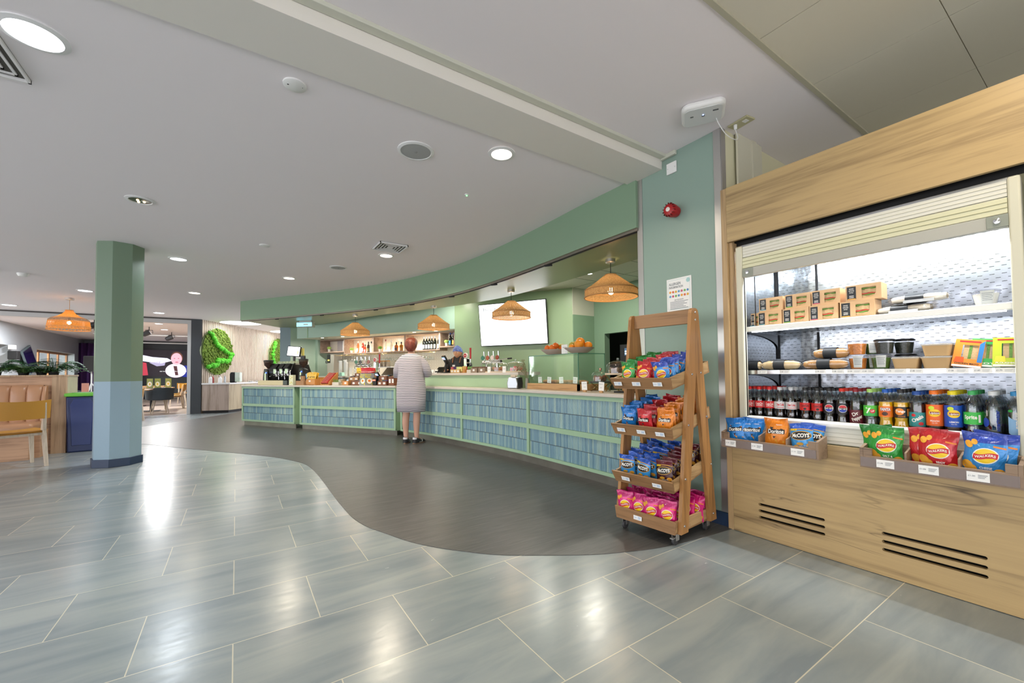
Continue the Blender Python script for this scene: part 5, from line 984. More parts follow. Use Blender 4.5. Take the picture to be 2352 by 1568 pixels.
for k in range(8):
    q = wallpt(1.05 + .4 * k, .13, 1.64); t = T('glass_rack', 'brass stemware rail under the bottle shelves, number %d counted from the coffee side' % (k + 1), 'glass rack', q, ANG, 'brass glass rails'); t['label'] = ['brass glass rail under the plant at the second shelf box', 'brass glass rail under the orange bottles', 'brass glass rail between second and third shelf box', 'brass glass rail under the amber bottles', 'brass glass rail under the green bottle', 'brass glass rail left of the wine bottles, behind the customer', 'brass glass rail under the five wine bottles', 'brass glass rail at the right end of the shelf'][k]
    MB().tube([(-.15, -.10, -.02), (-.15, -.10, -.04), (.15, -.10, -.04), (.15, -.10, -.02)], .004, 6).tube([(-.15, .1, -.001), (-.15, .1, -.04), (.15, .1, -.04), (.15, .1, -.001)], .004, 6).tube([(-.07, -.10, -.04), (-.07, .1, -.04)], .003, 6).tube([(.07, -.10, -.04), (.07, .1, -.04)], .003, 6).tube([(-.15, -.10, -.001), (-.15, -.10, -.02)], .004, 6).tube([(.15, -.10, -.001), (.15, -.10, -.02)], .004, 6).build('rail', BR, t)
GLW = thinglass('wine_glass', (.95, .97, .97), .7)
gm = MB().lathe([(.030, 0), (.030, -.003), (.004, -.006), (.0035, -.075), (.012, -.085), (.032, -.11), (.036, -.14), (.030, -.17)], 14, cap=False).mesh('glass', [GLW]); n_ = 0
for k in range(8):
    for j in (-.10, -.0, .10):
        for r in (0, 1):
            q = wallpt(1.05 + .4 * k + j, .17 - .09 * r, 1.598); o = link(gm, 'wine_glass'); o.location = q
            tag(o, 'upside-down wine glass in the %s row, hanging under shelf rail %s, %s of its three' % (['front', 'rear'][r], ['one', 'two', 'three', 'four', 'five', 'six', 'seven', 'eight'][k], {-.10: 'left', -.0: 'middle', .10: 'right'}[j]), 'wine glass', 'hanging wine glasses')
BPRO = {'wine': [(.036, 0), (.037, .01), (.037, .19), (.030, .215), (.0145, .235), (.0145, .30)], 'round': [(.040, 0), (.041, .01), (.041, .15), (.034, .185), (.016, .205), (.015, .27)], 'slim': [(.031, 0), (.032, .01), (.032, .20), (.022, .23), (.013, .25), (.013, .30)], 'square': [(.046, 0), (.048, .01), (.048, .13), (.040, .15), (.016, .16), (.015, .215)], 'squat': [(.030, 0), (.031, .01), (.031, .12), (.024, .145), (.012, .16), (.012, .205)]}
def liquor(s, kind, col, cap, lab, label, clear=False, d=-.17, z=1.668, lcol='#ece6da'):
    t = T('liquor_bottle', label, 'bottle', wallpt(s, d, z), ANG, 'bottles on the wall shelf'); pr = BPRO[kind]; H = pr[-1][1]
    MB().lathe(pr, 18).build('glass_body', pm('liq' + col, col, .06, coat=.5) if not clear else CLEARB, t)
    MB().lathe([(pr[-1][0] + .002, H - .035), (pr[-1][0] + .002, H + .012), (.001, H + .013)], 14, cap=False).build('cap', pm('cap' + cap, cap, .35), t)
    if lab: r = max(p[0] for p in pr) + .001; MB().grid(lambda u, v: Vector((-r * sin(-.9 + 1.8 * u) * -1, -r * cos(-.9 + 1.8 * u), H * (.12 + .30 * v))), 8, 1, flip=False).build('label', pm('lab' + lcol, lcol, .5), t)
CLEARB = pm('pale_spirit', '#dcd8cc', .05, alpha=.55, coat=.5)
for a in (
 (1.28, 'slim', '#c8703c', '#e8e0d0', 1, 'orange-amber tall bottle with white label, leftmost on the second shelf box'), (1.46, 'slim', '#c8442a', '#e8e0d0', 1, 'red-orange tall bottle next to the amber one'), (1.54, 'squat', '#d8502c', '#28221e', 1, 'short orange bottle with black cap in front of the tall red one'), (1.66, 'round', '#2a1c12', '#1c1a18', 1, 'dark brown bottle with black neck on the second shelf box', False, -.17, 1.668, '#8a7440'),
 (1.76, 'round', '', '#26262a', 1, 'clear spirit bottle with black stopper on the second shelf box', True), (1.86, 'squat', '', '#26262a', 0, 'short clear spirit bottle with black stopper', True), (1.94, 'round', '', '#26262a', 1, 'clear spirit bottle against the right side of the second shelf box', True),
 (2.26, 'slim', '', '#7a1c2c', 1, 'clear bottle with dark red cap on the third shelf box', True), (2.45, 'round', '', '#c8ccd0', 1, 'clear bottle with silver cap on the third shelf box', True), (2.62, 'square', '#a8602a', '#1c1612', 1, 'square amber whisky bottle with black stopper', False, -.17, 1.668, '#3a2c28'), (2.78, 'square', '#d08030', '#2a1c14', 1, 'rounded orange-amber bottle beside the square one', False, -.17, 1.668, '#e0a868'), (2.94, 'slim', '#2c9c34', '#c8ccc8', 1, 'bright green tall bottle at the right of the third shelf box', False, -.17, 1.668, '#3cb040'),
 (3.49, 'wine', '#141a12', '#c8ccd0', 1, 'first dark wine bottle with silver capsule, beside the customer\'s head'), (3.57, 'wine', '#141a12', '#c8ccd0', 1, 'second dark wine bottle with silver capsule'), (3.65, 'wine', '#141a12', '#c8ccd0', 1, 'middle dark wine bottle with silver capsule'), (3.73, 'wine', '#141a12', '#c8ccd0', 1, 'fourth dark wine bottle with silver capsule'), (3.82, 'wine', '#141a12', '#c8ccd0', 1, 'fifth dark wine bottle with silver capsule, set slightly apart'),
 (3.93, 'wine', '#1c1414', '#7c1c34', 1, 'dark wine bottle with burgundy capsule, left of the pair'), (4.00, 'wine', '#1c1414', '#8c2038', 1, 'dark wine bottle with burgundy capsule, right of the pair'),
 (4.29, 'wine', '#16140e', '#2c50a0', 1, 'black bottle with blue and gold label in the right end box', False, -.13, 1.728, '#3c80a8'), (4.38, 'wine', '#16140e', '#2c50a0', 1, 'black bottle with gold label in the right end box', False, -.13, 1.728, '#c89a40')): liquor(*a)
LEAF = pm('pale_topiary', '#9fbf5a', .7, vary=.3, bumpy=(120, .9)); LEAFD = pm('green_topiary', '#6f9a38', .7, vary=.3, bumpy=(120, .9)); POTW = pm('pale_pot', '#c8c4ba', .6)
for s, z, l, m in ((.22, 1.728, 'small pale green topiary in a grey pot, leftmost shelf box', LEAF), (1.10, 1.668, 'small pale green topiary in a grey pot, second shelf box', LEAF), (2.12, 1.668, 'small darker topiary in a pot, third shelf box', LEAFD), (3.14, 1.668, 'small topiary in a pot beside the customer\'s head', LEAFD), (4.19, 1.728, 'small bright topiary in a white pot, right end box', LEAF)):
    t = T('potted_topiary', l, 'plant', wallpt(s, -.12, z), 0); MB().lathe([(.03, 0), (.038, .075), (.034, .075)], 16).build('pot', POTW, t); mb = MB(); rr = random.Random(int(s * 50))
    mb.sphere((0, 0, .10), .05, 14, 8, sc=(1, 1, .75))
    for k in range(60): a = rr.random() * 6.28; e_ = rr.random() * 1.3; mb.sphere((.047 * cos(a) * cos(e_), .047 * sin(a) * cos(e_), .10 + .040 * sin(e_)), .011, 5, 4)
    mb.build('foliage', m, t)
t = T('white_menu_block', 'white card box standing in the leftmost shelf box', 'box', wallpt(.87, -.1, 1.728), ANG); MB().bb((-.05, -.03, 0), (.05, .03, .27)).build('box', CARD, t, smooth=False, bevel=.003)
# ---------------- things on the back counter ----------------
zb = 1.0805
t = T('water_boiler', 'tall stainless water boiler with black control face under the left shelf box', 'water boiler', wallpt(.60, .02, zb), ANG); MB().bb((-.13, -.12, .0), (.13, .16, .56)).build('tank', pm('boiler_steel', '#a8a29a', .3, .6), t, smooth=False, bevel=.01); MB().bb((-.12, -.124, .34), (-.0, -.12, .56)).build('control_panel', BLACK, t, smooth=False)
MB().bb((-.09, -.127, .40), (-.03, -.124, .425)).build('display', pm('amber_led', '#fc0', .4, emit=(1, .7, .1), es=3), t, smooth=False); MB().tube([(-.16, -.13, .40), (-.16, -.13, .34), (-.12, -.12, .34)], .012, 8).build('tap', BLACK, t)
for s, d, n, l in ((.98, .13, 13, 'leftmost tall stack of white paper cups'), (1.07, .20, 17, 'second tall stack of white paper cups'), (1.20, .16, 18, 'third tall stack of white paper cups'), (1.31, .22, 15, 'right stack of white paper cups'), (1.44, .20, 7, 'short stack of white paper cups beside the tall ones'), (1.53, .14, 6, 'short stack of white lids near the beer taps')):
    t = T('paper_cup_stack', l, 'paper cups', wallpt(s, d, zb), 0); mb = MB()
    for k in range(n): mb.lathe([(.030, .018 * k), (.040, .018 * k + .09), (.042, .018 * k + .092), (.042, .018 * k + .097)], 16, cap=(k == n - 1))
    mb.build('cups', WHITE, t)
t = T('mint_box', 'pale mint takeaway box beside the paper cups', 'box', wallpt(1.25, .31, zb), ANG); MB().prism([(-.05, 0), (.05, 0), (.04, .09), (-.04, .09)], -.04, .04, axis='y').build('box', pm('mint', '#a8d8c8', .5), t, smooth=False)
for s, l in ((2.30, 'coffee jar on the riser, leftmost'), (2.42, 'coffee jar on the riser, second'), (2.54, 'coffee jar on the riser, third'), (2.66, 'coffee jar on the riser, fourth, by the customer')):
    t = T('storage_jar', l + ', with cork lid', 'jar', wallpt(s, .14, 1.29), 0); MB().lathe([(.045, 0), (.048, .02), (.048, .11), (.04, .125)], 16).build('jar', pm('jar_glass', '#b8a894', .1, alpha=.6), t); MB().lathe([(.042, .125), (.042, .15)], 14).build('cork_lid', pm('cork', '#c08a50', .7), t); MB().lathe([(.04, .005), (.043, .08)], 12).build('contents', pm('beans', '#5a3c28', .7), t)
t = T('counter_riser', 'white shelf riser on the back counter under the glasses', 'stand', wallpt(2.5, .14, zb), ANG); MB().bb((-.35, -.12, .19), (.35, .12, .21)).bb((-.35, -.12, 0), (-.33, .12, .19)).bb((.33, -.12, 0), (.35, .12, .19)).build('stand', WHITE, t, smooth=False)
# ---------------- taps ----------------
def fontset(x, y, z, rz, label, cols, n=4, w=.34):
    t = T('beer_font', label, 'beer taps', (x, y, z), rz); MB().tube([(-w / 2, 0, .19), (w / 2, 0, .19)], .032, 16).tube([(-w * .3, 0, 0), (-w * .3, 0, .19)], .022, 12).tube([(w * .3, 0, 0), (w * .3, 0, .19)], .022, 12).build('chrome_bar', CHROME, t)
    for k in range(n):
        xx = -w / 2 + .04 + k * (w - .08) / (n - 1); h = MB().tube([(xx, -.01, .22), (xx, -.02, .37)], [.010, .013], 10).build('tap_handle', CHROME, t)
        MB(Matrix.Translation((xx, -.05, .26)) @ Matrix.Rotation(R_(90), 4, 'X')).lathe([(.036, -.008), (.040, 0), (.036, .008), (.001, .010)], 20).build('lens_badge', pm('badge' + cols[k], cols[k], .2), t)
        MB().tube([(xx, -.03, .19), (xx, -.08, .17), (xx, -.085, .12)], .008, 8).build('spout', CHROME, t)
def redtap(x, y, z, rz, label, hgt_=.24):
    t = T('lager_tap', label, 'beer tap', (x, y, z), rz); MB().bb((-.035, -.035, 0), (.035, .035, hgt_)).build('column', CHROME, t, bevel=.008); MB().bb((-.037, -.037, .02), (.037, .037, hgt_ * .42)).build('red_sleeve', RED, t, smooth=False)
    MB(Matrix.Translation((0, -.02, hgt_ + .05)) @ Matrix.Rotation(R_(90), 4, 'X')).lathe([(.045, -.014), (.050, 0), (.045, .014), (.001, .016)], 24).build('round_badge', pm('white_ring', '#e8e4e0', .2), t)
    mb = MB(); f = plane_fn((0, -.0375, hgt_ + .05), (1, 0, 0), (0, 0, 1)); ellipse(mb, f, 0, 0, .036, .036, 0, rings=1); mb.build('red_disc', RED, t, smooth=False); mb = MB(); txadd(mb, '1846', plane_fn((0, -.0385, hgt_ + .05), (1, 0, 0), (0, 0, 1)), .022, .045); mb.build('lettering', WHP, t, smooth=False)
    MB().tube([(.035, 0, hgt_ * .7), (.11, -.02, hgt_ * .7), (.115, -.02, hgt_ * .55)], .010, 8).tube([(.115, -.02, hgt_ * .72), (.115, -.02, hgt_ * .95)], .008, 8).build('tap_body', CHROME, t); MB().tube([(.115, -.02, hgt_ * .95), (.115, -.02, hgt_ * .95 + .19)], [.014, .018], 10).build('red_handle', RED, t)
FA = R_(-58.7)
fontset(2.22, 8.96, .9, FA, 'chrome beer font with round badges behind the sweet packets', ['#2f6a50', '#2a2422', '#b8a8a0', '#8a4a3a'], 4, .42); 
for o_ in sc.collection.objects:
    if o_.get('label', '').startswith('chrome beer font with round badges behind'): o_.location.z = .9 + .21
tt = T('font_plinth', 'chrome drip plinth under the left beer font', 'drip tray', (2.22, 8.96, .9), FA); MB().bb((-.22, -.08, 0), (.22, .08, .21)).build('plinth', STEEL, tt, smooth=False, bevel=.005)
redtap(2.40, 8.72, .9, FA, 'lager tap with red round badge and red handle, left of the customer', .46)
redtap(3.32, 6.44, 1.1205, R_(-72), 'lager tap with red round badge beside the person behind the bar', .25)
fontset(3.60, 6.05, 1.1205 - .28, R_(-75), 'chrome beer font with four handles right of the lager tap', ['#3c7a68', '#a0503c', '#d8c8c4', '#8c4030'], 4, .42)
for o_ in sc.collection.objects:
    if o_.get('label', '').startswith('chrome beer font with four'): o_.location.z = 1.11
tt = T('bar_return', 'pale bar top behind the raised ledge carrying the chrome beer font', 'counter', (3.66, 6.07, 0), R_(-75)); MB().bb((-.3, -.12, 1.07), (.3, .12, 1.11)).build('top', STONE, tt, smooth=False); MB().bb((-.28, -.10, 0), (.28, .10, 1.07)).build('cupboard', SAGEP, tt, smooth=False)
# ---------------- coffee machines and left counter ----------------
zc = .9005
t = T('wooden_riser', 'long pale wooden riser under the coffee grinder', 'stand', (.66, 10.65, zc), FA); MB().bb((-.42, -.05, 0), (.42, .30, .10)).build('box', pm('pale_wood_box', '#d0c6a0', .55), t, smooth=False, bevel=.003)
def grinder(x, y, z, label, s=1):
    t = T('coffee_grinder', label, 'coffee grinder', (x, y, z), FA); t.scale = (s,) * 3
    MB().prism([(-.09, 0), (.09, 0), (.075, .05), (.07, .22), (-.06, .26), (-.09, .05)], -.07, .07, axis='y').build('body', BLACK, t, bevel=.008)
    MB().bb((-.02, -.078, .0), (.02, -.07, .16)).build('front_strip', CHROME, t, smooth=False); MB().sphere((.04, -.085, .17), .016, 10, 6).build('blue_light', pm('grinder_blue', '#35f', .3, emit=(.1, .2, 1), es=2), t)
    MB().lathe([(.02, .25), (.025, .28), (.085, .34), (.098, .43)], 24, cap=False).build('hopper', pm('hopper_smoke', '#4a3a32', .08, alpha=.75), t); MB().lathe([(.02, .27), (.08, .34), (.088, .40), (.001, .405)], 20, cap=False).build('coffee_beans', pm('coffee_beans', '#3c2418', .6, bumpy=(150, .8)), t)
    MB().lathe([(.100, .43), (.103, .435), (.103, .445), (.09, .455), (.001, .455)], 24, cap=False).build('lid', pm('lid_grey', '#3a3c3e', .3), t)
grinder(.60, 10.90, zc + .1, 'coffee grinder with brown bean hopper at the left end of the counter', 1.0)
grinder(1.22, 10.12, zc + .12, 'second coffee grinder with bean hopper at the right of the espresso machine', .98)
tt = T('grinder_base', 'black box stand under the second coffee grinder', 'stand', (1.22, 10.12, zc), FA); MB().bb((-.09, -.09, 0), (.09, .09, .12)).build('box', BLACKM, tt, smooth=False, bevel=.004)
t = T('espresso_machine', 'black espresso machine with hexagonal side and three steel group heads', 'espresso machine', (1.02, 10.62, zc), FA)
hexa = [(.26 * cos(R_(60 * k + 10)), .30 + .20 * sin(R_(60 * k + 10))) for k in range(6)]
MB().prism([(-.20, .10), (.20, .10), (.27, .28), (.20, .46), (-.20, .46), (-.27, .28)], -.40, .34, axis='x').build('housing', BLACK, t, bevel=.015)
MB().prism([(-.16, .14), (.16, .14), (.22, .28), (.16, .42), (-.16, .42), (-.22, .28)], -.425, -.40, axis='x').build('side_hexagon', pm('hex_dark', '#1c1620', .15), t, smooth=False, bevel=.01)
MB().tube([(-.40, -.22, .30), (-.46, -.24, .32), (-.46, -.24, .14), (-.40, -.2, .12)], .014, 8).build('side_handle', BLACKM, t); MB().bb((-.38, -.18, .44), (.34, .18, .475)).build('cup_rail', STEEL, t, smooth=False)
for k, x in enumerate((-.14, .06, .24)):
    g_ = MB().prism([(-.32, .36), (-.18, .36), (-.18, .46), (-.24, .47)], x - .07, x + .07, axis='x').build('group_head', BLACK, t, smooth=False, bevel=.004); MB().bb((x - .05, -.29, .24), (x + .05, -.19, .36)).build('group_body', STEEL, g_, bevel=.01)
    MB(Matrix.Translation((x, -.24, 0))).lathe([(.034, .20), (.038, .24)], 16).tube([(0, 0, .22), (0, -.16, .19)], .012, 8).build('portafilter', CHROME, g_); MB().tube([(x + .09, -.22, .34), (x + .10, -.27, .30), (x + .10, -.26, .12)], .006, 6).build('steam_wand', CHROME, g_)
MB().bb((-.36, -.34, .0), (.34, .18, .10)).build('drip_tray', pm('drip_steel', '#4a4c50', .3, .8), t, smooth=False, bevel=.005)
for k in range(7): q = T('espresso_cup_pile', ['upturned glass cup on the espresso machine, leftmost', 'second upturned glass cup on the espresso machine', 'third upturned glass cup on the espresso machine', 'middle upturned glass cup on the espresso machine', 'fifth upturned glass cup on the espresso machine', 'sixth upturned glass cup on the espresso machine', 'rightmost upturned glass cup on the espresso machine'][k], 'cup', (0, 0, 0)); q.name = 'glass_cup'; v = Matrix.Translation((1.02, 10.62, zc)) @ Matrix.Rotation(FA, 4, 'Z') @ Vector((-.32 + .10 * k, -.05, .476)); q.location = v; MB().lathe([(.036, 0), (.030, .05), (.001, .052)], 14, cap=False).build('cup', pm('cup_glass', '#c4d0b0', .1, alpha=.7), q)
t = T('till_screen', 'till monitor with white screen on a pole behind the espresso machine', 'till', (1.16, 11.30, zc), R_(-40)); MB().bb((-.02, -.02, 0), (.02, .02, .70)).build('pole', BLACK, t, smooth=False); MB(Matrix.Translation((0, 0, .78)) @ Matrix.Rotation(R_(-6), 4, 'X') @ Matrix.Rotation(R_(5), 4, 'Y')).bb((-.17, -.025, -.12), (.17, .02, .13)).build('monitor', BLACK, t, smooth=False, bevel=.006)
o = MB(Matrix.Translation((0, 0, .78)) @ Matrix.Rotation(R_(-6), 4, 'X') @ Matrix.Rotation(R_(5), 4, 'Y')).bb((-.155, -.0265, -.105), (.155, -.0255, .115)).build('screen', pm('screen_white', '#fff', .3, emit=(.9, .95, 1), es=1.5), t, smooth=False)
MB(Matrix.Translation((0, 0, .78)) @ Matrix.Rotation(R_(-6), 4, 'X') @ Matrix.Rotation(R_(5), 4, 'Y')).bb((-.15, -.0275, .09), (.15, -.0268, .105)).bb((.09, -.0275, -.06), (.14, -.0268, .03)).build('screen_icons', pm('icon_amber', '#fc6', .3, emit=(1, .75, .3), es=1.3), o, smooth=False)
MB().bb((.18, .0, .66), (.24, .03, .86)).build('yellow_note', pm('note_yellow', '#c8b850', .5), t, smooth=False); MB().bb((.17, -.01, .60), (.26, .05, .68)).build('printer', BLACK, t, smooth=False)
def simple(name, label, cat, loc, rz, parts, group=None):
    t = T(name, label, cat, loc, rz, group)
    for p in parts:
        nm, mat, a, b = p[:4]; MB().bb(a, b).build(nm, mat, t, smooth=False, bevel=p[4] if len(p) > 4 else .0015)
    return t
def tix(t, y, x0, z0, w=.05, h=.03, txt='£1.20'):
    c = MB().bb((x0 - w / 2, y - .001, z0 - h / 2), (x0 + w / 2, y, z0 + h / 2)).build('price_ticket', CARD, t, smooth=False); mb = MB(); f = plane_fn((x0, y - .0015, z0), (1, 0, 0), (0, 0, 1)); txadd(mb, txt, f, h * .5, w * .6); mb.build('price_print', INK, c, smooth=False)
BRW = pm('brown_card', '#a8805a', .6); ORW = wood('honey_wood', '#c88a4a', '#a86c34', 2, 1.2, .45); DKW = wood('mahogany_box', '#7c4a30', '#5c3422', 0, 1.2, .45)
t = simple('juice_carton', 'yellow-green patterned carton in front of the espresso machine', 'carton', (1.0, 10.08, zc), FA + .2, [('carton', pm('carton_white', '#e4e8c8', .5), (-.05, -.04, 0), (.05, .04, .215))])
mb = MB(); f = plane_fn((0, -.041, 0), (1, 0, 0), (0, 0, 1)); rr = random.Random(4)
for k in range(14): ellipse(mb, f, rr.uniform(-.038, .038), rr.uniform(.02, .2), .008, .010, k % 2, 8, 1)
mb.build('printed_fruit', [pm('lime_print', '#a8c038', .5), pm('lemon_print', '#e8d040', .5)], t, smooth=False)
t = simple('cardboard_box', 'low brown cardboard box left of the honey wood box', 'box', (1.17, 9.83, zc), FA, [('box', BRW, (-.12, -.07, 0), (.12, .07, .09)), ('flap', BRW, (-.09, .02, .09), (.0, .06, .19))])
t = simple('crisp_display_box', 'honey-coloured wooden box holding upright yellow packets', 'display box', (1.34, 9.55, zc), FA, [('front', ORW, (-.13, -.075, .02), (.13, -.06, .125)), ('back', ORW, (-.13, .15, 0), (.13, .165, .16)), ('side', ORW, (-.13, -.06, 0), (-.118, .15, .13)), ('side', ORW, (.118, -.06, 0), (.13, .15, .13)), ('base', ORW, (-.118, -.06, .0), (.118, .15, .02))]); tix(t, -.0755, -.02, .085)
YB, YW = foil('bag_yellow', '#dcae2c'), foil('bag_pale_blue', '#6f9ec0')
for k in range(6):
    m = Matrix.Translation((1.34, 9.55, zc + .075)) @ Matrix.Rotation(FA, 4, 'Z'); p = m @ Vector((-.07 + .055 * (k % 3), -.03 + .05 * (k // 3), 0)); P = Pack(.14, .19, .03, k)
    t = T('snack_packet', '%s yellow snack packet fanned in the honey wood box, %s row' % (['left', 'middle', 'right'][k % 3], ['front', 'back'][k // 3]), 'snack packet', p); t.rotation_euler = (Matrix.Rotation(FA, 3, 'Z') @ Matrix.Rotation(R_(-22 + 16 * (k % 3)), 3, 'Y')).to_euler()
    MB().grid(lambda u, v: P.S(u, v, -1), 10, 12, mfn=lambda u, v: 1 if u < .3 and k % 3 == 0 else 0).grid(lambda u, v: P.S(u, v, 1), 10, 12, flip=True).build('bag', [YB, YW], t); mb = MB(); txadd(mb, 'NICE', P.front, .03, .07, 0, .03, rot=.2); mb.build('lettering', [BLKP], t, smooth=False)
t = T('bar_display_stand', 'honey wood sloping stand with rows of small red chocolate bars', 'display stand', (1.58, 9.22, zc), FA); MB().prism([(-.10, 0), (.13, 0), (.13, .26), (.115, .26), (-.10, .06)], .105, .12, axis='x').prism([(-.10, 0), (.13, 0), (.13, .26), (.115, .26), (-.10, .06)], -.12, -.105, axis='x').bb((-.12, -.10, 0), (.12, .13, .02)).build('stand', ORW, t, smooth=False)
for k in range(7):
    z = .05 + .028 * k; y = -.09 + .03 * k; q = MB().box((0, y, z + .01), (.19, .045, .022), rot=Euler((R_(40), 0, 0))).build('tray_row', pm('bar_red', '#a82c26', .4, vary=.2), t, smooth=False); mb = MB(); txadd(mb, 'CHOC CHOC', lambda a, b: Vector((a, y - .014 + b * .64 - .006, z + .014 + b * .76 + .004)), .018, .15); mb.build('lettering', WHP, q, smooth=False)
t = T('planter_box', 'small white trough of grass-like greenery on the counter', 'plant', (1.70, 9.02, zc), FA); MB().bb((-.09, -.04, 0), (.09, .04, .06)).build('trough', POTW, t, smooth=False); mb = MB(); rr = random.Random(9)
for k in range(70): a = rr.uniform(-.085, .085); b = rr.uniform(-.03, .03); mb.tube([(a, b, .05), (a + rr.uniform(-.02, .02), b + rr.uniform(-.03, .01), .10 + rr.random() * .03)], [.003, .001], 4)
mb.build('greenery', pm('grass_green', '#7c9a4c', .6, vary=.3), t)
for k, (x, y, l) in enumerate(((1.80, 9.0, 'glass cookie jar with grey label, left of the pair'), (1.93, 8.86, 'glass cookie jar with blue label, right of the pair'))):
    t = T('cookie_jar', l, 'jar', (x, y, zc), FA); MB().lathe([(.06, 0), (.075, .02), (.075, .13), (.055, .15)], 20).build('jar', PLASTIC_CLEAR, t); MB().lathe([(.057, .15), (.06, .17), (.001, .175)], 18, cap=False).build('lid', ALU, t); MB().lathe([(.066, .004), (.068, .12)], 16).build('cookies', pm('cookies', '#b8a078', .8, vary=.4, bumpy=(60, 1)), t)
    mb = MB(); ellipse(mb, plane_fn((0, -.077, .075), (1, 0, 0), (0, 0, 1)), 0, 0, .034, .036); mb.build('round_label', pm('jl%d' % k, ['#dcdcd4', '#c4d8e4'][k], .5), t, smooth=False)
def crate(x, y, z, rz, w, d, h, label, mat, n, fill=None):
    t = T('wooden_crate', label, 'crate', (x, y, z), rz); MB().bb((-w / 2, -d / 2, 0), (w / 2, -d / 2 + .012, h)).bb((-w / 2, d / 2 - .012, 0), (w / 2, d / 2, h)).bb((-w / 2, -d / 2, 0), (-w / 2 + .012, d / 2, h)).bb((w / 2 - .012, -d / 2, 0), (w / 2, d / 2, h)).bb((-w / 2, -d / 2, 0), (w / 2, d / 2, .008)).build('crate', mat, t, smooth=False)
    for k in range(n): tix(t, -d / 2 - .0005, -w / 2 + w * (k + .5) / n, h * .5, min(.055, w / n * .6), h * .42)
    if fill:
        mb = MB(); rr = random.Random(int(x * 100))
        for k in range(8): mb.box((rr.uniform(-w * .38, w * .38), rr.uniform(-d * .3, d * .3), h * .95 + rr.random() * .015), (.07, .03, .02), rz=rr.random() * 3, m=k % len(fill))
        o = mb.build('snack_bars', [pm('bar' + c, c, .4) for c in fill], t, smooth=False); o['kind'] = 'stuff'
crate(1.86, 8.75, zc, FA, .17, .14, .085, 'small light wood crate at the front left of the crates', ORW, 1); crate(2.02, 8.49, zc, FA, .30, .16, .085, 'long dark wood crate on the counter front, left of the menu card', DKW, 2, ['#3a2c40', '#8c8c90'])
crate(2.01, 8.70, zc + .087, FA, .26, .15, .075, 'light wood crate on the second level, left of the menu card', BRW, 2, ['#4a4650', '#b8a890']); crate(2.18, 8.58, zc + .17, FA, .46, .18, .07, 'dark crate carrying the yellow and red sweet packets', DKW, 3)
simple('crate_support', 'wooden block stack holding up the sweets crate', 'stand', (2.22, 8.55, zc), FA, [('block', DKW, (-.16, -.06, 0), (.20, .09, .169))])
for k in range(9):
    m = Matrix.Translation((2.18, 8.58, zc + .185)) @ Matrix.Rotation(FA, 4, 'Z'); p = m @ Vector((-.19 + (.085 * k if k < 2 else .10 + .036 * (k - 1)), -.02, 0)); P = Pack(.125 if k < 2 else .12, .16, .03, k)
    t = T('sweet_packet', ['yellow sweet packet at the left of the sweets crate', 'yellow sweet packet with red print next to the first', 'first red sweet packet in the crate', 'second red sweet packet in the crate', 'third red sweet packet in the crate', 'fourth red sweet packet in the crate', 'fifth red sweet packet in the crate', 'sixth red sweet packet in the crate', 'last red sweet packet at the right of the crate'][k], 'sweets', p, FA + (0 if k < 2 else .7)); MB().grid(lambda u, v: P.S(u, v, -1), 8, 10).grid(lambda u, v: P.S(u, v, 1), 8, 10, flip=True).build('bag', foil('sweet_yellow', '#ecc024') if k < 2 else foil('sweet_red', '#c8202a'), t)
    mb = MB(); txadd(mb, 'Maltesers' if k > 1 else 'M & M', P.front, .022, .09, 0, .03, rot=.15); mb.build('lettering', [WHP if k > 1 else BLKP], t, smooth=False)
def menucard(x, y, rz, lean, label):
    t = T('menu_card', label, 'menu card', (x, y, zc), rz); M = Matrix.Rotation(R_(-lean), 4, 'X'); MB(M).bb((-.088, 0, 0), (.088, .004, .235)).build('card', pm('menu_grey', '#8a8c8e', .4), t, smooth=False); f0 = plane_fn((0, -.0008, 0), (1, 0, 0), (0, 0, 1)); f = lambda a, b: M @ f0(a, b)
    mb = MB(); txadd(mb, 'Brunch', f, .050, .11, 0, .02, at=(-.025, .205)); txadd(mb, 'Menu', f, .050, .09, 0, .02, at=(-.035, .165)); ellipse(mb, f, .055, .07, .02, .07, 0, 20, 2); mb.build('lettering', [pm('menu_yellow', '#e0d020', .5)], t, smooth=False)
    mb = MB(); ellipse(mb, f, .0, .085, .062, .062, 1, 30, 2); f2 = lambda a, b: M @ (f0(a, b) + Vector((0, -.0006, 0))); ellipse(mb, f2, 0, .085, .052, .052, 0, 30, 2); f3 = lambda a, b: M @ (f0(a, b) + Vector((0, -.0012, 0))); ellipse(mb, f3, -.005, .09, .026, .024, 2, 20, 2); mb.build('plate_picture', [WHP, pm('menu_olive', '#9aa028', .5), ORP], t, smooth=False)
menucard(2.02, 8.27, FA, 8, 'grey Brunch Menu card standing at the front of the counter'); menucard(2.13, 8.17, FA + .9, 6, 'second grey menu card turned sideways behind the first')
simple('wooden_block', 'brown wooden speaker-like block with a red-lit device in front', 'box', (2.16, 8.23, zc), FA, [('block', BRW, (-.06, .05, 0), (.07, .14, .20))])
t = T('red_light_device', 'small black device glowing with two red lights', 'device', (2.21, 8.08, zc), FA); MB().bb((-.05, -.03, 0), (.05, .05, .15)).build('body', BLACK, t, bevel=.015)
for x in (-.018, .018): MB().sphere((x, -.032, .10), .012, 10, 6).build('red_light', pm('red_glow', '#f22', .3, emit=(1, .05, .03), es=14), t)
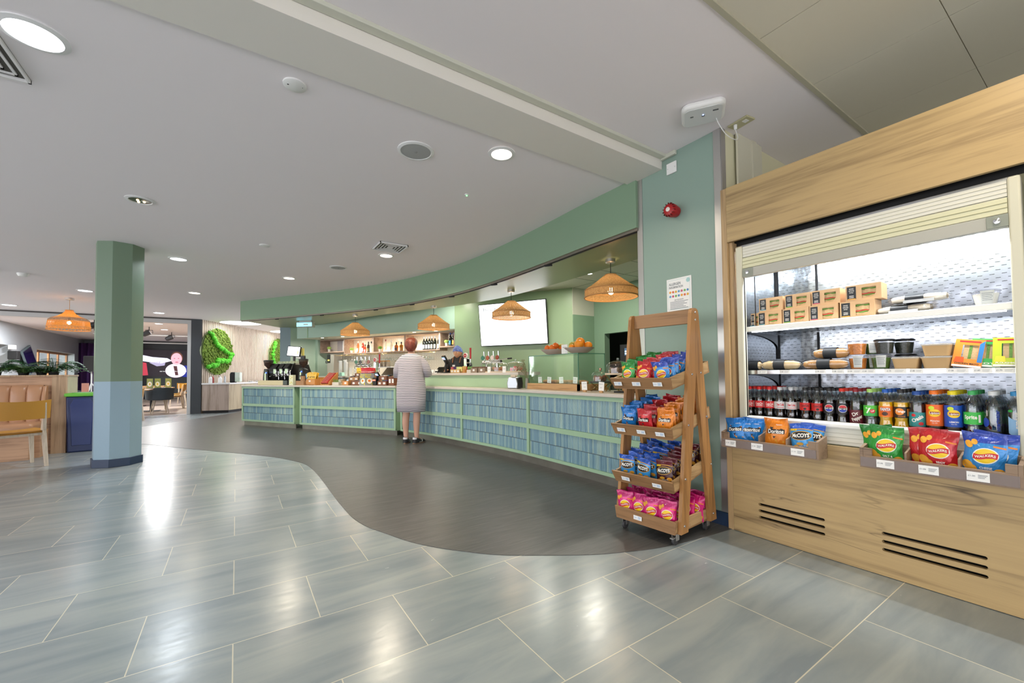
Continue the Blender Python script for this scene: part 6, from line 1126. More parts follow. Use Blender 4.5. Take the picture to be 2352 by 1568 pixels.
def terminal(x, y, z, rz, label, h=.22):
    t = T('card_reader', label, 'card reader', (x, y, z), rz); MB().lathe([(.06, 0), (.06, .012), (.02, .02), (.018, h * .7)], 18).build('stand', BLACK, t); M = Matrix.Translation((0, -.01, h * .82)) @ Matrix.Rotation(R_(38), 4, 'X'); MB(M).bb((-.04, -.02, -.08), (.04, .02, .09)).build('handset', BLACK, t, bevel=.008)
    q = MB(M).bb((-.032, -.0215, .02), (.032, -.0205, .07)).build('screen', pm('reader_screen', '#8cf', .3, emit=(.35, .55, .8), es=1.0), t, smooth=False); mb = MB(M); mb.bb((-.02, -.0225, .03), (.0, -.0218, .05)).bb((.002, -.0225, .03), (.02, -.0218, .05), 1); mb.build('screen_logo', [pm('pay_orange', '#f84', .3, emit=(1, .3, .05), es=1.2), pm('pay_purple', '#84f', .3, emit=(.3, .1, 1), es=1.2)], q, smooth=False)
terminal(2.27, 8.06, zc, FA, 'card reader on a black stand at the lower counter'); terminal(3.06, 6.72, 1.1205, R_(-70), 'card reader on a black stand on the raised bar', .28)
def till(x, y, z, rz, label, s=1):
    t = T('tilted_till', label, 'till', (x, y, z), rz); t.scale = (s,) * 3; M = Matrix.Translation((0, 0, .10)) @ Matrix.Rotation(R_(-48), 4, 'X')
    MB(M).bb((-.16, -.012, -.11), (.16, .012, .11)).build('monitor', BLACK, t, bevel=.005); MB().prism([(-.06, 0), (.10, 0), (.05, .09), (.0, .09)], -.06, .06, axis='x').build('stand', WHITE, t, smooth=False)
till(2.48, 7.98, zc + .16, FA, 'black tilted till screen left of the customer', 1.0); simple('till_box', 'dark box under the left tilted till', 'stand', (2.48, 7.98, zc), FA, [('box', BLACKM, (-.11, -.09, 0), (.11, .09, .16))]); till(3.05, 6.92, 1.1205, R_(-70), 'black tilted till screen on the raised bar, right of the customer', .62)
crate(2.33, 7.86, zc, FA, .22, .16, .085, 'lower dark wood crate beside the customer', DKW, 2, ['#6a4a8a', '#c8b040', '#3a6a9a']); crate(2.36, 7.95, zc + .088, FA, .20, .12, .09, 'upper dark wood crate beside the customer', DKW, 1, ['#48a0c0', '#e0d8d0']); crate(2.45, 7.68, zc, FA, .14, .16, .17, 'dark wood crate end touching the customer', DKW, 2, ['#a85a3a', '#c8b040'])
# ---------------- raised bar ----------------
zu = 1.1205; FU = R_(-78)
for x, y, l in ((2.98, 7.10, 'small white tent card on the raised bar, left of the till'), (3.0, 6.99, 'white folded sign beside the raised bar till')):
    t = T('tent_card', l, 'sign', (x, y, zu), FU); MB().add([(-.045, -.03, 0), (.045, -.03, 0), (.045, 0, .065), (-.045, 0, .065), (-.045, .03, 0), (.045, .03, 0), (-.045, -.028, 0), (.045, -.028, 0), (.045, 0, .063), (-.045, 0, .063), (-.045, .028, 0), (.045, .028, 0)], [(0, 1, 2, 3), (3, 2, 5, 4), (6, 9, 8, 7), (9, 10, 11, 8)]).build('card', CARD, t, smooth=False)
t = T('snack_box', 'light wooden box of wrapped snacks on the raised bar', 'snack box', (3.10, 6.35, zu), FU); MB().bb((-.13, -.05, 0), (.13, -.04, .06)).bb((-.13, .05, 0), (.13, .06, .08)).bb((-.13, -.05, 0), (-.12, .06, .06)).bb((.12, -.05, 0), (.13, .06, .06)).bb((-.13, -.05, 0), (.13, .06, .006)).build('box', pm('pale_oak_box', '#c8a468', .55), t, smooth=False)
for k in (-1, 0, 1): tix(t, -.0505, .08 * k, .03, .05, .028)
mb = MB()
for k in range(7): mb.box((-.11 + .036 * k, .0, .065), (.045, .07, .075), rz=.1 * k, m=k // 2 % 4)
mb.build('wrapped_snacks', [foil('sn_red', '#a83040'), foil('sn_purple', '#4a2c60'), foil('sn_lime', '#b8c068'), foil('sn_yel', '#c8b850')], t, smooth=False)['kind'] = 'stuff'
t = T('straw_jar', 'bundle of amber straws in a small jar on the raised bar', 'straws', (3.14, 6.16, zu), 0); MB().lathe([(.035, 0), (.035, .05)], 14).build('jar', pm('amber_jar', '#c88a3c', .3, alpha=.7), t); mb = MB()
for k in range(16): a = k * .8; mb.tube([(.012 * cos(a), .012 * sin(a), .01), (.03 * cos(a), .03 * sin(a), .11)], .004, 5)
mb.build('straws', pm('straw', '#d8b070', .6), t)['kind'] = 'stuff'
t = T('succulent_box', 'small green plant in a grey stone box on the raised bar', 'plant', (3.18, 6.02, zu), FU); MB().bb((-.055, -.04, 0), (.055, .04, .05)).build('box', POTW, t, smooth=False, bevel=.002); mb = MB(); rr = random.Random(2)
for k in range(50): a = rr.uniform(-.05, .05); b = rr.uniform(-.035, .035); mb.sphere((a, b, .06 + rr.random() * .03), .011, 5, 4, sc=(1, 1, 1.5))
mb.build('leaves', pm('succulent', '#6f9a50', .6, vary=.3), t)
for k, (x, y, l) in enumerate(((3.20, 5.86, 'brown paper box of snacks on the raised bar, left one'), (3.25, 5.70, 'brown paper box of snacks on the raised bar, right one'))):
    t = simple('brown_snack_box', l, 'snack box', (x, y, zu), FU, [('box', pm('brown_grey_card', '#8c7a68', .6), (-.075, -.06, 0), (.075, .06, .075))]); tix(t, -.0615, 0, .04, .045, .03); mb = MB()
    for q in range(6): mb.box((-.055 + .022 * q, 0, .085), (.02, .08, .02), rz=.3 * q)
    mb.build('biscuits', pm('biscuit_brown', '#7a5a48', .7), t, smooth=False)['kind'] = 'stuff'
def cloche(x, y, z, label, r=.13, h=.15, knob=True, stand=None, fill=None, base='#d8c4a8'):
    t = T('cake_dome', label, 'cake dome', (x, y, z)); z0 = 0
    if stand: z0 = stand
    MB().lathe([(r + .015, z0), (r + .015, z0 + .018)], 28).build('board', pm('board' + base, base, .5), t); MB().lathe([(r, z0 + .019), (r, z0 + h * .55), (r * .96, z0 + h * .8), (r * .8, z0 + h * .97), (r * .4, z0 + h + .012), (.001, z0 + h + .016)], 32, cap=False).build('dome', DOMEG, t)
    MB().lathe([(.008, z0 + h + .012), (.016, z0 + h + .03), (.014, z0 + h + .045), (.001, z0 + h + .05)], 14, cap=False).build('knob', DOMEG if knob else pm('rose_knob', '#b88a78', .25, .6), t)
    if fill:
        mb = MB(); rr = random.Random(int(x * 77))
        for k in range(14): a = rr.random() * 6.28; q = rr.random() * r * .7; mb.sphere((q * cos(a), q * sin(a), z0 + .035 + rr.random() * .03), .024, 8, 6, k % len(fill))
        mb.build('cakes', [pm('cake' + c, c, .8, bumpy=(80, .7)) for c in fill], t)['kind'] = 'stuff'
    if stand:
        mb = MB()
        for a in (0, 1):
            yy = (-1) ** a * r * .7; mb.tube([(-r * .8, yy, 0), (r * .8, yy, z0)], .005, 6).tube([(r * .8, yy, 0), (-r * .8, yy, z0)], .005, 6)
        mb.build('brass_stand', BR, t)
    return t
DOMEG = thinglass('dome_glass', (.96, .97, .97), .8)
cloche(3.33, 5.60, zu, 'cake dome behind the brown boxes on the raised bar, leftmost of three', .10, .14, fill=['#8a7a60']); cloche(3.30, 5.32, zu, 'middle cake dome with brown bakes on the raised bar', .13, .14, fill=['#7a4a2c', '#a86a3c']); cloche(3.36, 4.98, zu, 'right cake dome with pink and red bakes on the raised bar', .13, .14, fill=['#c8404a', '#d8b0a8', '#7a4a2c'])
for x, y, z, l in ((3.22, 5.50, zu, 'white price card leaning on the left cake dome'), (3.24, 5.10, zu, 'white price card leaning on the right cake dome')):
    t = T('price_card', l, 'price card', (x, y, z), FU); MB().bb((-.035, 0, 0), (.035, .002, .09)).build('card', CARD, t, smooth=False); mb = MB(); txadd(mb, '£3.25', plane_fn((0, -.0006, .05), (1, 0, 0), (0, 0, 1)), .02, .04); mb.build('price_print', INK, t, smooth=False)
t = T('cake_tongs', 'black-handled tongs lying across the cake domes', 'tongs', (3.30, 5.16, zu + .20), FU); MB().tube([(-.13, 0, -.012), (0, 0, 0), (.13, 0, .003)], .007, 6).build('tongs', STEEL, t); MB().tube([(.05, 0, .002), (.13, 0, .004)], .011, 8).build('grip', BLACKM, t)
# ---------------- lower right of the counter ----------------
t = T('napkin_dispenser', 'chrome and black napkin dispenser on the lower worktop', 'napkin dispenser', (3.12, 4.66, zc), R_(-62)); MB().prism([(-.075, 0), (.075, 0), (.085, .07), (.062, .155), (-.062, .155), (-.085, .07)], -.06, .075, axis='y').build('case', pm('soft_chrome', '#a8acae', .3, .9), t, bevel=.012); MB().prism([(-.068, .006), (.068, .006), (.076, .07), (.055, .145), (-.055, .145), (-.076, .07)], .0755, .079, axis='y').build('rear_plate', BLACKM, t, smooth=False)
MB(Matrix.Rotation(R_(90), 4, 'Z')).prism([(-.05, .01), (.07, .01), (.078, .07), (.058, .15), (-.04, .15), (-.055, .07)], -.0905, -.086, axis='y').build('side_plate', BLACKM, t, smooth=False)
mb = MB(); [mb.box((.0, -.03 + .015 * k, .165), (.07, .02, .03), rot=Euler((.2 * k, .1, .2 * k))) for k in range(4)]; mb.build('napkins', pm('napkin', '#d8c8b0', .8), t, smooth=False)
t = T('dried_flower_vase', 'vase of wispy dried twigs behind the napkin dispenser', 'dried flowers', (3.22, 4.50, zc)); MB().lathe([(.025, 0), (.03, .05), (.02, .13), (.022, .14)], 14).build('vase', pm('vase_grey', '#8c8a7c', .4), t); mb = MB(); rr = random.Random(8)
for k in range(16):
    a = rr.uniform(1.2, 4.2); b = rr.uniform(.08, .18); pts = [(0, 0, .12), (b * .4 * cos(a), b * .4 * sin(a), .12 + .12 * rr.random() + .08), (b * cos(a), b * sin(a), .26 + rr.random() * .14)]; mb.tube(pts, .0015, 4)
    for q in range(14): f_ = rr.uniform(.4, 1); mb.sphere((b * f_ * cos(a) + rr.uniform(-.02, .02), b * f_ * sin(a) + rr.uniform(-.02, .02), .16 + (pts[2][2] - .14) * f_ + rr.uniform(-.02, .02)), .005, 4, 3)
mb.build('twigs', pm('dry_twigs', '#8c8a66', .8, vary=.3), t)
# glass food case
t = T('glass_food_case', 'frameless glass food case with oak plinth on the counter', 'display case', (0, 0, zc)); X0, X1, Y0, Y1 = 3.235, 3.66, 3.52, 4.48; Z1 = .425
OAKP = wood('oak_plinth', '#c49a68', '#a87c4c', 1, 1.2, .45)
MB().bb((X0 - .03, Y0 - .03, 0), (X0 - .005, Y1 + .01, .075)).bb((X0 - .03, Y0 - .03, 0), (X1, Y0 - .005, .075)).bb((X0 - .005, Y0 - .005, 0), (X1, Y1, .045)).build('plinth', OAKP, t, smooth=False)
for n_, a, b in (('front_pane', (X0, Y0, .045), (X0 + .006, Y1, Z1)), ('side_pane', (X0 + .006, Y0, .045), (X1, Y0 + .006, Z1)), ('side_pane', (X0 + .006, Y1 - .006, .045), (X1, Y1, Z1)), ('top_pane', (X0, Y0, Z1), (X1, Y1, Z1 + .006))): MB().bb(a, b).build(n_, PANE, t, smooth=False)
mb = MB()
for a, b in (((X0 - .002, Y0 - .002, .05), (X0 + .005, Y0 + .005, Z1)), ((X0 - .002, Y1 - .005, .05), (X0 + .004, Y1 + .002, Z1)), ((X0 - .002, Y0 - .002, Z1 - .001), (X0 + .003, Y1, Z1 + .007)), ((X0, Y0 - .002, Z1 - .001), (X1, Y0 + .003, Z1 + .007)), ((X1 - .005, Y0, .05), (X1, Y0 + .005, Z1))): mb.bb(a, b)
mb.build('green_glass_edges', EDGE, t, smooth=False)
SUB = pm('sub_bread', '#b88650', .75, vary=.3, bumpy=(50, .5)); HAM = pm('ham_pink', '#c87a6a', .6)
rr = random.Random(6)
for k in range(9):
    y = 4.30 - .085 * k; r2 = k % 2; s_ = T('filled_baguette', ['filled baguette at the far left of the glass case', 'second filled baguette from the left in the glass case', 'third filled baguette from the left in the glass case', 'fourth filled baguette from the left in the glass case', 'middle filled baguette in the glass case', 'sixth filled baguette in the glass case', 'seventh filled baguette in the glass case', 'eighth filled baguette in the glass case', 'filled baguette nearest the glass case corner'][k], 'sandwich', (X0 + .17, y, zc + .062 + .0), R_(75) + rr.uniform(-.15, .15)); n = lambda u: (1 - abs(2 * u - 1) ** 4) ** .5
    MB().grid(lambda u, v: Vector(((u - .5) * .22, .032 * n(u) * cos(2 * pi * v), .030 + .026 * n(u) * sin(2 * pi * v))), 12, 12).build('bread', SUB, s_); MB().grid(lambda u, v: Vector(((u - .5) * .20, .036 * n(u) * cos(2 * pi * v) + .003 * sin(u * 60), .032 + .007 * sin(2 * pi * v))), 16, 8, mfn=lambda u, v: int(u * 16) % 2).build('filling', [LETT, HAM], s_)
simple('sandwich_slate', 'black slate board under the baguettes in the glass case', 'board', (X0 + .17, 3.98, zc + .0455), 0, [('slate', BLACKM, (-.12, -.42, 0), (.12, .40, .012))])
for k, (x, y, l) in enumerate(((X0 + .035, 4.28, 'white price card in the glass case, farthest left'), (X0 + .035, 4.10, 'white price card in the glass case, second from left'), (X0 + .035, 3.86, 'white price card in the glass case, third from left'), (X0 + .035, 3.62, 'white price card in the glass case, next to the corner'), (3.10, 3.28, 'white price card in a wooden block, outside the case corner'), (3.08, 3.02, 'white price card in a wooden block, below the cake stands'))):
    zz = zc + (.046 if k < 4 else 0); t = T('price_card', l, 'price card', (x, y, zz), R_(-84) + (.1 if k == 4 else 0)); MB().bb((-.018, -.01, 0), (.018, .012, .022)).build('wooden_block', OAKP, t, smooth=False); MB(Matrix.Rotation(R_(4 if k % 2 else -3), 4, 'Y')).bb((-.034, -.001, .02 if k > 3 else .035), (.034, .001, .11 if k > 3 else .11)).build('card', CARD, t, smooth=False)
    mb = MB(); f = plane_fn((0, -.0018, .07), (1, 0, 0), (0, 0, 1)); txadd(mb, ['HAM SALAD', 'TUNA MAYO', 'EGG CRESS', 'CHEESE', 'BROWNIE', 'FLAPJACK'][k], f, .010, .046, at=(0, .018)); txadd(mb, '£4.50', f, .012, .024, at=(0, -.018)); mb.build('price_print', INK, t, smooth=False)
t = T('price_card', 'white price card standing between the fruit bowls', 'price card', (3.30, 3.83, zc + .432), R_(-84)); MB().bb((-.05, -.001, 0), (.05, .001, .115)).build('card', CARD, t, smooth=False); mb = MB(); f = plane_fn((0, -.0018, .06), (1, 0, 0), (0, 0, 1)); txadd(mb, 'FRUIT 90p', f, .016, .06, at=(0, .02)); mb.build('price_print', INK, t, smooth=False)
def bowl(x, y, z, r, label):
    t = T('fruit_bowl', label, 'bowl', (x, y, z)); MB().lathe([(r * .35, 0), (r * .6, .012), (r * .95, .055), (r * 1.02, .068), (r * .98, .068), (r * .9, .056), (r * .55, .018), (.001, .012)], 36, cap=False).build('bowl', pm('bowl_stone', '#b8aca4', .5), t)
bowl(3.36, 4.10, zc + .4315, .165, 'shallow stone bowl of mandarins and avocado-like fruit, left of the pair'); bowl(3.38, 3.66, zc + .4315, .175, 'wide stone bowl of oranges and bananas, right of the pair')
ORG2 = pm('orange_peel', '#e8901c', .45, bumpy=(140, .3)); MAN = pm('mandarin_peel', '#e07018', .45, bumpy=(140, .3)); BAN = pm('banana_peel', '#c0a83c', .5, vary=.2); PEAR = pm('pear_skin', '#a8a040', .5, vary=.2); MANL = pm('fruit_leaf', '#4a7a2c', .6)
def fruit(nm, cat, x, y, z, r, m, label, scz=1, stem=True):
    t = T(nm, label, cat, (x, y, z)); MB().sphere((0, 0, 0), r, 16, 12, sc=(1, 1, scz)).build('flesh', m, t); MB().lathe([(.004, r * scz * .98), (.003, r * scz + .006)], 6).build('stalk', MANL, t)
zz = zc + .4315
for k, (dx, dy, dz, r, m, l, nm) in enumerate(((-.09, .02, .085, .04, MAN, 'mandarin at the front left of the left bowl', 'mandarin'), (-.09, -.07, .088, .038, MAN, 'mandarin at the front right of the left bowl', 'mandarin'), (0, -.03, .115, .042, MAN, 'mandarin on top of the left bowl', 'mandarin'), (.03, .07, .08, .045, PEAR, 'green pear at the back of the left bowl', 'pear'), (.06, -.07, .08, .04, MAN, 'mandarin at the back of the left bowl', 'mandarin'))): fruit(nm, 'fruit', 3.36 + dx, 4.10 + dy, zz + dz - .0, r, m, l)
for k, (dx, dy, dz, r, m, l, nm) in enumerate(((-.07, -.075, .10, .055, ORG2, 'large orange at the front right of the right bowl', 'orange'), (.0, -.02, .135, .055, ORG2, 'large orange on top of the right bowl', 'orange'), (-.09, .03, .075, .035, ORG2, 'small orange at the front of the right bowl', 'orange'), (-.03, .09, .10, .042, PEAR, 'pear at the left of the right bowl', 'pear'), (.06, -.09, .09, .05, ORG2, 'orange at the back of the right bowl', 'orange'))): fruit(nm, 'fruit', 3.38 + dx, 3.66 + dy, zz + dz, r, m, l)
def banana(x, y, z, rz, label, s=1):
    t = T('banana', label, 'banana', (x, y, z), rz); pts = [(.085 * s * cos(a), 0, .05 * s * sin(a)) for a in [R_(20 + 140 * k / 10) for k in range(11)]]; MB().tube(pts, [.006, .012, .016, .018, .018, .018, .018, .017, .014, .009, .005], 8).build('skin', BAN, t)
banana(3.34, 4.20, zz + .055, R_(70), 'greenish banana at the left of the left bowl'); banana(3.41, 4.02, zz + .07, R_(100), 'banana at the back of the left bowl'); banana(3.40, 3.74, zz + .085, R_(95), 'banana lying across the top of the right bowl'); banana(3.43, 3.70, zz + .075, R_(75), 'second banana behind the oranges of the right bowl')
cloche(3.42, 3.36, zc, 'lower cake dome of brown bakes on a slatted dark board, behind the rack', .10, .12, fill=['#6a3c28', '#8a5a38'], stand=.09, base='#3c4440', knob=False)
cloche(3.42, 3.10, zc, 'tall cake dome of nutty bakes on a brass cross stand beside the rack', .125, .135, fill=['#8a6848', '#6a4c34'], stand=.18)
t = T('loose_bun_board', 'brown buns on a low board beneath the cake stands', 'bread', (3.30, 2.86, zc)); MB().bb((-.1, -.10, 0), (.1, .10, .015)).build('board', BLACKM, t, smooth=False)
mb = MB(); [mb.sphere((-.05 + .05 * (k % 3), -.05 + .05 * (k // 3), .035), .028, 10, 6) for k in range(6)]; mb.build('buns', SUB, t)['kind'] = 'stuff'
# hot drinks machine in the hatch
t = T('hot_drinks_machine', 'black hot drinks machine with a lit blue-white display in the hatch', 'coffee machine', (5.95, 4.95, 1.0), R_(-80)); MB().bb((-.22, -.2, 0), (.22, .2, .60)).build('body', BLACK, t, bevel=.01); q = MB().bb((-.12, -.205, .40), (.08, -.2, .53)).build('display', pm('machine_display', '#123', .3, emit=(.05, .12, .2), es=1), t, smooth=False)
mb = MB(); [mb.bb((-.11 + .045 * i, -.208, .42 + .04 * j), (-.085 + .045 * i, -.2055, .445 + .04 * j)) for i in range(4) for j in range(2)]; mb.build('buttons', pm('machine_btn', '#bdf', .3, emit=(.6, .85, 1), es=2.2), q, smooth=False)
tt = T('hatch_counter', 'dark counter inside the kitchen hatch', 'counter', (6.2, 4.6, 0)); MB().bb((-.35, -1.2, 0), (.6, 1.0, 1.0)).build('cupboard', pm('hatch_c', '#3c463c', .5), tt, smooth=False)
# ---------------- menu screen ----------------
Tm = Matrix.Translation(W0 + UT * 1.42 + Vector((UT.y, -UT.x, 0)) * .13 + Vector((0, 0, 2.065))) @ Matrix.Rotation(math.atan2(UT.y, UT.x), 4, 'Z') @ Matrix.Rotation(R_(7), 4, 'X')
t = T('menu_screen', 'large tilted wall screen glowing white with the drinks menu', 'television'); t.matrix_world = Tm
MB().bb((-.73, -.0, -.42), (.73, .04, .42)).build('casing', BLACK, t, smooth=False, bevel=.006); MB().bb((-.1, .04, -.1), (.1, .11, .1)).build('bracket', BLACKM, t, smooth=False)
q = MB().bb((-.715, -.002, -.405), (.715, -.0005, .405)).build('screen', pm('menu_white', '#fff', .3, emit=(.93, .97, 1), es=1.6), t, smooth=False)
f = plane_fn((0, -.007, 0), (1, 0, 0), (0, 0, 1)); mb = MB(); txadd(mb, 'The caffeine fix', f, .085, .62, at=(-.33, .30))
for x, y, s_, w_ in ((-.40, .18, 'Reg', .06), (-.60, .05, 'Espresso', .14), (-.60, 0, 'Cortado', .12), (-.58, -.05, 'Macchiato', .17), (-.38, .05, '2.5', .03), (-.38, -.05, '3.0', .04), (-.22, -.05, '3.2', .05), (-.56, -.22, 'Flat White', .15), (-.59, -.265, 'Latte', .08), (-.55, -.31, 'Cappuccino', .18), (-.36, -.22, '3.2', .04), (-.36, -.265, '3.4', .05), (-.24, -.265, '3.8', .05), (-.36, -.31, '3.4', .05), (-.24, -.31, '3.8', .05), (.38, .18, 'Regular', .10), (.58, .18, 'Large', .08), (.56, -.25, '4.00', .10), (.57, -.29, '4.25', .08)): txadd(mb, s_, f, .030, w_, at=(x, y))
mb.build('lettering', pm('screen_ink', '#20303c', .9), q, smooth=False)
# ---------------- exit sign, dispensers ----------------
t = T('exit_sign_box', 'hanging illuminated blue-green emergency sign box under the canopy', 'sign', (1.34, 10.75, 2.37), R_(-40)); MB().bb((-.20, -.06, -.14), (.20, .06, -.02)).build('case', pm('sign_case', '#b8bcb8', .3), t, smooth=False, bevel=.008); q = MB().bb((-.185, -.064, -.125), (.185, -.06, -.04)).build('lit_panel', pm('sign_glow', '#4cf', .3, emit=(.25, .75, .95), es=1.6), t, smooth=False); MB().bb((-.02, -.066, -.10), (.10, -.0645, -.065)).build('arrow', WHP, q, smooth=False); MB().bb((-.15, -.02, -.02), (.15, .02, 0)).build('mount', ALU, t, smooth=False)
t = T('towel_dispenser', 'white soap dispenser with a blue drop on the end wall', 'dispenser', (1.50, 12.30, 1.20), R_(0)); MB().bb((-.10, -.1, 0), (.10, .10, .27)).build('case', WHITE, t, bevel=.02); mb = MB(); ellipse(mb, plane_fn((.03, -.102, .10), (1, 0, 0), (0, 0, 1)), 0, 0, .02, .035); mb.build('blue_drop', pm('drop_blue', '#2858c0', .4), t, smooth=False)
simple('wall_box', 'small white box on the end wall above the soap dispenser', 'wall box', (1.40, 12.40, 1.55), 0, [('box', WHITE, (-.09, -.03, 0), (.09, .03, .13))])
# ---------------- people ----------------
def skinned(verts, edges, rad, sub=2):
    me = bpy.data.meshes.new('sk'); me.from_pydata([tuple(v) for v in verts], edges, []); o = bpy.data.objects.new('sk', me); sc.collection.objects.link(o)
    sk = o.modifiers.new('s', 'SKIN'); sk.use_smooth_shade = True; ss = o.modifiers.new('u', 'SUBSURF'); ss.levels = sub; ss.render_levels = sub
    for i, (a, b) in enumerate(rad): me.skin_vertices[0].data[i].radius = (a, b)
    me.skin_vertices[0].data[0].use_root = True
    dg = bpy.context.evaluated_depsgraph_get(); m2 = bpy.data.meshes.new_from_object(o.evaluated_get(dg)); vs = [v.co.copy() for v in m2.vertices]; fs = [tuple(p.vertices) for p in m2.polygons]
    bpy.data.objects.remove(o); bpy.data.meshes.remove(me); bpy.data.meshes.remove(m2); return vs, fs
def head(mb, c, M, m=0):
    def f(u, v):
        a = 2 * pi * u; b = pi * v; x, y, z = sin(b) * sin(a), sin(b) * cos(a), cos(b); fr = max(0, y)
        w = .076 * (1 - .28 * max(0, -z) ** 1.5); d = .096 * (1 - .10 * max(0, -z)); p = Vector((x * w, y * d, z * .118))
        g = lambda cx, cz, s: math.exp(-((x - cx) ** 2 + (z - cz) ** 2) / s) * (y > 0)
        p.y += .022 * g(0, -.10, .012) + .012 * g(0, .06, .02) + .008 * g(0, -.42, .02) + .010 * g(0, -.72, .03) - .010 * g(.36, .08, .03) - .010 * g(-.36, .08, .03) + .004 * g(.3, .28, .04) + .004 * g(-.3, .28, .04) - .004 * g(0, -.30, .01); return M @ (p + Vector(c))
    mb.grid(f, 36, 26, m)
    for s in (-1, 1): q = MB(M); q.sphere((c[0] + s * .078, c[1] - .005, c[2] - .005), .03, 10, 8, sc=(.35, .6, 1)); b = len(mb.v); mb.v += q.v; mb.f += [tuple(b + i for i in fc) for fc in q.f]; mb.mi += [m] * len(q.f)
SKIN1 = pm('skin_fair', '#d8a890', .55); SKIN2 = pm('skin_tan', '#cf9a78', .5)
def figure(label, loc, rz, skin, arms, H=1.0, lean=0):
    t = T('person', label, 'person', loc, rz); L = lambda z, y: y + lean * max(0, z - .95)
    V = [(0, 0, .92), (0, .0, 1.10), (0, 0, 1.28), (0, -.005, 1.41), (0, .01, 1.47), (0, .02, 1.52)]; E_ = [(0, 1), (1, 2), (2, 3), (3, 4), (4, 5)]; Rr = [(.150, .115), (.125, .10), (.155, .11), (.075, .07), (.052, .052), (.05, .05)]
    for s in (-1, 1):
        sh, el, wr, hd = arms[0 if s < 0 else 1]; b = len(V); V += [(s * .09, 0, .84), (s * .09, .012, .49), (s * .092, -.018, .34), (s * .088, -.005, .10), (s * .10, .05, .05), (s * .112, .15, .035)]; Rr += [(.098, .10), (.058, .06), (.054, .060), (.034, .036), (.036, .034), (.034, .022)]; E_ += [(0, b), (b, b + 1), (b + 1, b + 2), (b + 2, b + 3), (b + 3, b + 4), (b + 4, b + 5)]
        b = len(V); V += [sh, el, ((el[0] + wr[0]) / 2, (el[1] + wr[1]) / 2, (el[2] + wr[2]) / 2), wr, hd]; Rr += [(.044, .044), (.042, .042), (.040, .038), (.027, .024), (.036, .016)]; E_ += [(2, b), (b, b + 1), (b + 1, b + 2), (b + 2, b + 3), (b + 3, b + 4)]
        d = (Vector(hd) - Vector(wr)).normalized(); sd = Vector((0, 0, 1)).cross(d).normalized(); h = Vector(hd)
        for k in range(4):
            o = sd * (-.024 + .016 * k); ln = (.062, .072, .068, .052)[k]; i = len(V); V += [tuple(h + o + d * .02), tuple(h + o + d * (.02 + ln * .55) + Vector((0, 0, -.004))), tuple(h + o + d * (.02 + ln * .95) + Vector((0, 0, -.022)))]; Rr += [(.010, .010), (.009, .009), (.0075, .0075)]; E_ += [(b + 4, i), (i, i + 1), (i + 1, i + 2)]
        i = len(V); V += [tuple(Vector(wr).lerp(h, .5) + sd * -.03 * s * -1), tuple(Vector(wr).lerp(h, .9) + sd * .055 * s)]; Rr += [(.012, .012), (.009, .009)]; E_ += [(b + 4, i), (i, i + 1)]
    V = [(x, L(z, y), z) for x, y, z in V]; vs, fs = skinned(V, E_, Rr); mb = MB(); mb.add(vs, fs); return t, mb, L
def finish(t, mb, skin, hc, Mh, irises='#5a4030'):
    head(mb, (0, 0, 0), Matrix.Translation(hc) @ Mh); mb.build('body', skin, t, ang=180)
    M = Matrix.Translation(hc) @ Mh
    for s in (-1, 1):
        e = MB(M).sphere((s * .030, .078, .012), .0135, 12, 8, sc=(1, .8, .7)).build('eye', pm('eye_white', '#e8e4e0', .2), t); MB(M).sphere((s * .030, .087, .012), .006, 8, 6).build('iris', pm('iris' + irises, irises, .2), e)
        MB(M).tube([(s * .015, .088, .034), (s * .03, .090, .038), (s * .048, .080, .034)], .003, 5).build('eyebrow', pm('brow_brown', '#4a3020', .8), t)
    MB(M).tube([(-.020, .0805, -.052), (0, .0875, -.050), (.020, .0805, -.052)], [.003, .005, .003], 6).build('lips', pm('lips', '#b06a62', .5), t)
def loft(mb, secs, n=40, m=0, fold=.0):
    """secs: (cx, cy, z, rx, ry)"""
    b = len(mb.v); vs = []
    for k, (cx, cy, z, rx, ry) in enumerate(secs):
        for i in range(n):
            a = 2 * pi * i / n; w = 1 + fold * sin(a * 7 + z * 3) * (k / len(secs)); c_, s_ = cos(a), sin(a); p = 2.4; q = (abs(c_) ** p + abs(s_) ** p) ** (-1 / p); vs.append((cx + rx * w * q * c_, cy + ry * w * q * s_, z))
    fs = [(k * n + i, k * n + (i + 1) % n, (k + 1) * n + (i + 1) % n, (k + 1) * n + i) for k in range(len(secs) - 1) for i in range(n)]; return mb.add(vs, [f[::-1] for f in fs], m)
def mat_stripe():
    t = NT('striped_jersey'); tc = t.n('ShaderNodeTexCoord'); sp = t.n('ShaderNodeSeparateXYZ'); t.l(tc.outputs['Object'], sp.inputs[0]); nz = t.noise(tc.outputs['Object'], 5, 2)
    z = t.math('ADD', sp.outputs[2], t.math('MULTIPLY', nz, .022)); fz = t.math('FRACT', t.math('MULTIPLY', z, 38)); g = t.math('LESS_THAN', fz, .34); mx = t.n('ShaderNodeMixRGB'); t.l(g, mx.inputs[0]); mx.inputs[1].default_value = (*srgb('#d4ccd0'), 1); mx.inputs[2].default_value = (*srgb('#4a4c56'), 1)
    t.l(mx.outputs[0], t.b.inputs['Base Color']); t.b.inputs['Roughness'].default_value = .8; return t.m
JER = mat_stripe()
cx_, cy_ = 2.345, 6.48
arms = [((-.165, 0, 1.35), (-.25, .02, 1.10), (-.17, .24, 1.10), (-.12, .31, 1.11)), ((.165, 0, 1.35), (.26, .03, 1.11), (.22, .27, 1.14), (.18, .34, 1.15))]
t, mb, L = figure('person from behind in a striped dress with red-brown hair, standing at the counter', (cx_, cy_, 0), R_(-42), SKIN1, arms)
finish(t, mb, SKIN1, (0, .025, 1.565), Matrix.Rotation(R_(-6), 4, 'X'))
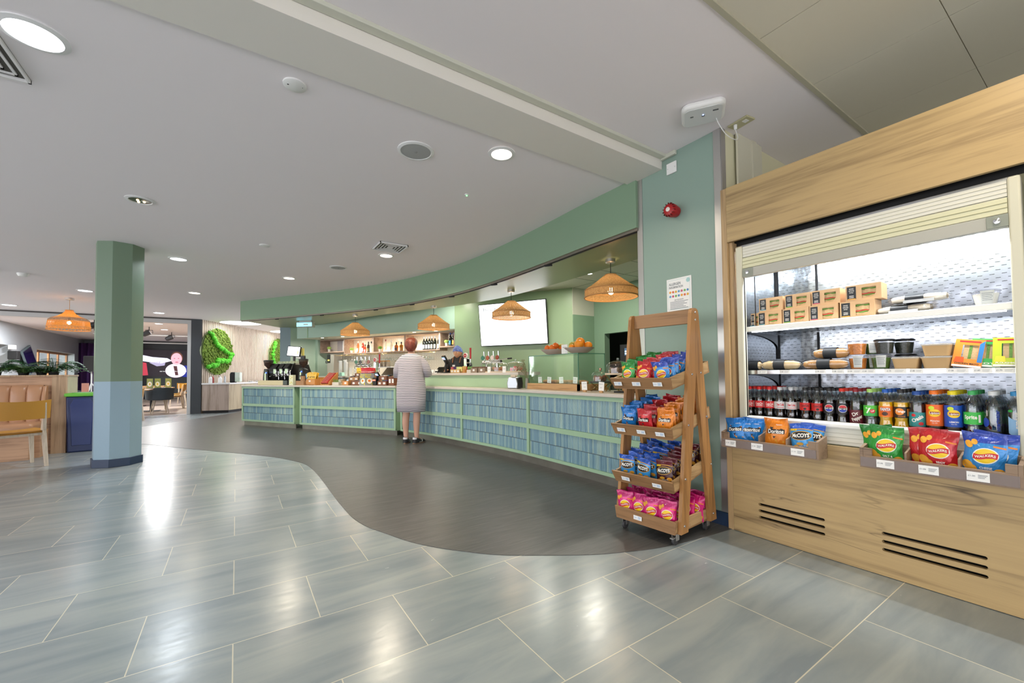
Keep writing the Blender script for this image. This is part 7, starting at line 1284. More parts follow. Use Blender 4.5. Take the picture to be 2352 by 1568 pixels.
mb = MB(); loft(mb, [(0, -.0, 1.435, .082, .076), (0, -.005, 1.415, .135, .095), (0, -.005, 1.39, .182, .112), (0, 0, 1.33, .205, .124), (0, 0, 1.25, .215, .135), (0, .0, 1.15, .212, .138), (0, 0, 1.0, .222, .145), (0, 0, .88, .236, .155), (0, 0, .75, .236, .155), (0, 0, .62, .232, .152), (0, 0, .51, .222, .146), (0, 0, .508, .215, .14)], fold=.03)
for s in (-1, 1):
    sh, el, wr, hd = arms[0 if s < 0 else 1]; e = Vector(el); w_ = Vector(wr); mb.tube([Vector(sh) + Vector((-s * .03, 0, .0)), Vector(sh).lerp(e, .35) + Vector((s * .012, 0, 0)), Vector(sh).lerp(e, .75) + Vector((s * .012, 0, 0)), e, e.lerp(w_, .35), e.lerp(w_, .40)], [.066, .072, .070, .068, .062, .054], 16, cap=False)
mb.build('dress', JER, t, ang=180)
HR = NT('auburn_hair'); n_ = HR.noise(HR.coords((40, 40, 6)), 2, 3); r_ = HR.ramp(n_, [(.3, srgb('#5a2418')), (.7, srgb('#8e4630'))]); HR.l(r_.outputs[0], HR.b.inputs['Base Color']); HR.b.inputs['Roughness'].default_value = .45; HR.bump(n_, .6, .01)
mb = MB(); loft(mb, [(0, .020, 1.700, .004, .004), (0, .019, 1.698, .03, .034), (0, .017, 1.688, .056, .064), (0, .012, 1.665, .080, .092), (0, .004, 1.63, .094, .104), (0, -.012, 1.595, .097, .094), (0, -.020, 1.555, .092, .082), (0, -.028, 1.52, .078, .066), (0, -.032, 1.49, .058, .048), (0, -.034, 1.468, .034, .028)], n=36, fold=.03); mb.build('hair', HR.m, t, ang=180)
SH_B = pm('shoe_black', '#16161a', .5); GUM = pm('gum_sole', '#8a7058', .6)
def shoe(par, x, y, rz):
    M = Matrix.Translation((x, y, 0)) @ Matrix.Rotation(rz, 4, 'Z'); s_ = MB(M)
    def sec(k, zt, n=16): return [(.5 - abs(k)) for _ in range(n)]
    def f(u, v): yy = -.085 + .265 * u; w = .036 + .010 * sin(pi * min(1, u * 1.15)) - .018 * max(0, u - .85) / .15; top = (.085 - .045 * min(1, max(0, (u - .25) / .45))) * (1 - max(0, u - .88) * 4); hh_ = min(1, u / .09) ** .5; w *= hh_; top *= hh_; a = pi * v; return Vector((-w * cos(a), yy, .018 + top * sin(a) ** .7))
    o = s_.grid(f, 16, 12).build('shoe', SH_B, par); q = MB(M); q.prism([(-.038 * cos(a) * (1 if sin(a) < 0 else 1.1), .047 + .137 * sin(a)) for a in [2 * pi * k / 24 for k in range(24)]], 0, .022); q.build('sole', GUM, o)
    q = MB(M)
    for sgn in (-1, 1):
        for k in range(3): y0 = .012 + .028 * k; q.add([(sgn * .0475, y0, .026), (sgn * .0475, y0 + .012, .026), (sgn * .032, y0 + .030, .066), (sgn * .032, y0 + .018, .066)], [(0, 1, 2, 3)])
    q.build('stripes', WHP, o, smooth=False); MB(M).lathe([(.036, .075), (.035, .09), (.034, .105)], 16, c=(0, -.045, 0), cap=False).build('white_heel', pm('sock_white', '#dcdce0', .6), o)
shoe(t, -.088, -.005, R_(6)); shoe(t, .092, -.005, R_(-22))
# the person behind the bar
arms = [((-.18, 0, 1.35), (-.25, .10, 1.12), (-.12, .30, 1.16), (-.08, .37, 1.17)), ((.18, 0, 1.35), (.25, .10, 1.12), (.14, .30, 1.17), (.10, .37, 1.18))]
t, mb, L = figure('person behind the raised bar in a black shirt, apron and blue head scarf', (3.50, 7.05, 0), R_(128), SKIN2, arms, lean=.12)
hc = (0, .10, 1.505); Mh = Matrix.Rotation(R_(-14), 4, 'X'); finish(t, mb, SKIN2, hc, Mh, '#3a2818')
BSH = pm('black_shirt', '#17181c', .7); APR = pm('dark_apron', '#2c3038', .7); STP = pm('brown_strap', '#7a5238', .6)
mb = MB(); loft(mb, [(0, .06, 1.44, .070, .065), (0, .05, 1.41, .12, .08), (0, .05, 1.37, .18, .10), (0, .04, 1.31, .208, .122), (0, .03, 1.2, .20, .13), (0, .02, 1.05, .19, .128), (0, .01, .88, .19, .13)], fold=.01)
for s in (-1, 1):
    sh, el, wr, hd = arms[0 if s < 0 else 1]; A_ = lambda p: Vector((p[0], L(p[2], p[1]), p[2])); e = A_(el); mb.tube([A_(sh) + Vector((-s * .03, 0, 0)), A_(sh).lerp(e, .4), A_(sh).lerp(e, .9), e.lerp(A_(wr), .2)], [.066, .07, .06, .055], 14, cap=False)
mb.build('shirt', BSH, t, ang=180); mb = MB(); loft(mb, [(0, .02, 1.34, .10, .150), (0, .02, 1.2, .16, .158), (0, .015, 1.0, .197, .150), (0, .01, .6, .20, .15)], n=28); mb.build('apron', APR, t, ang=180)
for s in (-1, 1): MB().tube([(s * .07, .175, 1.31), (s * .075, .135, 1.40), (s * .07, .04, 1.445), (s * .05, -.06, 1.38)], .012, 8).build('apron_strap', STP, t)
MB().bb((.02, .176, 1.24), (.07, .182, 1.27)).build('name_badge', CARD, t, smooth=False)
mb = MB(); loft(mb, [(0, 0, .92, .165, .13), (0, 0, .84, .175, .13)], n=28)
for s in (-1, 1): mb.tube([(s * .09, 0, .86), (s * .09, .01, .5), (s * .09, -.005, .08)], [.105, .075, .062], 16, cap=False)
mb.build('trousers', BSH, t, ang=180); shoe(t, -.09, 0, 0); shoe(t, .09, 0, 0)
M = Matrix.Translation(hc) @ Mh; SC = NT('blue_scarf'); n_ = SC.noise(SC.coords((20, 20, 60)), 1.5, 3); r_ = SC.ramp(n_, [(.35, srgb('#4a60a8')), (.65, srgb('#7f94d4'))]); SC.l(r_.outputs[0], SC.b.inputs['Base Color']); SC.b.inputs['Roughness'].default_value = .7; SC.bump(n_, .6, .01)
mb = MB(M); mb.grid(lambda u, v: Vector((.090 * sin(pi * v * .5) * sin(2 * pi * u), -.012 + .112 * sin(pi * v * .5) * cos(2 * pi * u), .040 + .092 * cos(pi * v * .5) - .05 * (1 - cos(2 * pi * u)) * v * .9)), 32, 12); mb.sphere((0, -.085, -.03), .04, 12, 8, sc=(1.2, .8, 1)); mb.build('head_scarf', SC.m, t, ang=180)
mb = MB(M); mb.grid(lambda u, v: Vector((.083 * sin(2 * pi * (.28 + .44 * u)), .100 * cos(2 * pi * (.28 + .44 * u)), .03 - .09 * v)), 14, 4); mb.build('hair', pm('dark_hair', '#2c1e16', .5), t, ang=180)
# ---------------- left: booth, planter, bin, chair ----------------
BOOTHW = wood('booth_oak', '#c09878', '#a67e5e', 0, 1.0, .45); BOOTHZ = wood('booth_oak_end', '#b59676', '#9c7c5c', 2, 1.0, .45)
t = T('booth_screen', 'tall light oak booth screen with planter top behind the tan seat', 'booth screen')
MB().bb((-4.6, 8.82, 0), (-2.255, 8.85, 1.125)).build('front_board', BOOTHW, t, smooth=False); MB().bb((-2.255, 8.80, 0), (-2.10, 8.85, 1.125)).build('corner_post', BOOTHZ, t, smooth=False); MB().bb((-2.13, 8.85, 0), (-2.10, 9.30, 1.125)).build('end_panel', pm('end_panel_pale', '#b8b090', .5, vary=.08), t, smooth=False); MB().bb((-4.6, 9.27, 0), (-2.13, 9.30, 1.125)).build('rear_board', BOOTHW, t, smooth=False); MB().bb((-4.6, 8.795, 1.125), (-2.09, 9.31, 1.150)).build('top_ledge', BOOTHZ, t, smooth=False, bevel=.003)
TAN = pm('tan_leather', '#b98a68', .32, bumpy=(30, .15)); t = T('booth_bench', 'tan leather booth seat with vertical channelled back on an oak base', 'booth seat')
MB().bb((-4.6, 8.33, 0), (-2.34, 8.80, .36)).bb((-2.36, 8.50, 0), (-2.28, 8.80, .36)).build('base', BOOTHW, t, smooth=False, bevel=.002)
MB().bb((-4.6, 8.25, .365), (-2.29, 8.72, .50)).build('cushion', TAN, t, bevel=.05, bseg=5)
prof_ = [(8.67, .47), (8.665, .60), (8.67, .80), (8.68, .92), (8.70, .975), (8.735, 1.005), (8.78, 1.0), (8.80, .97)]
for k in range(14):
    x = -2.325 - .157 * k; mb = MB()
    def ch_(u, v): i = min(6, int(v * 7)); q = v * 7 - i; p, r = prof_[i], prof_[i + 1]; bu = .035 * max(0, sin(pi * u)) ** .45; yy = p[0] + (r[0] - p[0]) * q; zz = p[1] + (r[1] - p[1]) * q; return Vector((x - .157 + .157 * u, yy + .035 - bu * (1 - max(0, v - .6) * 1.2), zz + bu * .5 * max(0, v - .5)))
    mb.grid(ch_, 12, 14); mb.build('back_channel', TAN, t)
MB().prism([(8.80, 1.0), (8.72, .99), (8.67, .85), (8.64, .60), (8.62, .45), (8.80, .45)], -2.325, -2.285, axis='x').build('end_bolster', TAN, t, bevel=.012)
FERN = pm('fern_green', '#6f9a54', .5, vary=.35); FERND = pm('fern_dark', '#4a7c50', .45, vary=.3)
def fern(x, y, z, label, seed, mat, n=14, L_=.32, arch=1.0, pot_=True):
    t = T('fern', label, 'plant', (x, y, z)); rr = random.Random(seed); mb = MB()
    for k in range(n):
        a = 2 * pi * k / n + rr.uniform(-.2, .2); ln = L_ * rr.uniform(.7, 1.1); up = rr.uniform(.5, 1.2) * arch; d = Vector((cos(a), sin(a), 0)); sd = Vector((-sin(a), cos(a), 0)); pts = []
        for i in range(15): q = i / 14; pts.append(d * ln * q * .95 + Vector((0, 0, ln * (up * q - .95 * q * q * up) + .02)))
        mb.tube(pts, [.004 - .0002 * i for i in range(15)], 4)
        for i in range(2, 15):
            w = .085 * sin(pi * (i / 15) ** .8) * L_ / .3 + .006
            for s in (-1, 1): p = pts[i]; tip = p + sd * s * w + d * w * .5 - Vector((0, 0, w * .25)); b = d * .017; mb.add([p - b, p + b, tip + b * .3 + Vector((0, 0, .001)), tip - b * .3, p + Vector((0, 0, -.0015)) , tip + Vector((0, 0, -.0015))], [(0, 1, 2, 3), (4, 1, 5), (0, 4, 5)])
    mb.build('fronds', mat, t, smooth=False)
    if pot_: MB().lathe([(.05, -.0), (.06, .05)], 14).build('pot', BLACKM, t)
fern(-2.88, 9.05, 1.1505, 'arching fern on the booth planter, left of the pair', 1, FERND, 18, .36, 1.9); fern(-2.30, 9.05, 1.1505, 'arching fern on the booth planter above its right corner', 2, FERND, 18, .36, 1.9); fern(-2.60, 9.02, 1.1505, 'low leafy plant between the two ferns on the planter', 3, FERN, 16, .26, 1.6); fern(-2.44, 9.1, 1.1505, 'low dark leafy plant beside the right fern', 4, FERN, 14, .24, 1.6)
t = T('palm_fronds', 'palm plant reaching in at the left edge of the picture', 'plant', (-3.55, 9.0, 1.1505)); mb = MB(); rr = random.Random(12)
for k in range(12):
    a = rr.uniform(-1.2, 1.2); ln = rr.uniform(.4, .62); up = rr.uniform(.5, 1.0); d = Vector((cos(a), sin(a) * .6, 0)); pts = [d * ln * q / 12 + Vector((0, 0, ln * (up * 1.7 * q / 12 - up * 1.0 * (q / 12) ** 2))) for q in range(13)]; mb.tube(pts, .006, 5)
    for i in range(3, 13):
        sd = Vector((-d.y, d.x, 0)).normalized()
        for s in (-1, 1): tip = pts[i] + sd * s * .12 + d * .08 - Vector((0, 0, .05)); mb.add([pts[i] - d * .012, pts[i] + d * .012, tip, tip + Vector((0, 0, -.002))], [(0, 1, 2), (0, 1, 3)])
mb.build('fronds', FERND, t, smooth=False); MB().lathe([(.08, 0), (.10, .12)], 16).build('pot', BLACKM, t)
t = T('recycling_bin', 'dark blue recycling bin with lime green lid between booth and column', 'bin', (-1.93, 8.93, 0), R_(2)); NB = pm('bin_blue', '#1c2c58', .35)
MB().prism([(-.155, 0), (.155, 0), (.175, .83), (-.175, .83)], -.18, .30, axis='y').build('body', NB, t, bevel=.02); MB().prism([(-.105, .10), (.10, .10), (.125, .70), (.09, .79), (-.09, .79), (-.13, .70)], -.186, -.17, axis='y').build('front_panel', pm('bin_blue2', '#22346a', .35), t, bevel=.006)
MB().bb((-.19, -.195, .825), (.19, .315, .875)).build('lid', pm('lime_lid', '#68b83c', .4), t, bevel=.012); MB().bb((-.13, -.10, .875), (.13, .20, .883)).build('opening_flap', pm('lid_flap', '#88bd78', .4), t, bevel=.003)
CHW = wood('chair_beech_grey', '#c8b8a4', '#b3a28c', 2, 1.4, .5); MUST = pm('mustard_leather', '#c08a34', .45, bumpy=(40, .1))
def chair(x, y, rz, label, grp=None):
    t = T('dining_chair', label, 'chair', (x, y, 0), rz, grp)      # faces local +y
    for s in (-1, 1):
        MB().add([(s * .235, -.265, 0), (s * .20, -.265, 0), (s * .235, -.235, 0), (s * .20, -.235, 0), (s * .22, -.22, .45), (s * .185, -.22, .45), (s * .22, -.15, .45), (s * .185, -.15, .45), (s * .205, -.27, .80), (s * .18, -.27, .80), (s * .205, -.235, .80), (s * .18, -.235, .80)], [(0, 1, 3, 2), (0, 4, 5, 1), (1, 5, 7, 3), (3, 7, 6, 2), (2, 6, 4, 0), (4, 8, 9, 5), (5, 9, 11, 7), (7, 11, 10, 6), (6, 10, 8, 4), (8, 10, 11, 9)]).build('rear_leg', CHW, t, smooth=False, bevel=.003, fix=True)
        MB().add([(s * .235, .22, 0), (s * .205, .22, 0), (s * .235, .25, 0), (s * .205, .25, 0), (s * .22, .19, .42), (s * .175, .19, .42), (s * .22, .235, .42), (s * .175, .235, .42)], [(0, 1, 3, 2), (0, 4, 5, 1), (1, 5, 7, 3), (3, 7, 6, 2), (2, 6, 4, 0), (4, 6, 7, 5)]).build('front_leg', CHW, t, smooth=False, bevel=.003, fix=True)
    MB().bb((-.20, -.20, .39), (.20, .22, .425)).build('seat_frame', CHW, t, smooth=False, bevel=.004); MB().grid(lambda u, v: Vector(((u - .5) * .47, -.22 + .47 * v, .455 + .012 * (abs(2 * u - 1) ** 3 - 1) + .004 * sin(v * 3)))  , 12, 10).grid(lambda u, v: Vector(((u - .5) * .47, -.22 + .47 * v, .425 + .006 * abs(2 * u - 1) ** 2)), 12, 10, flip=True).bb((-.22, -.205, .425), (.22, .235, .442)).build('seat', MUST, t, bevel=.008)
    g = lambda u, v, o: Vector(((u - .5) * .50, -.275 + .07 * (1 - (2 * u - 1) ** 2) * -1 + .045 + o + .03 * (v - .5) * -1, .60 + .22 * v + .015 * (2 * u - 1) ** 2 * (v > .5)))
    mb = MB(); mb.grid(lambda u, v: g(u, v, 0), 14, 6, flip=False).grid(lambda u, v: g(u, v, .022), 14, 6, flip=True).grid(lambda u, v: g(u, 1, .022 * v), 14, 1).grid(lambda u, v: g(u, 0, .022 * v), 14, 1, flip=True).grid(lambda u, v: g(0, u, .022 * v), 6, 1, flip=True).grid(lambda u, v: g(1, u, .022 * v), 6, 1); mb.build('backrest', MUST, t)
    for s in (-1, 1):
        for z in (.70, .74): MB(Matrix.Translation((s * .207, -.252, z)) @ Matrix.Rotation(R_(90 * s), 4, 'Y')).lathe([(.006, 0), (.001, .002)], 8, cap=False).build('bolt', BLACK, t)
    return t
c0 = chair(-2.30, 7.74, R_(30), 'mustard dining chair with pale wood legs in front of the tan booth')
# ---------------- far room ----------------
GRP = 'mustard chairs in the far room'
for x, y, rz, l in ((-2.28, 13.9, 62, 'mustard chair just beyond the column, side-on, nearest the far room doorway'), (-1.78, 18.4, 100, 'mustard chair right of the charcoal tub chair, nearer'), (-1.85, 20.2, 95, 'mustard chair right of the charcoal tub chair, farther'), (-1.75, 22.0, 200, 'mustard chair near the doorway frame at the back'), (-3.4, 21.5, 20, 'mustard chair at the far long table, near the dark wall')): dup(c0, (x, y, 0), R_(rz), l, GRP)
def tub(x, y, rz, label):
    t = T('tub_chair', label, 'chair', (x, y, 0), rz, 'charcoal tub chairs'); CH = pm('charcoal_fabric', '#3c444c', .7)
    g = lambda u, v, r: Vector((r * sin(-2.1 + 4.2 * u), -r * cos(-2.1 + 4.2 * u) * .95, .42 + (.36 - .12 * abs(2 * u - 1) ** 2) * v)); mb = MB(); mb.grid(lambda u, v: g(u, v, .33 + .02 * v), 24, 6, flip=True).grid(lambda u, v: g(u, v, .28 + .02 * v), 24, 6).grid(lambda u, v: g(u, 1, .35 - .05 * v), 24, 1, flip=True).grid(lambda u, v: g(0, v, .33 - .05 * u), 1, 3).grid(lambda u, v: g(1, v, .33 - .05 * u), 1, 3); mb.build('shell', CH, t); MB().lathe([(.27, .40), (.29, .42), (.28, .47), (.001, .48)], 24).build('seat', CH, t)
    for a in (45, 135, 225, 315): MB().tube([(.17 * cos(R_(a)), .17 * sin(R_(a)), .41), (.27 * cos(R_(a)), .27 * sin(R_(a)), 0)], [.022, .013], 8).build('leg', CHW, t)
    return t
tb0 = tub(-1.95, 16.5, R_(15), 'charcoal tub chair in the middle of the doorway'); dup(tb0, (-3.45, 15.9, 0), R_(-60), 'charcoal tub chair partly hidden behind the column'); dup(tb0, (-3.35, 13.2, 0), R_(200), 'charcoal tub chair between the bin and the loudspeaker')
TT = wood('table_oak', '#bf9468', '#a87c50', 0, 1, .4)
def table(x, y, w, d, label, rz=0):
    t = T('dining_table', label, 'table', (x, y, 0), rz); MB().bb((-w / 2, -d / 2, .72), (w / 2, d / 2, .75)).build('table_top', TT, t, smooth=False, bevel=.003)
    MB().tube([(0, 0, .01), (0, 0, .72)], .035, 10).build('pedestal', BLACKM, t); MB().bb((-.22, -.22, 0), (.22, .22, .012)).build('base', BLACKM, t, smooth=False)
table(-2.55, 15.75, 1.0, .75, 'oak dining table behind the nearest mustard chair'); table(-2.3, 17.7, 1.1, .8, 'oak dining table with stand-up menus behind the tub chair'); table(-3.1, 20.9, 1.6, .8, 'oak dining table at the back of the doorway view'); table(-3.3, 14.1, .8, .7, 'oak table between the bin and the column, with a pink card')
simple('pink_card', 'pink stand-up card on the table left of the column', 'card', (-3.02, 13.95, .7505), 0, [('card', pm('pink_card', '#d8a090', .6), (-.06, -.02, 0), (.06, .02, .22))])
simple('green_bottle_card', 'small green and white card near the booth planter end', 'card', (-3.35, 14.0, .7505), 0, [('card', pm('lime_card', '#b8d070', .6), (-.05, -.02, 0), (.05, .02, .2))])
def smenu(x, y, label, z=.7505):
    t = T('table_menu', label, 'menu', (x, y, z), R_(-35)); MB().bb((-.10, -.006, 0), (.10, .006, .30)).build('card', pm('menu_green', '#8c9a58', .5), t, smooth=False); mb = MB(); f = plane_fn((0, -.0072, .12), (1, 0, 0), (0, 0, 1)); ellipse(mb, f, 0, 0, .07, .08); mb.build('plate_picture', WHP, t, smooth=False); mb = MB(); f = plane_fn((0, -.0075, .12), (1, 0, 0), (0, 0, 1)); ellipse(mb, f, 0, 0, .03, .035, rings=1); txadd(mb, 'Brunch Menu', f, .04, .16, 0, 0, at=(0, .14)); mb.build('lettering', pm('menu_yel2', '#e8c838', .5), t, smooth=False)
for k, (x, y) in enumerate(((-2.30, 17.42), (-2.12, 17.5), (-1.88, 17.75))): smenu(x, y, ['stand-up brunch menu, leftmost of the trio on the table', 'stand-up brunch menu, middle of the trio on the table', 'stand-up brunch menu, rightmost of the trio on the table'][k])
smenu(-2.75, 15.8, 'stand-up brunch menu on the nearest far room table')
for x, y, l in ((-2.96, 15.6, 'white square napkin block on the nearest far room table, left'), (-2.42, 15.75, 'white napkin holder on the nearest far room table, middle')): simple('napkin_holder', l, 'napkin holder', (x, y, .7505), 0, [('holder', WHITE, (-.07, -.05, 0), (.07, .05, .24))])
# big screen and stage kit
t = T('video_wall', 'large LED video wall showing a talking person in a pale scarf', 'screen', (-3.0, 27.3, 1.79)); hw, hh = .92, .66; MB().bb((-hw, 0, -hh), (1.9, .05, hh)).build('casing', BLACK, t, smooth=False)
EM = lambda n, c, s: pm('video_' + n, '#000', .5, emit=c, es=s)
q = MB().bb((-hw, -.004, -hh), (1.9, -.001, hh)).build('picture', EM('dark', '#241c24', 1), t, smooth=False); f = plane_fn((.40, -.006, 0), (1, 0, 0), (0, 0, 1)); g = plane_fn((.40, -.012, 0), (1, 0, 0), (0, 0, 1)); k_ = plane_fn((.40, -.018, 0), (1, 0, 0), (0, 0, 1))
mb = MB(); polypatch(mb, f, [(-1.32, .40), (-.92, .30), (-.35, .25), (-.15, .12), (-.6, -.02), (-1.32, .10)], 0); polypatch(mb, f, [(-1.05, .02), (-.4, .14), (-.45, -.12), (-.75, -.16)], 1); ellipse(mb, f, .42, -.42, .42, .30, 2, 24, 2, y1=1); polypatch(mb, f, [(-1.32, .05), (-1.15, .0), (-1.08, -.6), (-1.32, -.62)], 3)
ellipse(mb, g, 0, -.38, .42, .36, 4, 26, 2); ellipse(mb, k_, .02, .22, .22, .30, 5, 26, 2); ellipse(mb, g, .03, .28, .25, .31, 6, 26, 2)
f5 = plane_fn((.40, -.024, 0), (1, 0, 0), (0, 0, 1)); ellipse(mb, f5, -.06, .24, .035, .018, 7, 10, 1); ellipse(mb, f5, .10, .24, .035, .018, 7, 10, 1); ellipse(mb, f5, .03, .05, .07, .025, 7, 12, 1); txadd(mb, "Hi I'm Amy and I'm part of the team", f5, .06, 1.25, 8, .0, at=(.0, -.42)); polypatch(mb, k_, [(-.10, -.15), (-.02, -.62), (.10, -.62), (.04, -.15)], 9)
mb.build('picture_shapes', [EM('sky', '#e8e4ff', 1.3), EM('shelf', '#b0a8c8', 1), EM('navy', '#1c2c8c', 1), EM('red', '#b03848', 1.2), EM('scarf', '#e0ccd8', 1.2), EM('face', '#e8a8b4', 1.2), EM('hair', '#6a4438', .9), EM('mouth', '#b85870', 1), EM('text', '#fff', 1.5), EM('gap', '#5a3438', .8)], q, smooth=False)
t = T('stage_curtain', 'dark purple pleated stage curtain in the far room', 'curtain', (-5.15, 27.0, 0)); PUR = pm('purple_velvet', '#3a1450', .8)
MB().grid(lambda u, v: Vector(((u - .5) * 2.0, .06 * sin(u * 55), 2.7 * v + .001)), 120, 2).build('cloth', PUR, t); t = T('stage_curtain', 'narrow purple curtain strip right of the column beside the video wall', 'curtain', (-4.08, 26.9, 0)); MB().grid(lambda u, v: Vector(((u - .5) * .35, .05 * sin(u * 20), 2.7 * v + .001)), 30, 2).build('cloth', PUR, t)
t = T('loudspeaker', 'black loudspeaker on a white tripod in front of the purple curtain', 'loudspeaker', (-4.66, 22.3, 0)); MB().bb((-.20, -.18, 1.33), (.20, .18, 1.93)).build('cabinet', pm('speaker_cab', '#34383c', .6), t, bevel=.02); MB().bb((-.18, -.19, 1.36), (.18, -.18, 1.90)).build('grille', BLACKM, t, smooth=False)
mb = MB(); mb.tube([(0, 0, .5), (0, 0, 1.33)], .025, 8); [mb.tube([(0, 0, .9), (.45 * cos(a), .45 * sin(a), .0)], .018, 6) for a in (.3, 2.4, 4.5)]; mb.build('tripod', pm('tripod_white', '#c8ccd0', .4), t)
def rig(x, y, z, label, n=2):
    t = T('spotlight_rig', label, 'spotlight', (x, y, z)); MB().tube([(0, 0, 0), (0, 0, -.14)], .012, 6).tube([(-.10, 0, -.22), (-.10, 0, -.12), (.10, 0, -.12), (.10, 0, -.22)], .010, 6).build('yoke', BLACKM, t)
    for k in range(n): M = Matrix.Translation((-.08 + .2 * k, 0, -.24 - .08 * k)) @ Matrix.Rotation(R_(60 + 25 * k), 4, 'Y'); MB(M).lathe([(.05, -.12), (.085, -.08), (.095, .10), (.10, .11), (.085, .12), (.001, .10)], 16).build('lamp_head', pm('lamp_black', '#1c1e22', .4), t)
rig(-3.62, 17.5, 2.89, 'pair of black stage spotlights hanging under the woven pendant'); rig(-4.2, 22.0, 2.89, 'chrome stage spotlight in front of the purple curtain', 1); rig(-2.62, 19.5, 2.89, 'black stage spotlight just right of the column', 1); rig(-2.20, 21.5, 2.89, 'black stage spotlight hanging before the video wall', 1)
tag(MB().tube([(-4.5, 21.6, 2.75), (.6, 21.6, 2.75)], .02, 6).tube([(-4.5, 24.4, 2.62), (.8, 24.4, 2.62)], .03, 6).build('lighting_bar', pm('white_bar', '#d8dadc', .4)), 'pale lighting bars under the far room ceiling', 'lighting bar')
t = T('tilted_monitor', 'wall monitor tilted sideways with a painted purple reflection, beside the windows', 'television', (-6.0, 21.25, 1.75)); t.rotation_euler = (R_(18), R_(-10), 0); MB().bb((0, -.52, -.42), (.05, .38, .42)).build('casing', pm('casing_grey', '#5a6a70', .4), t, smooth=False, bevel=.01); MB().bb((.051, -.46, -.38), (.053, .32, .38)).build('screen', pm('screen_purple_reflection', '#1c1440', .1), t, smooth=False)  # purple reflection is painted as the screen's base colour
t = T('wall_camera', 'white and black lamp unit on the grey wall left of the tilted monitor', 'wall light', (-6.08, 19.4 + .55, 2.03)); MB().bb((0, -.08, 0), (.14, .08, .14)).build('bracket', WHITE, t, smooth=False, bevel=.01); MB().bb((0, -.12, -.32), (.22, .12, -.05)).build('housing', BLACKM, t, smooth=False, bevel=.02)
# ---------------- slatted wall: moss discs and servery ----------------
MOSS = NT('moss'); n_ = MOSS.noise(MOSS.coords((1, 1, 1)), 26, 5, .7); r_ = MOSS.ramp(n_, [(.3, srgb('#3c5418')), (.5, srgb('#6a8a2c')), (.7, srgb('#98a848'))]); MOSS.l(r_.outputs[0], MOSS.b.inputs['Base Color']); MOSS.b.inputs['Roughness'].default_value = .9; MOSS.bump(n_, 1, .05); BALL = pm('bright_moss', '#4fb424', .8, vary=.25, bumpy=(60, .8))
def moss(s, z, R, label, path, seed):
    p = G0 + UG * s + NG * .032; t = T('moss_disc', label, 'moss picture', (p.x, p.y, z)); t.rotation_euler = (R_(90), 0, math.atan2(UG.y, UG.x)); rr = random.Random(seed)
    mb = MB(); mb.lathe([(R + .012, -.03), (R + .012, .03), (R, .035)], 48); mb.build('frame', pm('moss_rim', '#9aa880', .6), t); mb = MB(); mb.grid(lambda u, v: Vector((R * (.03 + .97 * u) * cos(2 * pi * v), R * (.03 + .97 * u) * sin(2 * pi * v), .05 + .02 * sin(u * 40 + v * 9) * sin(v * 70) + .02 * rr.random())), 20, 90)
    for k in range(420): a = rr.random() * 6.28; q = R * rr.random() ** .5; mb.sphere((q * cos(a), q * sin(a), .06), rr.uniform(.02, .045), 5, 4)
    mb.build('moss', MOSS.m, t); mb = MB()
    for i in range(len(path) - 1):
        for k in range(9): q = k / 9; x = path[i][0] + (path[i + 1][0] - path[i][0]) * q + rr.uniform(-.05, .05); y = path[i][1] + (path[i + 1][1] - path[i][1]) * q + rr.uniform(-.05, .05); r = rr.uniform(.045, .085) * R / .75; mb.sphere((x * R, y * R, .10), r, 10, 7)
    mb.build('bright_moss_balls', BALL, t)
moss(.62, 1.875, .72, 'large round moss picture on the slatted wall, the nearer one with a green zigzag trail', [(-.6, .80), (-.2, .35), (.2, .12), (.85, -.12), (.55, -.42), (-.05, -.38), (-.15, -.55), (-.75, -.65)], 1); moss(4.35, 1.86, .72, 'round moss picture on the slatted wall, mostly hidden by the pier', [(-.5, .75), (-.75, .2), (-.7, -.3), (-.3, -.7)], 2)
SVW = wood('servery_oak', '#a8968a', '#93806f', 2, .8, .5); SVL = wood('servery_oak_light', '#b0a080', '#9a8866', 2, .8, .5)
t = T('self_serve_counter', 'oak-fronted self-serve counter with white top below the slatted wall', 'counter'); P_ = [(-.855, 15.42), (-.19, 15.20), (.55, 16.30), (2.0, 18.6), (1.55, 19.2), (-.84, 15.58)]
mb = MB(); mb.prism(P_, .08, .86)
for k, fc in enumerate(mb.f):
    if k == 3: mb.mi[k] = 1
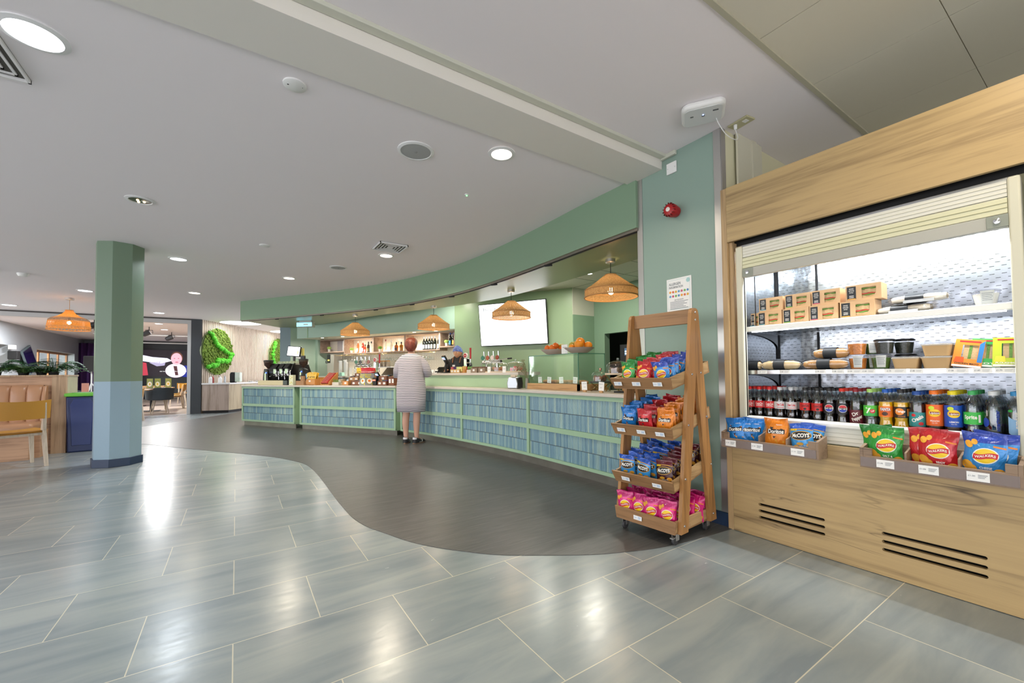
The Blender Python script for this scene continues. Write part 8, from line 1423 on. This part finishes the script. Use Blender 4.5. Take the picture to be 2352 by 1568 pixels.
mb.build('cabinet', [SVW, SVL], t, smooth=False); MB().prism([(-.82, 15.47), (-.2, 15.27), (.52, 16.34), (1.9, 18.55), (1.5, 19.1), (-.8, 15.6)], 0, .08).build('plinth', BLACKM, t, smooth=False)
MB().prism([(-.87, 15.39), (-.17, 15.16), (.58, 16.28), (2.03, 18.58), (1.55, 19.22), (-.85, 15.58)], .86, .90).build('top', pm('white_top', '#dcdcdc', .25), t, smooth=False)
for x, y, r, h, c, l in ((-.66, 15.50, .05, .20, '#e4e4e4', 'white condiment dispenser bottle on the self-serve counter, left'), (-.60, 15.60, .028, .20, '#a83430', 'red sauce bottle between the white dispensers'), (-.42, 15.48, .05, .20, '#e4e4e4', 'white condiment dispenser bottle on the self-serve counter, right'), (-.30, 15.52, .03, .22, '#b8bcc0', 'clear bottle beside the black dispenser')):
    t = T('condiment_bottle', l, 'bottle', (x, y, .9005)); MB().lathe([(r * .9, 0), (r, .01), (r, h * .75), (r * .6, h * .85)], 14).build('bottle_body', pm('cond' + c, c, .3), t); MB().lathe([(r * .5, h * .85), (r * .45, h), (.001, h + .01)], 10, cap=False).build('cap', pm('cap_c' + c, '#c8ccd0' if c != '#a83430' else '#a02020', .4), t)
t = T('water_dispenser', 'black and clear water dispenser on the self-serve counter', 'dispenser', (-.02, 15.75, .9005), R_(-20)); MB().prism([(-.14, 0), (.0, 0), (.0, .30), (-.05, .33), (-.12, .32), (-.14, .27)], -.10, .10, axis='y').build('body', BLACKM, t, bevel=.02); MB().bb((.005, -.10, .02), (.14, .10, .32)).build('tank', pm('tank_clear', '#c4d4c8', .1, alpha=.6), t, bevel=.01); MB().bb((.02, -.08, .03), (.125, .08, .14)).build('cucumber_water', pm('cucumber', '#98b878', .4, vary=.3), t, smooth=False)
for k in range(6): q = (.40 + .20 * k, 16.45 + .32 * k); tt = T('white_dish', ['white dish on the self-serve counter, first after the dispenser', 'second white dish along the self-serve counter', 'third white dish along the self-serve counter', 'fourth white dish along the self-serve counter', 'fifth white dish along the self-serve counter', 'farthest white dish along the self-serve counter'][k], 'dish', (*q, .9005)); MB().lathe([(.05, 0), (.09, .035), (.085, .035), (.04, .006)], 20).build('dish', WHITE, tt)
